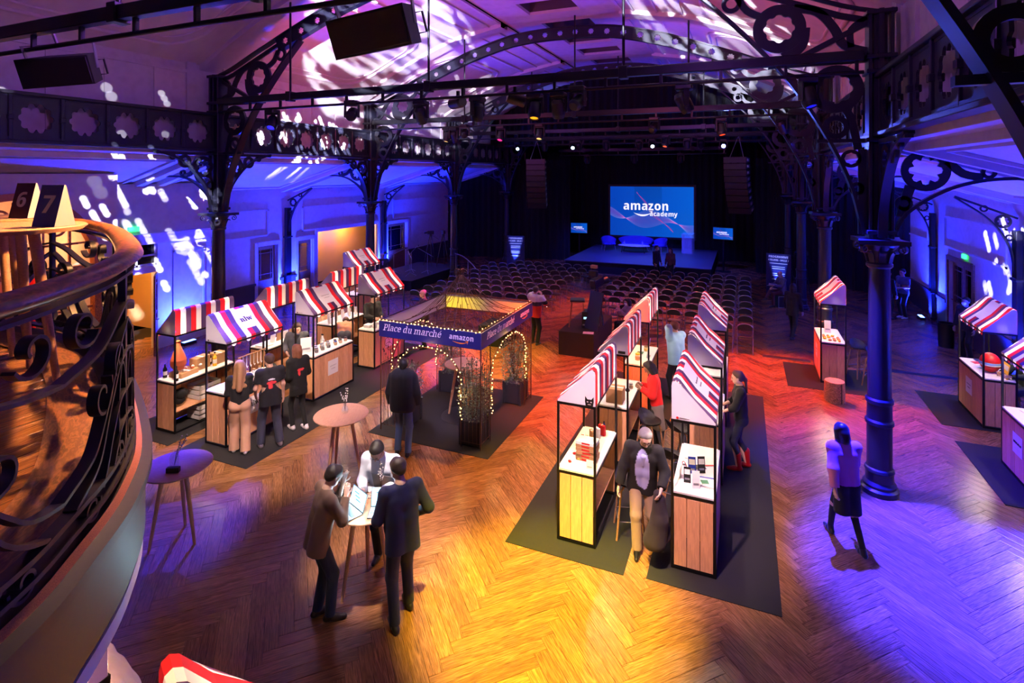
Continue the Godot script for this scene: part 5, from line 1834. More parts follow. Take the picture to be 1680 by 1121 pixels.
func build_furniture() -> void:
	carpet(-3.1, -7.07, -1.43, -14.3, "charcoal carpet under the left column of stalls beside the gazebo")
	carpet(-1.15, -7.13, 0.42, -14.0, "charcoal carpet under the stall column with red boots woman")
	carpet(-9.8, -7.03, -8.05, -14.2, "charcoal carpet in front of the left stalls with customers")
	carpet(-11.6, -7.05, -10.12, -14.2, "charcoal carpet under the back row of left stalls")
	carpet(-6.95, -8.98, -4.28, -12.0, "charcoal carpet under the wire gazebo")
	carpet(1.0, -14.98, 3.1, -16.82, "charcoal carpet under the single stall by the second right column")
	carpet(3.78, -13.9, 5.7, -15.85, "charcoal carpet under the farther right aisle stall")
	carpet(3.78, -10.9, 5.7, -13.15, "charcoal carpet under the nearer right aisle stall")
	# chairs facing the stage in two blocks
	var c0 := make_chair()
	var used := false
	for blk in 2:
		for row in 9:
			for k in 10:
				var x := (-11.3 if blk == 0 else -4.72) + k * (0.5 if blk == 0 else 0.53)
				var z := (-17.55 if blk == 0 else -17.35) - row * 1.0
				if blk == 0 and (k < 2 and row > 7):
					continue
				if blk == 1 and row == 0 and k < 8:
					continue
				if blk == 1 and row == 1 and k < 2:
					continue
				x += rng.randf_range(-0.03, 0.03)
				z += rng.randf_range(-0.04, 0.04)
				if x > -4.95 and x < -3.7 and z > -17.6:
					continue
				var where := "%s row from the stalls, %s from the centre aisle, %s block" % [ROWS[row], ROWS[(9 - k) if blk == 0 else k], ["left", "right"][blk]]
				var lab := "black folding chair, " + where
				if not used:
					used = true
					c0.position = Vector3(x, 0, z)
					c0.set_meta("label", lab)
				else:
					copy(c0, Vector3(x, 0, z), rng.randf_range(-0.05, 0.05), lab)
	gazebo()
	riser()
	# tables in front
	bar_table(Vector3(-7.42, 0, -5.3), 0.46, "round oak bar table with a vase beside the balcony")
	vase(Vector3(-7.4, 1.06, -5.25), "small glass bottle with dried stems on the table by the balcony", true)
	bar_table(Vector3(-6.38, 0, -7.53), 0.46, "round oak bar table with a vase in front of the left stalls")
	vase(Vector3(-6.36, 1.06, -7.6), "small glass vase with white blossom on the middle bar table", false)
	bar_table(Vector3(-4.36, 0, -5.62), 0.44, "round oak bar table holding the laptops")
	vase(Vector3(-4.24, 1.06, -5.76), "small glass vase with white blossom among the laptops", false)
	laptops()
	# stools
	stool(Vector3(-1.52, 0, -7.95), 0.3, "black bar stool behind the nearest left column stall")
	stool(Vector3(-1.55, 0, -10.0), 1.2, "black bar stool behind the middle stall beside red top woman")
	stool(Vector3(-1.08, 0, -9.9), 2.2, "black bar stool behind the middle stall of the right column")
	stool(Vector3(-1.1, 0, -8.9), 2.9, "black bar stool behind the nearest right column stall")
	stool(Vector3(2.72, 0, -16.35), 0.5, "black bar stool nearer the single stall by the right column")
	stool(Vector3(2.95, 0, -15.75), 1.0, "black bar stool nearer the balcony at the single right stall")
	stool(Vector3(5.35, 0, -14.6), 0.7, "black bar stool behind the right aisle stall")
	stool(Vector3(-9.75, 0, -9.1), 0.7, "black bar stool between the left stall rows")
	stool(Vector3(-9.8, 0, -11.6), 1.7, "black bar stool by the bending visitor among left stalls")
	stump(Vector3(1.92, 0, -14.4), "upright log stump with a crack beside the single right stall")
	stump(Vector3(1.53, 0, -10.45), "upright log stump against the second right column")
	# cable ramp across the floor
	for e in [[0.5, 1.7, "flat black cable ramp across the parquet by the single stall"], [3.3, 6.2, "flat black cable ramp across the right aisle"]]:
		var o := thing("cable_ramp", e[2], "cable ramp", Vector3((e[0] + e[1]) * 0.5, 0, -17.15))
		obj("cover", MB.new().prism(Vector3.ZERO, Vector3.BACK, Vector3.UP, PackedVector2Array([Vector2(-0.1, 0), Vector2(0.1, 0), Vector2(0.05, 0.025), Vector2(-0.05, 0.025)]), e[1] - e[0]), M.black, o)
	bin(Vector3(5.6, 0, -20.2))

const ROWS := ["first", "second", "third", "fourth", "fifth", "sixth", "seventh", "eighth", "ninth", "tenth"]

func bin(at: Vector3) -> void:
	var o := thing("waste_bin", "dark round waste bin by the right wall", "bin", at)
	obj("body", MB.new().lathe(Vector3.ZERO, [Vector2(0, 0), Vector2(0.19, 0), Vector2(0.21, 0.72), Vector2(0.19, 0.72), Vector2(0.17, 0.1), Vector2(0, 0.1)], 20), M.black_metal, o)

func stump(at: Vector3, label: String) -> void:
	var o := thing("log_stump", label, "log", at, rng.randf() * 6.0)
	var m := MB.new()
	var r := 0.21
	m.lathe(Vector3.ZERO, [Vector2(0, 0), Vector2(r, 0), Vector2(r * 1.02, 0.2), Vector2(r * 0.98, 0.44), Vector2(r * 0.95, 0.46)], 22)
	obj("bark", m, M.log_bark, o)
	obj("end_grain", MB.new().lathe(Vector3.ZERO, [Vector2(r * 0.95, 0.46), Vector2(0, 0.462)], 22), M.table_wood, o)
	obj("crack", MB.new().box(Vector3(r * 0.95, 0.23, 0.02), Vector3(0.05, 0.44, 0.018)), M.twig, o)

func stool(at: Vector3, turn: float, label: String) -> void:
	var o := thing("bar_stool", label, "stool", at, turn, "black bar stools with wooden legs")
	o.position.y = 0.008
	var s := MB.new()
	var k := 20
	for i in k:
		for j in 5:
			var q := []
			for e in [[i, j], [i + 1, j], [i + 1, j + 1], [i, j + 1]]:
				var a: float = TAU * e[0] / k
				var rr: float = e[1] / 5.0
				var up := 0.16 * pow(rr, 3.0) * maxf(0.0, -sin(a)) + 0.03 * pow(rr, 3.0)
				q.append(Vector3(cos(a) * 0.21 * rr, 0.74 + up, sin(a) * 0.2 * rr))
			s.quad(q[0], q[1], q[2], q[3], Vector3.UP)
			for z in 4:
				q[z] = q[z] - Vector3(0, 0.02, 0)
			s.quad(q[0], q[1], q[2], q[3], Vector3.DOWN)
	obj("seat", s, M.dark_plastic, o)
	for sx in [-1.0, 1.0]:
		for sz in [-1.0, 1.0]:
			obj("leg", MB.new().tube([Vector3(sx * 0.2, 0, sz * 0.2), Vector3(sx * 0.13, 0.66, sz * 0.13), Vector3(sx * 0.06, 0.73, sz * 0.06)], 0.014, 8), M.log_bark, o)
	for z in [-0.175, 0.175]:
		obj("footrest", MB.new().tube([Vector3(-0.175, 0.25, z), Vector3(0.175, 0.25, z)], 0.008, 6), M.chrome, o)
		obj("footrest", MB.new().tube([Vector3(z, 0.25, -0.175), Vector3(z, 0.25, 0.175)], 0.008, 6), M.chrome, o)

func vase(at: Vector3, label: String, tall: bool) -> void:
	var o := thing("vase", label, "vase", at)
	var g := MB.new()
	if tall:
		g.lathe(Vector3.ZERO, [Vector2(0, 0.0), Vector2(0.055, 0.0), Vector2(0.06, 0.02), Vector2(0.06, 0.14), Vector2(0.045, 0.17), Vector2(0.02, 0.2), Vector2(0.02, 0.24)], 18)
	else:
		g.lathe(Vector3.ZERO, [Vector2(0, 0.0), Vector2(0.05, 0.0), Vector2(0.062, 0.05), Vector2(0.045, 0.09), Vector2(0.028, 0.12), Vector2(0.035, 0.15)], 18)
	obj("glass_body", g, M.glass, o)
	var t := MB.new()
	var fl := MB.new()
	for i in 5:
		var d := Vector3(rng.randf_range(-0.1, 0.14), 0.0, rng.randf_range(-0.1, 0.1))
		var p := [Vector3(0, 0.02, 0), Vector3(d.x * 0.3, 0.18, d.z * 0.3), Vector3(d.x, 0.3 + rng.randf() * 0.16, d.z)]
		t.tube(p, 0.003, 4, false)
		for j in 5:
			var q: Vector3 = p[1].lerp(p[2], 0.3 + j * 0.17)
			fl.ball(q + Vector3(rng.randf_range(-0.015, 0.015), 0, rng.randf_range(-0.015, 0.015)), Vector3.ONE * 0.011, 6, 4)
	obj("stems", t, M.twig, o)
	obj("blossom", fl, M.white, o)
	if tall:
		var s := thing("table_card", "small dark menu card lying by the bottle on the balcony-side table", "card", at + Vector3(0.12, 0, 0.1), 0.5)
		obj("card", MB.new().box(Vector3(0, 0.035, 0), Vector3(0.17, 0.07, 0.06), Basis(), 0.004), M.dark_plastic, s)

func laptops() -> void:
	var y := 1.062
	laptop(Vector3(-4.4, y, -5.46), -0.38, "open silver laptop with a bright screen facing the man in brown", true)
	laptop(Vector3(-4.1, y, -5.62), 0.45, "open silver laptop with a bright screen facing the man in navy", true)
	laptop(Vector3(-4.32, y, -5.95), PI + 0.1, "open dark laptop in front of the man in the white shirt", false)
	var p := thing("smartphone", "black smartphone lying at the table edge beside the laptop", "phone", Vector3(-4.68, y, -5.74), 0.9)
	obj("body", MB.new().box(Vector3(0, 0.005, 0), Vector3(0.075, 0.009, 0.15), Basis(), 0.003), M.black, p)
	p = thing("white_tablet", "white tablet lying behind the smartphone on the laptop table", "tablet", Vector3(-4.54, y, -5.9), 0.5)
	obj("body", MB.new().box(Vector3(0, 0.005, 0), Vector3(0.14, 0.009, 0.2), Basis(), 0.003), M.white, p)

func laptop(at: Vector3, turn: float, label: String, lit: bool) -> void:
	var o := thing("laptop", label, "laptop", at, turn)
	obj("base", MB.new().box(Vector3(0, 0.008, 0.11), Vector3(0.33, 0.014, 0.22), Basis(), 0.004), M.silver, o)
	obj("keyboard", MB.new().box(Vector3(0, 0.0158, 0.08), Vector3(0.28, 0.002, 0.11)), M.black, o)
	obj("trackpad", MB.new().box(Vector3(0, 0.0156, 0.175), Vector3(0.1, 0.0016, 0.06)), M.dark_plastic, o)
	var b := Basis(Vector3.RIGHT, -0.3)
	var l := obj("lid", MB.new().box(Vector3(0, 0.112, 0), Vector3(0.33, 0.22, 0.008), b, 0.003), M.silver, o, Vector3(0, 0.01, -0.004))
	l.transform = Transform3D(b, Vector3(0, 0.01, -0.002))
	l.mesh = MB.new().box(Vector3(0, 0.11, 0), Vector3(0.33, 0.22, 0.008), Basis(), 0.003).mesh()
	obj("screen", MB.new().box(Vector3(0, 0.112, 0.005), Vector3(0.31, 0.195, 0.002)), M.laptop_screen if lit else M.dark_plastic, l)
	if lit:
		for i in 3:
			obj("screen_line", MB.new().box(Vector3(-0.05 + i * 0.03, 0.16 - i * 0.035, 0.0065), Vector3(0.1, 0.008, 0.001)), M.green if i == 1 else M.blue, l)
		var al := AreaLight3D.new()
		al.name = "screen_light"
		l.add_child(al)
		al.position = Vector3(0, 0.112, 0.012)
		al.rotation.y = PI
		al.area_size = Vector2(0.3, 0.19)
		al.light_color = Color(0.75, 0.92, 1.0)
		al.light_energy = 1.0
		al.shadow_enabled = true

func riser() -> void:
	var o := thing("camera_riser", "black cloth covered camera riser between the stalls and chairs", "platform", Vector3(-4.38, 0, -16.15))
	obj("cloth", MB.new().box(Vector3(0, 0.34, 0), Vector3(1.04, 0.68, 2.3), Basis(), 0.012), M.black_cloth, o)
	o = thing("black_box", "low black cloth covered box behind the gazebo", "platform", Vector3(-7.0, 0, -15.4))
	obj("cloth", MB.new().box(Vector3(0, 0.3, 0), Vector3(0.85, 0.6, 1.0), Basis(), 0.012), M.black_cloth, o)
	# stool with wooden legs on the riser
	o = thing("control_stool", "stool with black seat and wooden legs standing on the camera riser", "stool", Vector3(-4.55, 0.68, -15.75), 0.3)
	obj("seat", MB.new().box(Vector3(0, 0.76, 0), Vector3(0.44, 0.06, 0.4), Basis(), 0.02), M.dark_plastic, o)
	for s in [[-1, -1], [1, -1], [-1, 1], [1, 1]]:
		obj("leg", MB.new().tube([Vector3(s[0] * 0.25, 0, s[1] * 0.22), Vector3(s[0] * 0.15, 0.74, s[1] * 0.14)], 0.017, 8), M.log_bark, o)
	for z in [-0.19, 0.19]:
		obj("footrest", MB.new().tube([Vector3(-0.21, 0.25, z), Vector3(0.21, 0.25, z)], 0.009, 6), M.chrome, o)
	# broadcast camera with shoulder mast and a tilted monitor
	o = thing("studio_camera", "broadcast video camera on a heavy tripod above the riser", "camera", Vector3(-4.1, 0.68, -16.3), -0.3)
	for i in 3:
		var a := TAU * i / 3.0 + 0.5
		obj("leg", MB.new().tube([Vector3(cos(a) * 0.36, 0, sin(a) * 0.36), Vector3(cos(a) * 0.05, 1.0, sin(a) * 0.05)], 0.026, 8), M.black_metal, o)
	obj("body", MB.new().box(Vector3(0, 1.22, 0), Vector3(0.2, 0.3, 0.55), Basis(Vector3.RIGHT, 0.15), 0.03), M.dark_plastic, o)
	obj("lens_barrel", MB.new().lathe(Vector3(0, 1.2, -0.28), [Vector2(0.09, 0), Vector2(0.11, 0.3), Vector2(0, 0.3)], 14, Basis(Vector3.RIGHT, -PI / 2)), M.black, o)
	obj("viewfinder", MB.new().box(Vector3(-0.05, 1.5, 0.12), Vector3(0.28, 0.18, 0.12), Basis(), 0.02), M.dark_plastic, o)
	obj("pan_bar", MB.new().tube([Vector3(0.1, 1.05, 0.1), Vector3(0.25, 0.8, 0.6)], 0.016, 6), M.black_metal, o)
	obj("top_light", MB.new().box(Vector3(-0.1, 1.68, 0.0), Vector3(0.2, 0.1, 0.12), Basis(), 0.01), M.kraft, o)
	o = thing("monitor_case", "black flight case with a lit display behind the camera stool", "case", Vector3(-4.15, 0.68, -15.75), 0.1)
	obj("body", MB.new().box(Vector3(0, 0.24, 0), Vector3(0.46, 0.48, 0.4), Basis(), 0.015), M.dark_plastic, o)
	obj("display_screen", MB.new().box(Vector3(0, 0.3, 0.203), Vector3(0.34, 0.06, 0.006)), M.laptop_screen, o)
	obj("corner_plate", MB.new().box(Vector3(0, 0.1, 0.203), Vector3(0.4, 0.04, 0.006)), M.silver, o)
	o = thing("stand_screen", "tall black screen panel leaning on the riser beside the camera", "screen", Vector3(-3.98, 0.68, -15.5), -0.5)
	obj("panel", MB.new().box(Vector3(0, 0.55, 0), Vector3(0.5, 1.1, 0.04), Basis(Vector3.RIGHT, -0.25), 0.006), M.dark_plastic, o)
	o = thing("note_sheet", "white sheet of paper on the riser corner", "paper", Vector3(-4.05, 0.682, -15.12), 0.2)
	obj("sheet", MB.new().box(Vector3(0, 0.002, 0), Vector3(0.3, 0.004, 0.21)), M.paper, o)

func leaf_cloud(m: MB, c: Vector3, r: Vector3, count: int, ls: float) -> void:
	for i in count:
		var d := Vector3(rng.randfn(), rng.randfn(), rng.randfn()).normalized() * pow(rng.randf(), 0.45)
		var p := c + d * r
		var b := Basis(Vector3(rng.randfn(), rng.randfn(), rng.randfn()).normalized(), rng.randf() * TAU)
		var L := ls * rng.randf_range(0.6, 1.3)
		var a := p - b.x * L
		var e := p + b.x * L
		var s1 := p + b.y * L * 0.42 + b.z * L * 0.1
		var s2 := p - b.y * L * 0.42 + b.z * L * 0.1
		m.tri(a, s1, e, b.z, b.z, b.z)
		m.tri(a, e, s2, b.z, b.z, b.z)

func gazebo() -> void:
	var x0 := -6.79
	var x1 := -4.53
	var z0 := -9.2
	var z1 := -11.83
	var c := Vector3((x0 + x1) * 0.5, 0, (z0 + z1) * 0.5)
	var hx := (x1 - x0) * 0.5
	var hz := (z0 - z1) * 0.5
	var o := thing("wire_gazebo", "wrought wire gazebo with navy banners reading Place du marche", "gazebo", c)
	var wire := mat("rust_wire", Color(0.3, 0.19, 0.14), 0.55, 0.2)
	# corner trellis panels: two posts and slim uprights on each face of each corner
	for sx in [-1.0, 1.0]:
		for sz in [-1.0, 1.0]:
			var k := Vector3(sx * hx, 0, sz * hz)
			obj("post", MB.new().tube([k, k + Vector3(0, 2.25, 0)], 0.014, 6), wire, o)
			for ax in 2:
				var d := Vector3(-sx, 0, 0) if ax == 0 else Vector3(0, 0, -sz)
				var q := k + d * 0.42
				obj("post", MB.new().tube([q, q + Vector3(0, 2.0, 0)], 0.011, 6), wire, o)
				var t := MB.new()
				for i in range(1, 5):
					var u := k + d * 0.42 * i / 5.0
					t.tube([u + Vector3(0, 0.1, 0), u + Vector3(0, 1.45 + 0.12 * (i % 2), 0)], 0.005, 4)
					t.lathe(u + Vector3(0, 1.45 + 0.12 * (i % 2), 0), [Vector2(0.0, 0.0), Vector2(0.016, 0.03), Vector2(0.0, 0.08)], 6)
				for y in [0.12, 0.8, 1.35]:
					t.tube([k + Vector3(0, y, 0), q + Vector3(0, y, 0)], 0.006, 4)
				t.tube(arc(k + d * 0.21 + Vector3(0, 1.72, 0), d, Vector3.UP, 0.08, 0, TAU, 16), 0.005, 4, false)
				obj("trellis", t, wire, o)
	# rim, arches and dome wires
	var rim := MB.new()
	for y in [1.9, 2.24]:
		for e in [[-1, -1, 1, -1], [1, -1, 1, 1], [1, 1, -1, 1], [-1, 1, -1, -1]]:
			rim.tube([Vector3(e[0] * hx, y, e[1] * hz), Vector3(e[2] * hx, y, e[3] * hz)], 0.012, 6)
	obj("rim", rim, wire, o)
	for e in [[Vector3(0, 0, hz), Vector3.RIGHT, hx], [Vector3(0, 0, -hz), Vector3.RIGHT, hx], [Vector3(hx, 0, 0), Vector3.BACK, hz], [Vector3(-hx, 0, 0), Vector3.BACK, hz]]:
		var ctr: Vector3 = e[0]
		var u: Vector3 = e[1]
		var w: float = e[2] - 0.42
		var p := []
		for i in 21:
			var a := PI * i / 20.0
			p.append(ctr + u * cos(a) * w + Vector3(0, 1.25 + sin(a) * 0.55, 0))
		obj("arch_wire", MB.new().tube(p, 0.011, 6), wire, o)
	for k in 28:
		var s := k / 28.0 * 4.0
		var f := s - int(s)
		var q: Vector3
		match int(s):
			0: q = Vector3(lerpf(-hx, hx, f), 0, -hz)
			1: q = Vector3(hx, 0, lerpf(-hz, hz, f))
			2: q = Vector3(lerpf(hx, -hx, f), 0, hz)
			3: q = Vector3(-hx, 0, lerpf(hz, -hz, f))
		var p := []
		for i in 13:
			var t := i / 12.0
			p.append(q * (1.0 - t) * (1.0 - 0.1 * sin(t * PI)) + Vector3(0, 2.02 + 0.4 * t + 0.58 * pow(t, 2.2), 0) + q.normalized() * 0.04 * t)
		obj("dome_wire", MB.new().tube(p, 0.006, 5, false), wire, o)
	var fin := MB.new()
	fin.tube([Vector3(0, 2.85, 0), Vector3(0, 3.12, 0)], 0.014, 6)
	for s in [-1.0, 1.0]:
		fin.tube(spiral(Vector3(s * 0.09, 3.05, 0), Vector3.RIGHT * s, Vector3.UP, 0.085, 0.02, PI, -PI * 1.6, 20), 0.012, 6)
		fin.tube(spiral(Vector3(0, 3.05, s * 0.09), Vector3.BACK * s, Vector3.UP, 0.085, 0.02, PI, -PI * 1.6, 20), 0.012, 6)
	obj("finial", fin, wire, o)
	# banners: navy outside, white inside
	for e in [[Vector3(0, 0, hz + 0.02), 0.0, hx], [Vector3(hx + 0.02, 0, 0), PI / 2, hz], [Vector3(0, 0, -hz - 0.02), PI, hx], [Vector3(-hx - 0.02, 0, 0), -PI / 2, hz]]:
		var b := Node3D.new()
		b.name = "banner"
		o.add_child(b, true)
		b.position = e[0] + Vector3(0, 2.06, 0)
		b.rotation.y = e[1]
		var w: float = e[2] * 2.0 + 0.04
		obj("outer_cloth", MB.new().box(Vector3(0, 0, 0.006), Vector3(w, 0.31, 0.008)), M.navy_banner, b)
		obj("inner_cloth", MB.new().box(Vector3(0, 0, -0.006), Vector3(w, 0.31, 0.008)), M.white, b)
		var lilac = M.get("lilac_letter", null)
		if lilac == null:
			lilac = mat("lilac_letter", Color(0.85, 0.78, 0.95), 0.5)
		lettering("script", "Place du marché", 0.17, lilac, b, Transform3D(Basis(Vector3(1, 0, 0), Vector3(0.28, 1, 0), Vector3(0, 0, 1)), Vector3(-w * 0.16, 0.035, 0.012)), false, true)
		lettering("word", "amazon", 0.14, lilac, b, Transform3D(Basis(), Vector3(w * 0.32, 0.03, 0.012)), true)
		smile(b, w * 0.32 - 0.19, w * 0.32 + 0.13, -0.045, 0.035, 0.018, 0.012, M.orange)
	# planters with olive shrubs
	var spots := [[x1 - 0.27, z0 - 0.27, 1.75, "front"], [x1 - 0.27, z1 + 0.3, 1.6, "right back"], [x0 + 0.32, z1 + 0.3, 1.5, "left back"], [x0 + 0.3, z0 - 0.5, 1.35, "left front"]]
	for s in spots:
		var p := thing("planter_shrub", "dark wooden planter with a grey leafed shrub in the %s corner of the gazebo" % s[3], "potted plant", Vector3(s[0], 0.008, s[1]))
		var bx := MB.new()
		bx.box(Vector3(0, 0.24, 0), Vector3(0.4, 0.46, 0.4), Basis(), 0.01)
		for sx in [-1.0, 1.0]:
			for sz in [-1.0, 1.0]:
				bx.box(Vector3(sx * 0.2, 0.25, sz * 0.2), Vector3(0.05, 0.5, 0.05), Basis(), 0.006)
		obj("box", bx, M.planter, p)
		var tr := MB.new()
		for i in 9:
			var d := Vector3(rng.randf_range(-0.24, 0.24), 0, rng.randf_range(-0.24, 0.24))
			tr.tube([Vector3(0, 0.44, 0) + d * 0.15, Vector3(0, 0.8, 0) + d * 0.5, Vector3(0, s[2] - rng.randf() * 0.4, 0) + d], 0.008, 5)
		obj("stems", tr, M.twig, p)
		var lf := MB.new()
		leaf_cloud(lf, Vector3(0, 0.45 + (s[2] - 0.45) * 0.42, 0), Vector3(0.36, (s[2] - 0.45) * 0.52, 0.36), 1500, 0.026)
		leaf_cloud(lf, Vector3(0, 0.55, 0), Vector3(0.32, 0.2, 0.32), 300, 0.026)
		var lo := obj("foliage", lf, M.leaf_grey, p)
		lo.set_meta("kind", "stuff")
	# light strings
	var bm := MB.new().ball(Vector3.ZERO, Vector3.ONE * 0.011, 6, 4).mesh()
	var nstr := 0
	for e in [[Vector3(0, 0, hz), Vector3.RIGHT, hx, "front"], [Vector3(hx, 0, 0), Vector3.BACK, hz, "right"], [Vector3(-hx, 0, 0), Vector3.BACK, hz, "left"]]:
		var so := thing("string_lights", "string of warm fairy lights round the %s opening of the gazebo" % e[3], "fairy lights", c)
		var p := []
		var w: float = e[2] - 0.42
		for i in 12:
			p.append(e[0] + e[1] * w + Vector3(0, 0.55 + 0.7 * i / 12.0, 0))
		for i in 25:
			var a := PI * i / 24.0
			p.append(e[0] + e[1] * cos(a) * w + Vector3(0, 1.27 + sin(a) * 0.56, 0))
		for i in 12:
			p.append(e[0] - e[1] * w + Vector3(0, 1.25 - 0.7 * i / 12.0, 0))
		for i in p.size():
			p[i] += Vector3(rng.randf_range(-0.025, 0.025), rng.randf_range(-0.02, 0.02), rng.randf_range(-0.025, 0.025)) + e[0].normalized() * 0.03
		obj("wire", MB.new().tube(p, 0.003, 4, false), M.black, so)
		for q in p:
			obj("bulb", bm, M.fairy, so, q)
		for k in 3:
			omni(so, p[8 + k * 16] + e[0].normalized() * 0.05, Color(1.0, 0.75, 0.4), 0.12, 0.03)
	var so := thing("string_lights", "string of warm fairy lights along the front banner top of the gazebo", "fairy lights", c)
	var pp := []
	for i in 28:
		pp.append(Vector3(lerpf(-hx, hx, i / 27.0), 2.235 + rng.randf_range(-0.02, 0.01), hz + 0.035))
	for i in 20:
		pp.append(Vector3(hx + 0.0, 2.24 + rng.randf_range(-0.02, 0.015), lerpf(hz, -hz, i / 19.0)) + Vector3(-0.03, 0, 0))
	obj("wire", MB.new().tube(pp, 0.003, 4, false), M.black, so)
	for q in pp:
		obj("bulb", bm, M.fairy, so, q)
	bar_table(c + Vector3(0.05, 0.008, -0.05), 0.42, "round oak bar table inside the wire gazebo")
	var mt := thing("floor_disc", "round black base plate under the gazebo table", "mat", c + Vector3(0.1, 0.008, 0.1))
	obj("disc", MB.new().lathe(Vector3.ZERO, [Vector2(0.46, 0), Vector2(0.46, 0.006), Vector2(0, 0.006)], 28), M.black, mt)

# ---------------------------------------------------------------- market stalls
const SL := 1.36
const SD := 0.53
const RED := Color(0.5, 0.012, 0.02)
const DARK := Color(0.06, 0.035, 0.1)
const WHITE := Color(0.82, 0.8, 0.8)
var stall_meshes := {}

func stripes_of() -> Array:
	# colours across the length of the canopy; null is the white middle field
	return [RED, WHITE, DARK, RED, WHITE, null, null, WHITE, DARK, RED, WHITE, DARK]

func stall_parts() -> void:
	var fabric := mat("striped_fabric", Color(1, 1, 1), 0.75)
	fabric.vertex_color_use_as_albedo = true
	fabric.backlight_enabled = true
	fabric.backlight = Color(0.75, 0.75, 0.75)
	var panel := mat("panel_fabric", Color(0.86, 0.85, 0.87), 0.7)
	panel.backlight_enabled = true
	panel.backlight = Color(0.035, 0.035, 0.035)
	var r := RandomNumberGenerator.new()
	r.seed = 3
	var hz := SL * 0.5
	var hx := SD * 0.5
	# planks
	var pl := []
	for k in 4:
		var m := MB.new()
		var b := r.randf_range(0.75, 1.1)
		m.col = Color(b, b * r.randf_range(0.9, 0.98), b * r.randf_range(0.82, 0.95))
		var w := 0.157
		m.box(Vector3.ZERO, Vector3(0.018, w, 0.9), Basis(), 0.003)
		pl.append(m.mesh(true))
	stall_meshes.plank = pl
	var cols := stripes_of()
	var n := cols.size()
	# slope with rounded ridge
	var prof := [Vector2(-hx - 0.01, 2.40), Vector2(-hx, 2.45), Vector2(-hx + 0.04, 2.475), Vector2(-hx + 0.09, 2.45), Vector2(0.0, 2.235), Vector2(hx + 0.01, 1.995)]
	var m := MB.new()
	for i in n:
		var z0 := lerpf(-hz, hz, float(i) / n)
		var z1 := lerpf(-hz, hz, float(i + 1) / n)
		for k in prof.size() - 1:
			var col: Color = cols[i] if cols[i] != null else WHITE
			if cols[i] == null:
				if k <= 1 or k == 2:
					col = [DARK, RED][i - 5]
				elif k == prof.size() - 2:
					# the lower stubs start half way down
					var a: Vector2 = prof[k]
					var b: Vector2 = prof[k + 1]
					var c := a.lerp(b, 0.55)
					m.col = WHITE
					m.quad(Vector3(a.x, a.y, z0), Vector3(a.x, a.y, z1), Vector3(c.x, c.y, z1), Vector3(c.x, c.y, z0), Vector3(1, 1, 0))
					m.col = [DARK, RED][i - 5]
					m.quad(Vector3(c.x, c.y, z0), Vector3(c.x, c.y, z1), Vector3(b.x, b.y, z1), Vector3(b.x, b.y, z0), Vector3(1, 1, 0))
					continue
			m.col = col
			m.quad(Vector3(prof[k].x, prof[k].y, z0), Vector3(prof[k].x, prof[k].y, z1), Vector3(prof[k + 1].x, prof[k + 1].y, z1), Vector3(prof[k + 1].x, prof[k + 1].y, z0), Vector3(0.6, 1, 0) if k > 1 else Vector3(-1, 1, 0))
	stall_meshes.slope = m.mesh(true)
	# upright back cloth
	m = MB.new()
	for i in n:
		var z0 := lerpf(-hz, hz, float(i) / n)
		var z1 := lerpf(-hz, hz, float(i + 1) / n)
		m.col = cols[i] if cols[i] != null else [DARK, RED][i - 5]
		m.quad(Vector3(-hx - 0.01, 1.94, z0), Vector3(-hx - 0.01, 1.94, z1), Vector3(-hx - 0.01, 2.41, z1), Vector3(-hx - 0.01, 2.41, z0), Vector3(-1, 0, 0))
	stall_meshes.back = m.mesh(true)
	# scalloped valance
	m = MB.new()
	for i in n:
		var z0 := lerpf(-hz, hz, float(i) / n)
		var z1 := lerpf(-hz, hz, float(i + 1) / n)
		m.col = cols[i] if cols[i] != null else [DARK, RED][i - 5]
		var x := hx + 0.012
		var zc := (z0 + z1) * 0.5
		var w := (z1 - z0) * 0.5
		m.quad(Vector3(x, 1.94, z0), Vector3(x, 1.94, z1), Vector3(x, 2.0, z1), Vector3(x, 2.0, z0), Vector3(1, 0, 0))
		for k in 8:
			var a0 := PI * k / 8.0
			var a1 := PI * (k + 1) / 8.0
			m.tri(Vector3(x, 1.94, zc), Vector3(x, 1.94 - sin(a0) * w, zc + cos(a0) * w), Vector3(x, 1.94 - sin(a1) * w, zc + cos(a1) * w), Vector3.RIGHT, Vector3.RIGHT, Vector3.RIGHT)
	stall_meshes.valance = m.mesh(true)
	m = MB.new()
	var pv := [Vector2(-hx - 0.008, 1.93), Vector2(hx + 0.008, 1.93), Vector2(hx + 0.008, 1.985), Vector2(-hx + 0.085, 2.44), Vector2(-hx + 0.04, 2.465), Vector2(-hx, 2.44), Vector2(-hx - 0.008, 2.4)]
	for i in range(1, pv.size() - 1):
		m.tri(Vector3(pv[0].x, pv[0].y, 0), Vector3(pv[i].x, pv[i].y, 0), Vector3(pv[i + 1].x, pv[i + 1].y, 0), Vector3.BACK, Vector3.BACK, Vector3.BACK)
	stall_meshes.panel = m.mesh()
	stall_meshes.post = MB.new().box(Vector3(0, 0.97, 0), Vector3(0.032, 1.94, 0.032), Basis(), 0.003).mesh()
	stall_meshes.frames = []
	for y in [0.02, 0.975, 1.945]:
		m = MB.new().ring(Vector3(0, y, 0), Vector3.RIGHT, Vector3.BACK, rect_pts(hx + 0.016, hz + 0.016, 24), rect_pts(hx - 0.016, hz - 0.016, 24), 0.032)
		stall_meshes.frames.append(m.mesh())
	stall_meshes.top = MB.new().box(Vector3(0, 1.005, 0), Vector3(SD + 0.02, 0.03, SL + 0.02), Basis(), 0.004).mesh()
	stall_meshes.shelf = MB.new().box(Vector3(-0.02, 0.42, 0), Vector3(SD - 0.08, 0.02, SL - 0.06)).mesh()
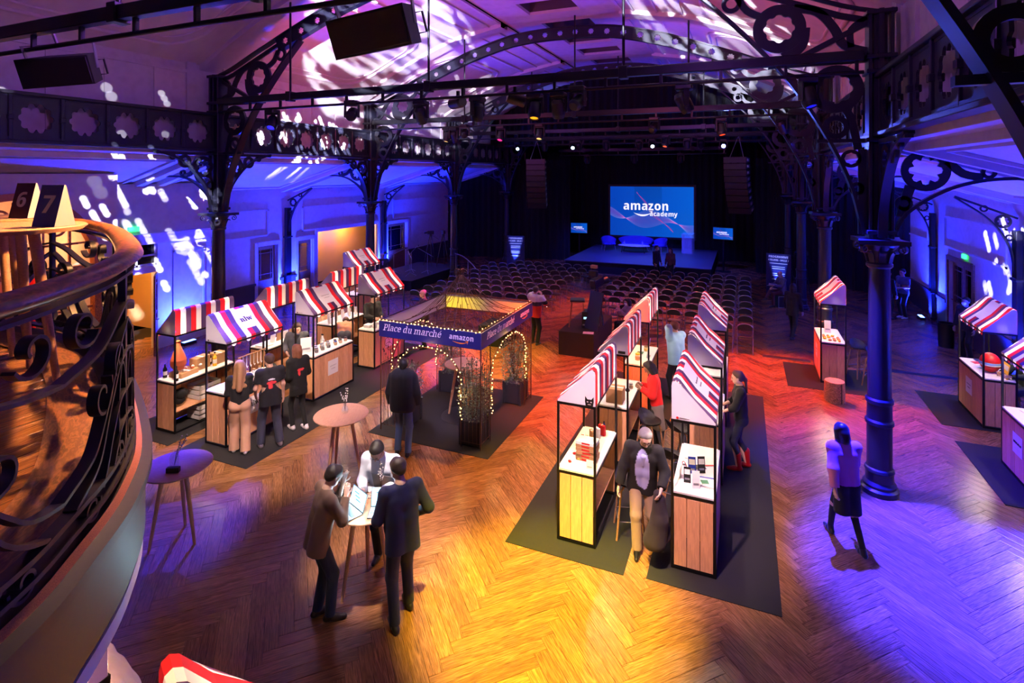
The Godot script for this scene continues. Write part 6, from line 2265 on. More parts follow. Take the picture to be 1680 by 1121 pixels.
	stall_meshes.bulb = MB.new().ball(Vector3.ZERO, Vector3(0.03, 0.03, 0.03), 10, 6).mesh()
	stall_meshes.sign = MB.new().box(Vector3.ZERO, Vector3(0.004, 0.34, 0.34)).mesh()

# handwriting too small to read: a looping stroke
func scribble(parent: Node3D, at: Vector3, right: Vector3, up: Vector3, w: float, h: float, mt: Material, seed_: int, called := "handwriting") -> void:
	var r := RandomNumberGenerator.new()
	r.seed = seed_
	var p := []
	var k := 40
	for i in k:
		var t := float(i) / (k - 1)
		p.append(at + right * ((t - 0.5) * w + sin(t * 46.0) * w * 0.012) + up * (sin(t * 46.0 + 1.2) * h * (0.5 + 0.5 * r.randf())))
	obj(called, MB.new().tube(p, h * 0.12, 4, false), mt, parent)

func stall(at: Vector3, turn: float, label: String, name_kind := "", sign_text := "", lit := 1.0) -> Node3D:
	var o := thing("market_stall", label, "market stall", at, turn, "striped canopy market stalls")
	var hz := SL * 0.5
	var hx := SD * 0.5
	for sx in [-1.0, 1.0]:
		for sz in [-1.0, 1.0]:
			obj("post", stall_meshes.post, M.black_metal, o, Vector3(sx * hx, 0, sz * hz))
	for i in 3:
		obj(["base_frame", "counter_frame", "canopy_frame"][i], stall_meshes.frames[i], M.black_metal, o)
	obj("countertop", stall_meshes.top, M.white, o)
	obj("shelf", stall_meshes.shelf, M.stall_wood, o)
	for i in 8:
		var p := obj("plank", stall_meshes.plank[rng.randi() % 4], M.stall_wood, o, Vector3(hx + 0.004, 0.5, -hz + 0.02 + (i + 0.5) * (SL - 0.04) / 8.0))
		p.basis = Basis(Vector3(1, 0, 0), Vector3(0, 0, 1), Vector3(0, -1, 0)) * Basis.from_scale(Vector3(1, 1.01, 1))
	for sz in [-1.0, 1.0]:
		for i in 3:
			var p := obj("plank", stall_meshes.plank[rng.randi() % 4], M.stall_wood, o, Vector3(-hx + 0.02 + (i + 0.5) * (SD - 0.04) / 3.0, 0.5, sz * (hz + 0.004)))
			p.basis = Basis(Vector3(0, 0, 1), Vector3(1, 0, 0), Vector3(0, 1, 0))
		obj("end_panel", stall_meshes.panel, M.panel_fabric, o, Vector3(0, 0, sz * (hz + 0.002)))
	obj("sloped_canopy", stall_meshes.slope, M.striped_fabric, o)
	obj("back_canopy", stall_meshes.back, M.striped_fabric, o)
	obj("valance", stall_meshes.valance, M.striped_fabric, o)
	for sz in [-1.0, 1.0]:
		var lp := Vector3(-0.06, 2.05, sz * (hz - 0.075))
		obj("lamp_bulb", stall_meshes.bulb, M.lamp_white, o, lp)
		omni(o, lp, Color(1.0, 0.86, 0.68), 1.3 * lit, 0.03)
	# name on the sloping canopy
	var up := Vector3(-0.28, 0.24, 0).normalized()
	var nn := Vector3(up.y, -up.x, 0)
	var xf := Transform3D(Basis(up.cross(nn), up, nn), Vector3(0.02, 2.232, 0) + nn * 0.006)
	var ink: Material = M.dark_plastic
	if name_kind != "":
		if name_kind.begins_with("~"):
			scribble(o, xf.origin + up * 0.04, xf.basis.x, up, 0.26, 0.016, ink, name_kind.length() * 7)
			scribble(o, xf.origin - up * 0.03, xf.basis.x, up, 0.18, 0.012, ink, name_kind.length() * 11)
		else:
			lettering("stall_name", name_kind, 0.15, ink, o, Transform3D(xf.basis, xf.origin + up * 0.03), true, true)
			scribble(o, xf.origin - up * 0.08, xf.basis.x, up, 0.26, 0.004, ink, 3, "small_print")
	if sign_text != "":
		var s := obj("front_sign", stall_meshes.sign, M.paper, o, Vector3(hx + 0.018, 0.6, 0.05))
		if sign_text.begins_with("~"):
			scribble(s, Vector3(0.004, 0.03, 0), Vector3(0, 0, -1), Vector3.UP, 0.22, 0.014, ink, sign_text.length() * 5)
			scribble(s, Vector3(0.004, -0.04, 0), Vector3(0, 0, -1), Vector3.UP, 0.14, 0.012, ink, sign_text.length() * 9)
		else:
			lettering("sign_word", sign_text, 0.13 if sign_text.length() < 5 else 0.055, ink, s, Transform3D(Basis(Vector3(0, 0, -1), Vector3.UP, Vector3(1, 0, 0)), Vector3(0.004, 0.02, 0)), true, sign_text.length() < 5)
			scribble(s, Vector3(0.004, -0.08, 0), Vector3(0, 0, -1), Vector3.UP, 0.2, 0.004, ink, 3, "small_print")
	return o

# ---- goods. p is on the countertop
func cp(s: Node3D, x: float, z: float, y := 1.02) -> Vector3:
	return s.transform * Vector3(x, y, z)

func g_box(s: Node3D, x: float, z: float, size: Vector3, mt: Material, label: String, turn := 0.0, called := "carton", cat := "box") -> Node3D:
	var o := thing(called, label, cat, cp(s, x, z), s.rotation.y + turn)
	obj("body", MB.new().box(Vector3(0, size.y * 0.5, 0), size, Basis(), minf(0.006, size.y * 0.2)), mt, o)
	if size.y > 0.05:
		obj("lid_tape", MB.new().box(Vector3(0, size.y + 0.0006, 0), Vector3(size.x * 0.98, 0.001, size.z * 0.15)), M.paper, o)
	return o

func g_bottle(s: Node3D, x: float, z: float, h: float, mt: Material, label: String, called := "bottle") -> void:
	var o := thing(called, label, "bottle", cp(s, x, z))
	var r := h * 0.14
	obj("body", MB.new().lathe(Vector3.ZERO, [Vector2(0, 0), Vector2(r, 0), Vector2(r, h * 0.6), Vector2(r * 0.4, h * 0.78), Vector2(r * 0.38, h * 0.95)], 12), mt, o)
	obj("cap", MB.new().lathe(Vector3.ZERO, [Vector2(r * 0.42, h * 0.9), Vector2(r * 0.42, h), Vector2(0, h)], 10), M.dark_plastic, o)
	obj("paper_label", MB.new().lathe(Vector3.ZERO, [Vector2(r * 1.02, h * 0.2), Vector2(r * 1.02, h * 0.48)], 12), M.paper, o)

func g_jar(s: Node3D, x: float, z: float, r: float, h: float, fill: Material, lid: Material, label: String) -> void:
	var o := thing("jar", label, "jar", cp(s, x, z))
	obj("glass_body", MB.new().lathe(Vector3.ZERO, [Vector2(0, 0), Vector2(r, 0), Vector2(r * 1.05, h * 0.4), Vector2(r * 0.9, h * 0.78), Vector2(r * 0.8, h * 0.82)], 14), M.glass, o)
	obj("contents", MB.new().lathe(Vector3.ZERO, [Vector2(0, 0.004), Vector2(r * 0.92, 0.004), Vector2(r * 0.96, h * 0.5), Vector2(0, h * 0.52)], 12), fill, o)
	obj("lid", MB.new().lathe(Vector3.ZERO, [Vector2(r * 0.86, h * 0.8), Vector2(r * 0.86, h), Vector2(0, h)], 14), lid, o)

func g_card(s: Node3D, x: float, z: float, w: float, h: float, mt: Material, label: String, turn := 0.0) -> void:
	# leaflet stand: upright card with a foot and printed lines
	var o := thing("leaflet", label, "leaflet", cp(s, x, z), s.rotation.y + turn)
	var b := Basis(Vector3.RIGHT, -0.15)
	obj("sheet", MB.new().box(Vector3(0, h * 0.5, 0), Vector3(w, h, 0.006), b), mt, o)
	obj("print_block", MB.new().box(b * Vector3(0, h * 0.2, 0.0045) + Vector3(0, h * 0.5, 0), Vector3(w * 0.8, h * 0.32, 0.001), b), M.paper, o)
	obj("print_block", MB.new().box(b * Vector3(0, -h * 0.25, 0.0045) + Vector3(0, h * 0.5, 0), Vector3(w * 0.7, h * 0.12, 0.001), b), M.silver, o)
	obj("foot", MB.new().box(Vector3(0, 0.004, -0.01), Vector3(w * 0.9, 0.008, 0.05)), M.glass, o)

func g_flat(s: Node3D, x: float, z: float, w: float, l: float, mt: Material, label: String, turn := 0.0, called := "booklet") -> void:
	var o := thing(called, label, "booklet", cp(s, x, z), s.rotation.y + turn)
	obj("pages", MB.new().box(Vector3(0, 0.005, 0), Vector3(w, 0.01, l), Basis(), 0.002), M.paper, o)
	obj("cover", MB.new().box(Vector3(0, 0.0106, 0), Vector3(w * 0.96, 0.001, l * 0.96)), mt, o)

func g_fruit(s: Node3D, x: float, z: float, r: float, mt: Material, label: String, called := "pastry", cat := "food", y := 1.02) -> void:
	var o := thing(called, label, cat, cp(s, x, z, y), rng.randf() * 6.0)
	obj("crust", MB.new().ball(Vector3(0, r * 0.6, 0), Vector3(r, r * 0.6, r * 0.75), 10, 6), mt, o)

func build_stalls() -> void:
	stall_parts()
	var zr := [-8.1, -10.38, -12.62]
	# left cluster, customers on the right
	var lx := -9.28
	var l1 := stall(Vector3(lx, 0.008, zr[0]), 0.0, "striped stall lettered nlw nearest the balcony on the left", "nlw", "nlw")
	var l2 := stall(Vector3(lx, 0.008, zr[1]), 0.0, "striped stall with script lettering and a row of jars", "~aa", "~abc")
	var l3 := stall(Vector3(lx, 0.008, zr[2]), 0.0, "striped stall behind the gazebo with orange lit canopy", "~aaa", "~ab")
	# back row of the left cluster
	var mx := -10.7
	var m1 := stall(Vector3(mx, 0.008, zr[0]), PI, "striped stall with a hanging ham in the back row", "", "", 1.3)
	var m2 := stall(Vector3(mx, 0.008, zr[1]), PI, "striped stall in the back row seen behind the jar stall", "", "", 1.3)
	var m3 := stall(Vector3(mx, 0.008, zr[2]), PI, "striped stall in the back row with white tableware", "", "", 1.3)
	var m4 := stall(Vector3(-12.55, 0, -15.9), 0.0, "small striped stall near the wide opening of the left wall", "~aaaaa", "", 1.0)
	# right cluster
	var ax := -2.16
	var a1 := stall(Vector3(ax, 0.008, zr[0]), PI, "striped stall with a black cat emblem beside the stool")
	var a2 := stall(Vector3(ax, 0.008, zr[1] - 0.05), PI, "striped stall in the middle of the column beside the gazebo")
	var a3 := stall(Vector3(ax, 0.008, zr[2] - 0.15), PI, "striped stall nearest the chairs in the column beside the gazebo")
	var bx := -0.6
	var b1 := stall(Vector3(bx, 0.008, zr[0] - 0.05), 0.0, "striped stall with leaflets on its white counter nearest the camera", "~a")
	var b2 := stall(Vector3(bx, 0.008, zr[1] - 0.05), 0.0, "striped stall in the middle of the column with the red boots woman", "~aaaa")
	var b3 := stall(Vector3(bx, 0.008, zr[2] - 0.1), 0.0, "striped stall nearest the chairs in the right hand column", "~aab")
	# right aisle
	var s1 := stall(Vector3(2.04, 0.008, -16.2), PI, "single striped stall with food in front of the second right column", "", "~abcd")
	var r1 := stall(Vector3(4.78, 0.008, -14.72), PI, "striped stall with a red and blue ball in the right aisle", "", "~abcde")
	var r2 := stall(Vector3(4.55, 0.008, -11.8), PI, "striped stall cut by the picture edge in the right aisle", "", "MERCALLO")
	# under the balcony edge
	var u1 := stall(Vector3(-2.29, 0, -2.0), 1.115, "striped stall canopy peeping out below the balcony", "", "", 0.6)
	var u2 := stall(Vector3(-4.05, 0, -1.55), PI, "striped stall canopy mostly hidden under the balcony", "", "", 0.6)
	# emblems on the end panels
	var cat := MB.new()
	cat.prism(Vector3(-0.19, 2.02, -SL * 0.5 - 0.012), Vector3.RIGHT, Vector3.UP, PackedVector2Array([Vector2(-0.05, -0.06), Vector2(0.05, -0.06), Vector2(0.062, 0.0), Vector2(0.06, 0.075), Vector2(0.028, 0.035), Vector2(-0.028, 0.035), Vector2(-0.06, 0.075), Vector2(-0.062, 0.0)]), 0.003)
	obj("cat_emblem", cat, M.dark_plastic, a1)
	var eyes := MB.new()
	for e in [-0.025, 0.025]:
		eyes.box(Vector3(-0.19 + e, 2.02, -SL * 0.5 - 0.0145), Vector3(0.02, 0.012, 0.001))
	eyes.box(Vector3(-0.19, 1.985, -SL * 0.5 - 0.0145), Vector3(0.045, 0.008, 0.001))
	obj("emblem_face", eyes, M.paper, a1)
	obj("name_plate", MB.new().box(Vector3(-0.16, 2.0, -SL * 0.5 - 0.008), Vector3(0.13, 0.05, 0.003)), M.dark_plastic, a2)
	for s in [b1, l1, m1, l2]:
		var e := -1.0 if s.rotation.y > 1.0 else 1.0
		obj("small_mark", MB.new().lathe(Vector3(-0.2 * e, 1.985, e * (SL * 0.5 + 0.008)), [Vector2(0, -0.001), Vector2(0.016, -0.001), Vector2(0.016, 0.001), Vector2(0, 0.001)], 14, Basis(Vector3.RIGHT, PI / 2)), M.red if s == b1 else M.dark_plastic, s)
		obj("small_print", MB.new().box(Vector3(-0.11 * e, 1.985, e * (SL * 0.5 + 0.007)), Vector3(0.12, 0.008, 0.001)), M.silver, s)
	# ---- goods on A1: boxes, ribbons
	stack(a1, -0.06, -0.3, 6, Vector3(0.3, 0.046, 0.2), [M.kraft, M.paper, M.red], "small printed box in the stack on the cat emblem stall")
	for i in 5:
		g_box(a1, 0.12 - 0.05 * i, 0.02 + 0.12 * i, Vector3(0.05, 0.16, 0.12), [M.red, M.paper, M.kraft, M.paper, M.red][i], "upright printed box on the cat emblem stall, %s from the front" % ORD[i], 0.3 * i)
	for i in 4:
		g_fruit(a1, 0.15 - (i % 2) * 0.1, -0.5 + i * 0.12, 0.03, M.red if i % 2 == 0 else M.yellow, "%s wrapped sweet at the front of the cat emblem stall" % ORD[i], "sweet", "sweet")
	g_card(a1, -0.16, -0.56, 0.1, 0.12, M.paper, "little white sign at the corner of the cat emblem stall", PI)
	g_bottle(a1, -0.1, 0.55, 0.2, M.blue, "slim blue tube at the far end of the cat emblem stall")
	# A2: carton and cup
	g_box(a2, 0.0, -0.45, Vector3(0.3, 0.26, 0.26), M.kraft, "brown cardboard box on the middle stall near the red top woman")
	g_fruit(a2, -0.12, 0.05, 0.06, M.dark_plastic, "small dark bowl on the middle stall by the gazebo column", "bowl", "bowl")
	g_jar(a2, -0.15, 0.25, 0.04, 0.1, M.kraft, M.silver, "small jar on the middle stall by the red top woman")
	g_jar(a3, 0.02, -0.4, 0.06, 0.15, M.kraft, M.yellow, "yellow lidded jar on the stall nearest the chairs")
	g_jar(a3, -0.05, 0.3, 0.05, 0.12, M.yellow, M.brass, "small golden jar on the stall nearest the chairs")
	g_card(a3, -0.17, -0.1, 0.22, 0.4, M.paper, "leaning white poster board on the stall nearest the chairs", PI * 0.5)
	g_flat(a3, 0.05, 0.1, 0.15, 0.2, M.green, "green booklet on the stall nearest the chairs")
	# B1: leaflets
	g_card(b1, -0.06, 0.16, 0.1, 0.22, M.blue, "navy leaflet holder on the front right stall, left one at back", 0.2)
	g_card(b1, 0.06, 0.1, 0.1, 0.22, M.dark_plastic, "dark leaflet holder on the front right stall, right one at back", 0.4)
	g_card(b1, -0.1, 0.42, 0.09, 0.2, M.dark_plastic, "dark photo leaflet standing at the front of the leaflet stall", 0.1)
	g_card(b1, 0.02, 0.52, 0.1, 0.22, M.paper, "white photo leaflet standing at the front of the leaflet stall", 0.3)
	g_flat(b1, 0.0, -0.02, 0.22, 0.12, M.dark_plastic, "dark tablet lying on the leaflet stall", 0.5, "tablet")
	g_flat(b1, 0.14, 0.22, 0.2, 0.03, M.blue, "blue pen case lying on the leaflet stall", 0.1, "pen_case")
	g_flat(b1, 0.12, 0.34, 0.1, 0.1, M.green, "green booklet lying on the leaflet stall", 0.3)
	g_flat(b1, 0.16, 0.46, 0.18, 0.04, M.silver, "silver pen case lying on the leaflet stall", -0.1, "pen_case")
	g_flat(b1, 0.14, -0.12, 0.16, 0.03, M.red, "red pen lying at the back of the leaflet stall", 0.4, "pen_case")
	g_flat(b1, -0.16, -0.3, 0.1, 0.16, M.paper, "white paper pad at the back corner of the leaflet stall", 0.2)
	bag(cp(b1, -0.15, 0.3), "clear plastic bag on the leaflet stall")
	g_box(b2, -0.05, 0.2, Vector3(0.3, 0.2, 0.2), M.paper, "white carton on the middle stall of the right column")
	g_box(b2, 0.0, -0.3, Vector3(0.2, 0.12, 0.2), M.kraft, "brown carton on the middle stall of the right column")
	# L1: jars on rods, papers
	for i in 4:
		g_jar(l1, -0.17, -0.5 + i * 0.16, 0.035, 0.09, M.white, M.kraft, "little white jar with wooden lid on the nlw stall, %s along" % ORD[i])
	g_flat(l1, 0.0, 0.5, 0.2, 0.3, M.paper, "white sheet at the near end of the nlw counter", 0.1)
	g_flat(l1, 0.06, 0.2, 0.16, 0.22, M.paper, "white leaflet pile in the middle of the nlw counter", 0.3)
	g_fruit(l1, 0.05, -0.1, 0.05, M.green, "dark green pouch on the nlw counter", "pouch", "pouch")
	g_flat(l1, 0.1, -0.35, 0.1, 0.25, M.kraft, "brown ruler board on the nlw counter", -0.2)
	rod_rack(l1)
	# L2: jars
	for i in 6:
		g_jar(l2, 0.12 - (i % 2) * 0.12, 0.42 - i * 0.1, 0.045, 0.12, M.twig if i % 2 == 0 else M.kraft, M.silver, "spice jar in the front group on the jar stall, %s from the corner" % ROWS[i])
	for i in 5:
		g_jar(l2, 0.14 - (i % 2) * 0.1, -0.2 - i * 0.09, 0.04, 0.1, M.kraft, M.blue if i == 0 else M.dark_plastic, "preserve jar in the far group on the jar stall, %s along" % ORD[i])
	g_card(l2, -0.12, 0.5, 0.24, 0.34, M.paper, "leaning white board at the corner of the jar stall", 0.9)
	g_bottle(l2, -0.1, 0.0, 0.3, M.glass, "clear bottle on the jar stall")
	g_bottle(l2, -0.16, -0.1, 0.26, M.glass, "second clear bottle on the jar stall")
	g_fruit(l2, 0.1, -0.62, 0.05, M.red, "red bowl at the far end of the jar stall", "bowl", "bowl")
	# L3
	g_box(l3, -0.1, 0.45, Vector3(0.2, 0.08, 0.2), M.white, "white flat box on the orange lit stall")
	bag(cp(l3, 0.1, 0.45), "red handled paper bag on the orange lit stall")
	g_box(l3, 0.0, 0.0, Vector3(0.25, 0.06, 0.3), M.paper, "white tray on the orange lit stall", 0.0, "tray", "tray")
	# M1: ham, boxes and bottles, crates on the shelf
	ham(m1)
	g_bottle(m1, -0.19, -0.6, 0.3, M.bottle_dark, "dark wine bottle at the near corner of the ham stall")
	g_bottle(m1, 0.19, -0.57, 0.28, M.bottle_dark, "dark wine bottle beside the first on the ham stall")
	g_bottle(m1, 0.05, 0.325, 0.3, M.bottle_dark, "dark wine bottle at the far end of the ham stall")
	g_bottle(m1, -0.12, 0.325, 0.3, M.yellow, "yellow labelled bottle at the far end of the ham stall")
	g_box(m1, 0.0, -0.3, Vector3(0.34, 0.1, 0.42), M.kraft, "open kraft box of wrapped food on the ham stall", 0.1)
	g_box(m1, 0.02, 0.08, Vector3(0.2, 0.26, 0.36), M.kraft, "tall brown carton on the ham stall", 0.1)
	g_box(m1, 0.02, 0.52, Vector3(0.24, 0.22, 0.26), M.kraft, "brown carton at the far end of the ham stall")
	for i in 7:
		g_fruit(m1, -0.1 + 0.07 * (i % 3), -0.36 + 0.06 * i, 0.04, M.paper if i % 2 == 0 else M.ham, "wrapped sausage in the open box on the ham stall, %s from the corner" % ROWS[i], "sausage", "food", 1.121)
	crates(m1)
	# M2, M3
	g_box(m2, 0.0, -0.5, Vector3(0.3, 0.03, 0.3), M.white, "white tray on the back row stall", 0.0, "tray", "tray")
	for i in 5:
		g_card(m2, 0.0, -0.25 + i * 0.2, 0.16, 0.2, M.paper if i % 2 == 0 else M.kraft, "standing card on the back row stall, %s along" % ORD[i], PI * 0.5)
	for i in 9:
		var o := thing("cup_stack", "stack of white paper cups on the tableware stall, %s along" % ROWS[i], "cups", cp(m3, -0.1 + 0.14 * (i % 2), -0.6 + i * 0.14))
		for k in 3:
			obj("cup", MB.new().lathe(Vector3(0, k * 0.06, 0), [Vector2(0, 0), Vector2(0.03, 0), Vector2(0.042, 0.1), Vector2(0.04, 0.1)], 10), M.white, o)
	# S1: food
	for i in 12:
		g_fruit(s1, -0.15 + 0.1 * (i % 4), -0.55 + 0.13 * int(i / 3), 0.045, M.kraft if i % 3 else M.yellow, "small pastry on the single stall counter, %s from the front" % ROWS[i % 10] if i < 10 else "pale pastry at the very back of the single stall, %s one" % ORD[i - 10], "pastry", "food")
	g_card(s1, 0.0, 0.3, 0.15, 0.3, M.paper, "white menu board standing on the single stall", PI)
	# R1: ball, magazines, laptop
	var ball := thing("gift_ball", "large red and blue decorated ball on the right aisle stall", "ball", cp(r1, 0.0, -0.2))
	obj("shell", MB.new().ball(Vector3(0, 0.2, 0), Vector3(0.18, 0.2, 0.18), 18, 12), M.red, ball)
	obj("belly", MB.new().ball(Vector3(0, 0.19, 0), Vector3(0.186, 0.11, 0.186), 18, 10), mat("sky_blue", Color(0.45, 0.62, 0.8), 0.4), ball)
	obj("picture", MB.new().ball(Vector3(0, 0.17, 0), Vector3(0.19, 0.05, 0.19), 18, 8), M.paper, ball)
	for i in 4:
		g_flat(r1, -0.05 + 0.1 * (i % 2), 0.55 - i * 0.2, 0.16, 0.18, [M.dark_plastic, M.red, M.yellow, M.green][i], "magazine on the right aisle stall, %s from the far end" % ORD[i], 0.2 * i)
	g_card(r1, -0.15, -0.5, 0.3, 0.3, M.yellow, "yellow printed board at the near end of the right aisle stall", PI * 0.5)
	g_flat(r2, -0.05, 0.5, 0.22, 0.16, M.paper, "white pad on the nearest right aisle stall", 0.2)
	for s in [[m4, "opening stall"], [b3, "far right column stall"], [u1, "balcony stall"]]:
		g_box(s[0], 0.0, 0.2, Vector3(0.2, 0.12, 0.2), M.kraft, "brown carton on the " + s[1])

func stack(s: Node3D, x: float, z: float, n: int, size: Vector3, mts: Array, label: String) -> void:
	for i in n:
		var o := thing("printed_box", label + ", %s from the bottom" % ROWS[i], "box", cp(s, x, z, 1.02 + i * (size.y + 0.001)), s.rotation.y + rng.randf_range(-0.1, 0.1))
		obj("body", MB.new().box(Vector3(0, size.y * 0.5, 0), size, Basis(), 0.003), mts[0] if i < n - 1 else mts[1], o)
		obj("print_band", MB.new().box(Vector3(0, size.y * 0.5, 0), Vector3(size.x * 0.4, size.y * 0.5, size.z + 0.002)), mts[2], o)

func bag(at: Vector3, label: String) -> void:
	var o := thing("small_bag", label, "bag", at, rng.randf() * 6.0)
	obj("body", MB.new().lathe(Vector3.ZERO, [Vector2(0, 0), Vector2(0.06, 0.0), Vector2(0.07, 0.06), Vector2(0.05, 0.13), Vector2(0.03, 0.17)], 9), M.white, o)
	obj("handle", MB.new().tube(arc(Vector3(0, 0.16, 0), Vector3.RIGHT, Vector3.UP, 0.05, 0, PI, 8), 0.005, 5), M.red, o)

func ham(s: Node3D) -> void:
	var o := thing("hanging_ham", "cured ham in an orange net hanging from the back stall canopy", "ham", s.transform * Vector3(0.0, 1.15, -0.42))
	obj("meat", MB.new().lathe(Vector3.ZERO, [Vector2(0, 0.0), Vector2(0.09, 0.02), Vector2(0.15, 0.12), Vector2(0.15, 0.22), Vector2(0.1, 0.36), Vector2(0.045, 0.5), Vector2(0.035, 0.56), Vector2(0.05, 0.6), Vector2(0, 0.62)], 18), M.ham, o)
	obj("cord", MB.new().tube([Vector3(0, 0.58, 0), Vector3(0, 0.79, 0)], 0.006, 5), M.twig, o)

func rod_rack(s: Node3D) -> void:
	var o := thing("hook_rack", "pale wooden rod with hanging hooks above the nlw counter", "rack", s.transform * Vector3(-0.22, 1.02, -0.35), s.rotation.y)
	obj("rod", MB.new().tube([Vector3(0, 0.4, -0.35), Vector3(0, 0.4, 0.35)], 0.014, 8), M.kraft, o)
	for z in [-0.3, 0.3]:
		obj("upright", MB.new().box(Vector3(0, 0.2, z), Vector3(0.02, 0.4, 0.02)), M.kraft, o)
	for i in 6:
		obj("hook", MB.new().strap([Vector3(0, 0.4, -0.22 + i * 0.09), Vector3(0, 0.18, -0.22 + i * 0.09), Vector3(0.02, 0.14, -0.22 + i * 0.09), Vector3(0.04, 0.18, -0.22 + i * 0.09)], 0.012, 0.01, Vector3.BACK), M.white, o)

func crates(s: Node3D) -> void:
	for i in 2:
		var o := thing("slatted_crate", ["upper white slatted crate under the ham stall counter", "lower white slatted crate under the ham stall counter"][i], "crate", s.transform * Vector3(-0.02, 0.435 if i == 0 else 0.02, 0.15), s.rotation.y)
		var h := 0.3
		for sx in [-1.0, 1.0]:
			for y in [0.05, 0.15, 0.25]:
				obj("slat", MB.new().box(Vector3(sx * 0.18, y, 0), Vector3(0.012, 0.075, 0.5)), M.crate_white, o)
		for sz in [-1.0, 1.0]:
			for y in [0.05, 0.15, 0.25]:
				obj("slat", MB.new().box(Vector3(0, y, sz * 0.25), Vector3(0.36, 0.075, 0.012)), M.crate_white, o)
		obj("bottom", MB.new().box(Vector3(0, 0.01, 0), Vector3(0.36, 0.012, 0.5)), M.crate_white, o)
	var b := thing("dark_bag", "crumpled dark bag stuffed under the ham stall counter", "bag", s.transform * Vector3(-0.05, 0.435, -0.42), 0.3)
	var m := MB.new()
	for i in 6:
		m.ball(Vector3(rng.randf_range(-0.08, 0.08), 0.12 + rng.randf() * 0.14, rng.randf_range(-0.1, 0.1)), Vector3(0.11, 0.1, 0.11), 9, 6)
	obj("cloth", m, M.black_cloth, b)

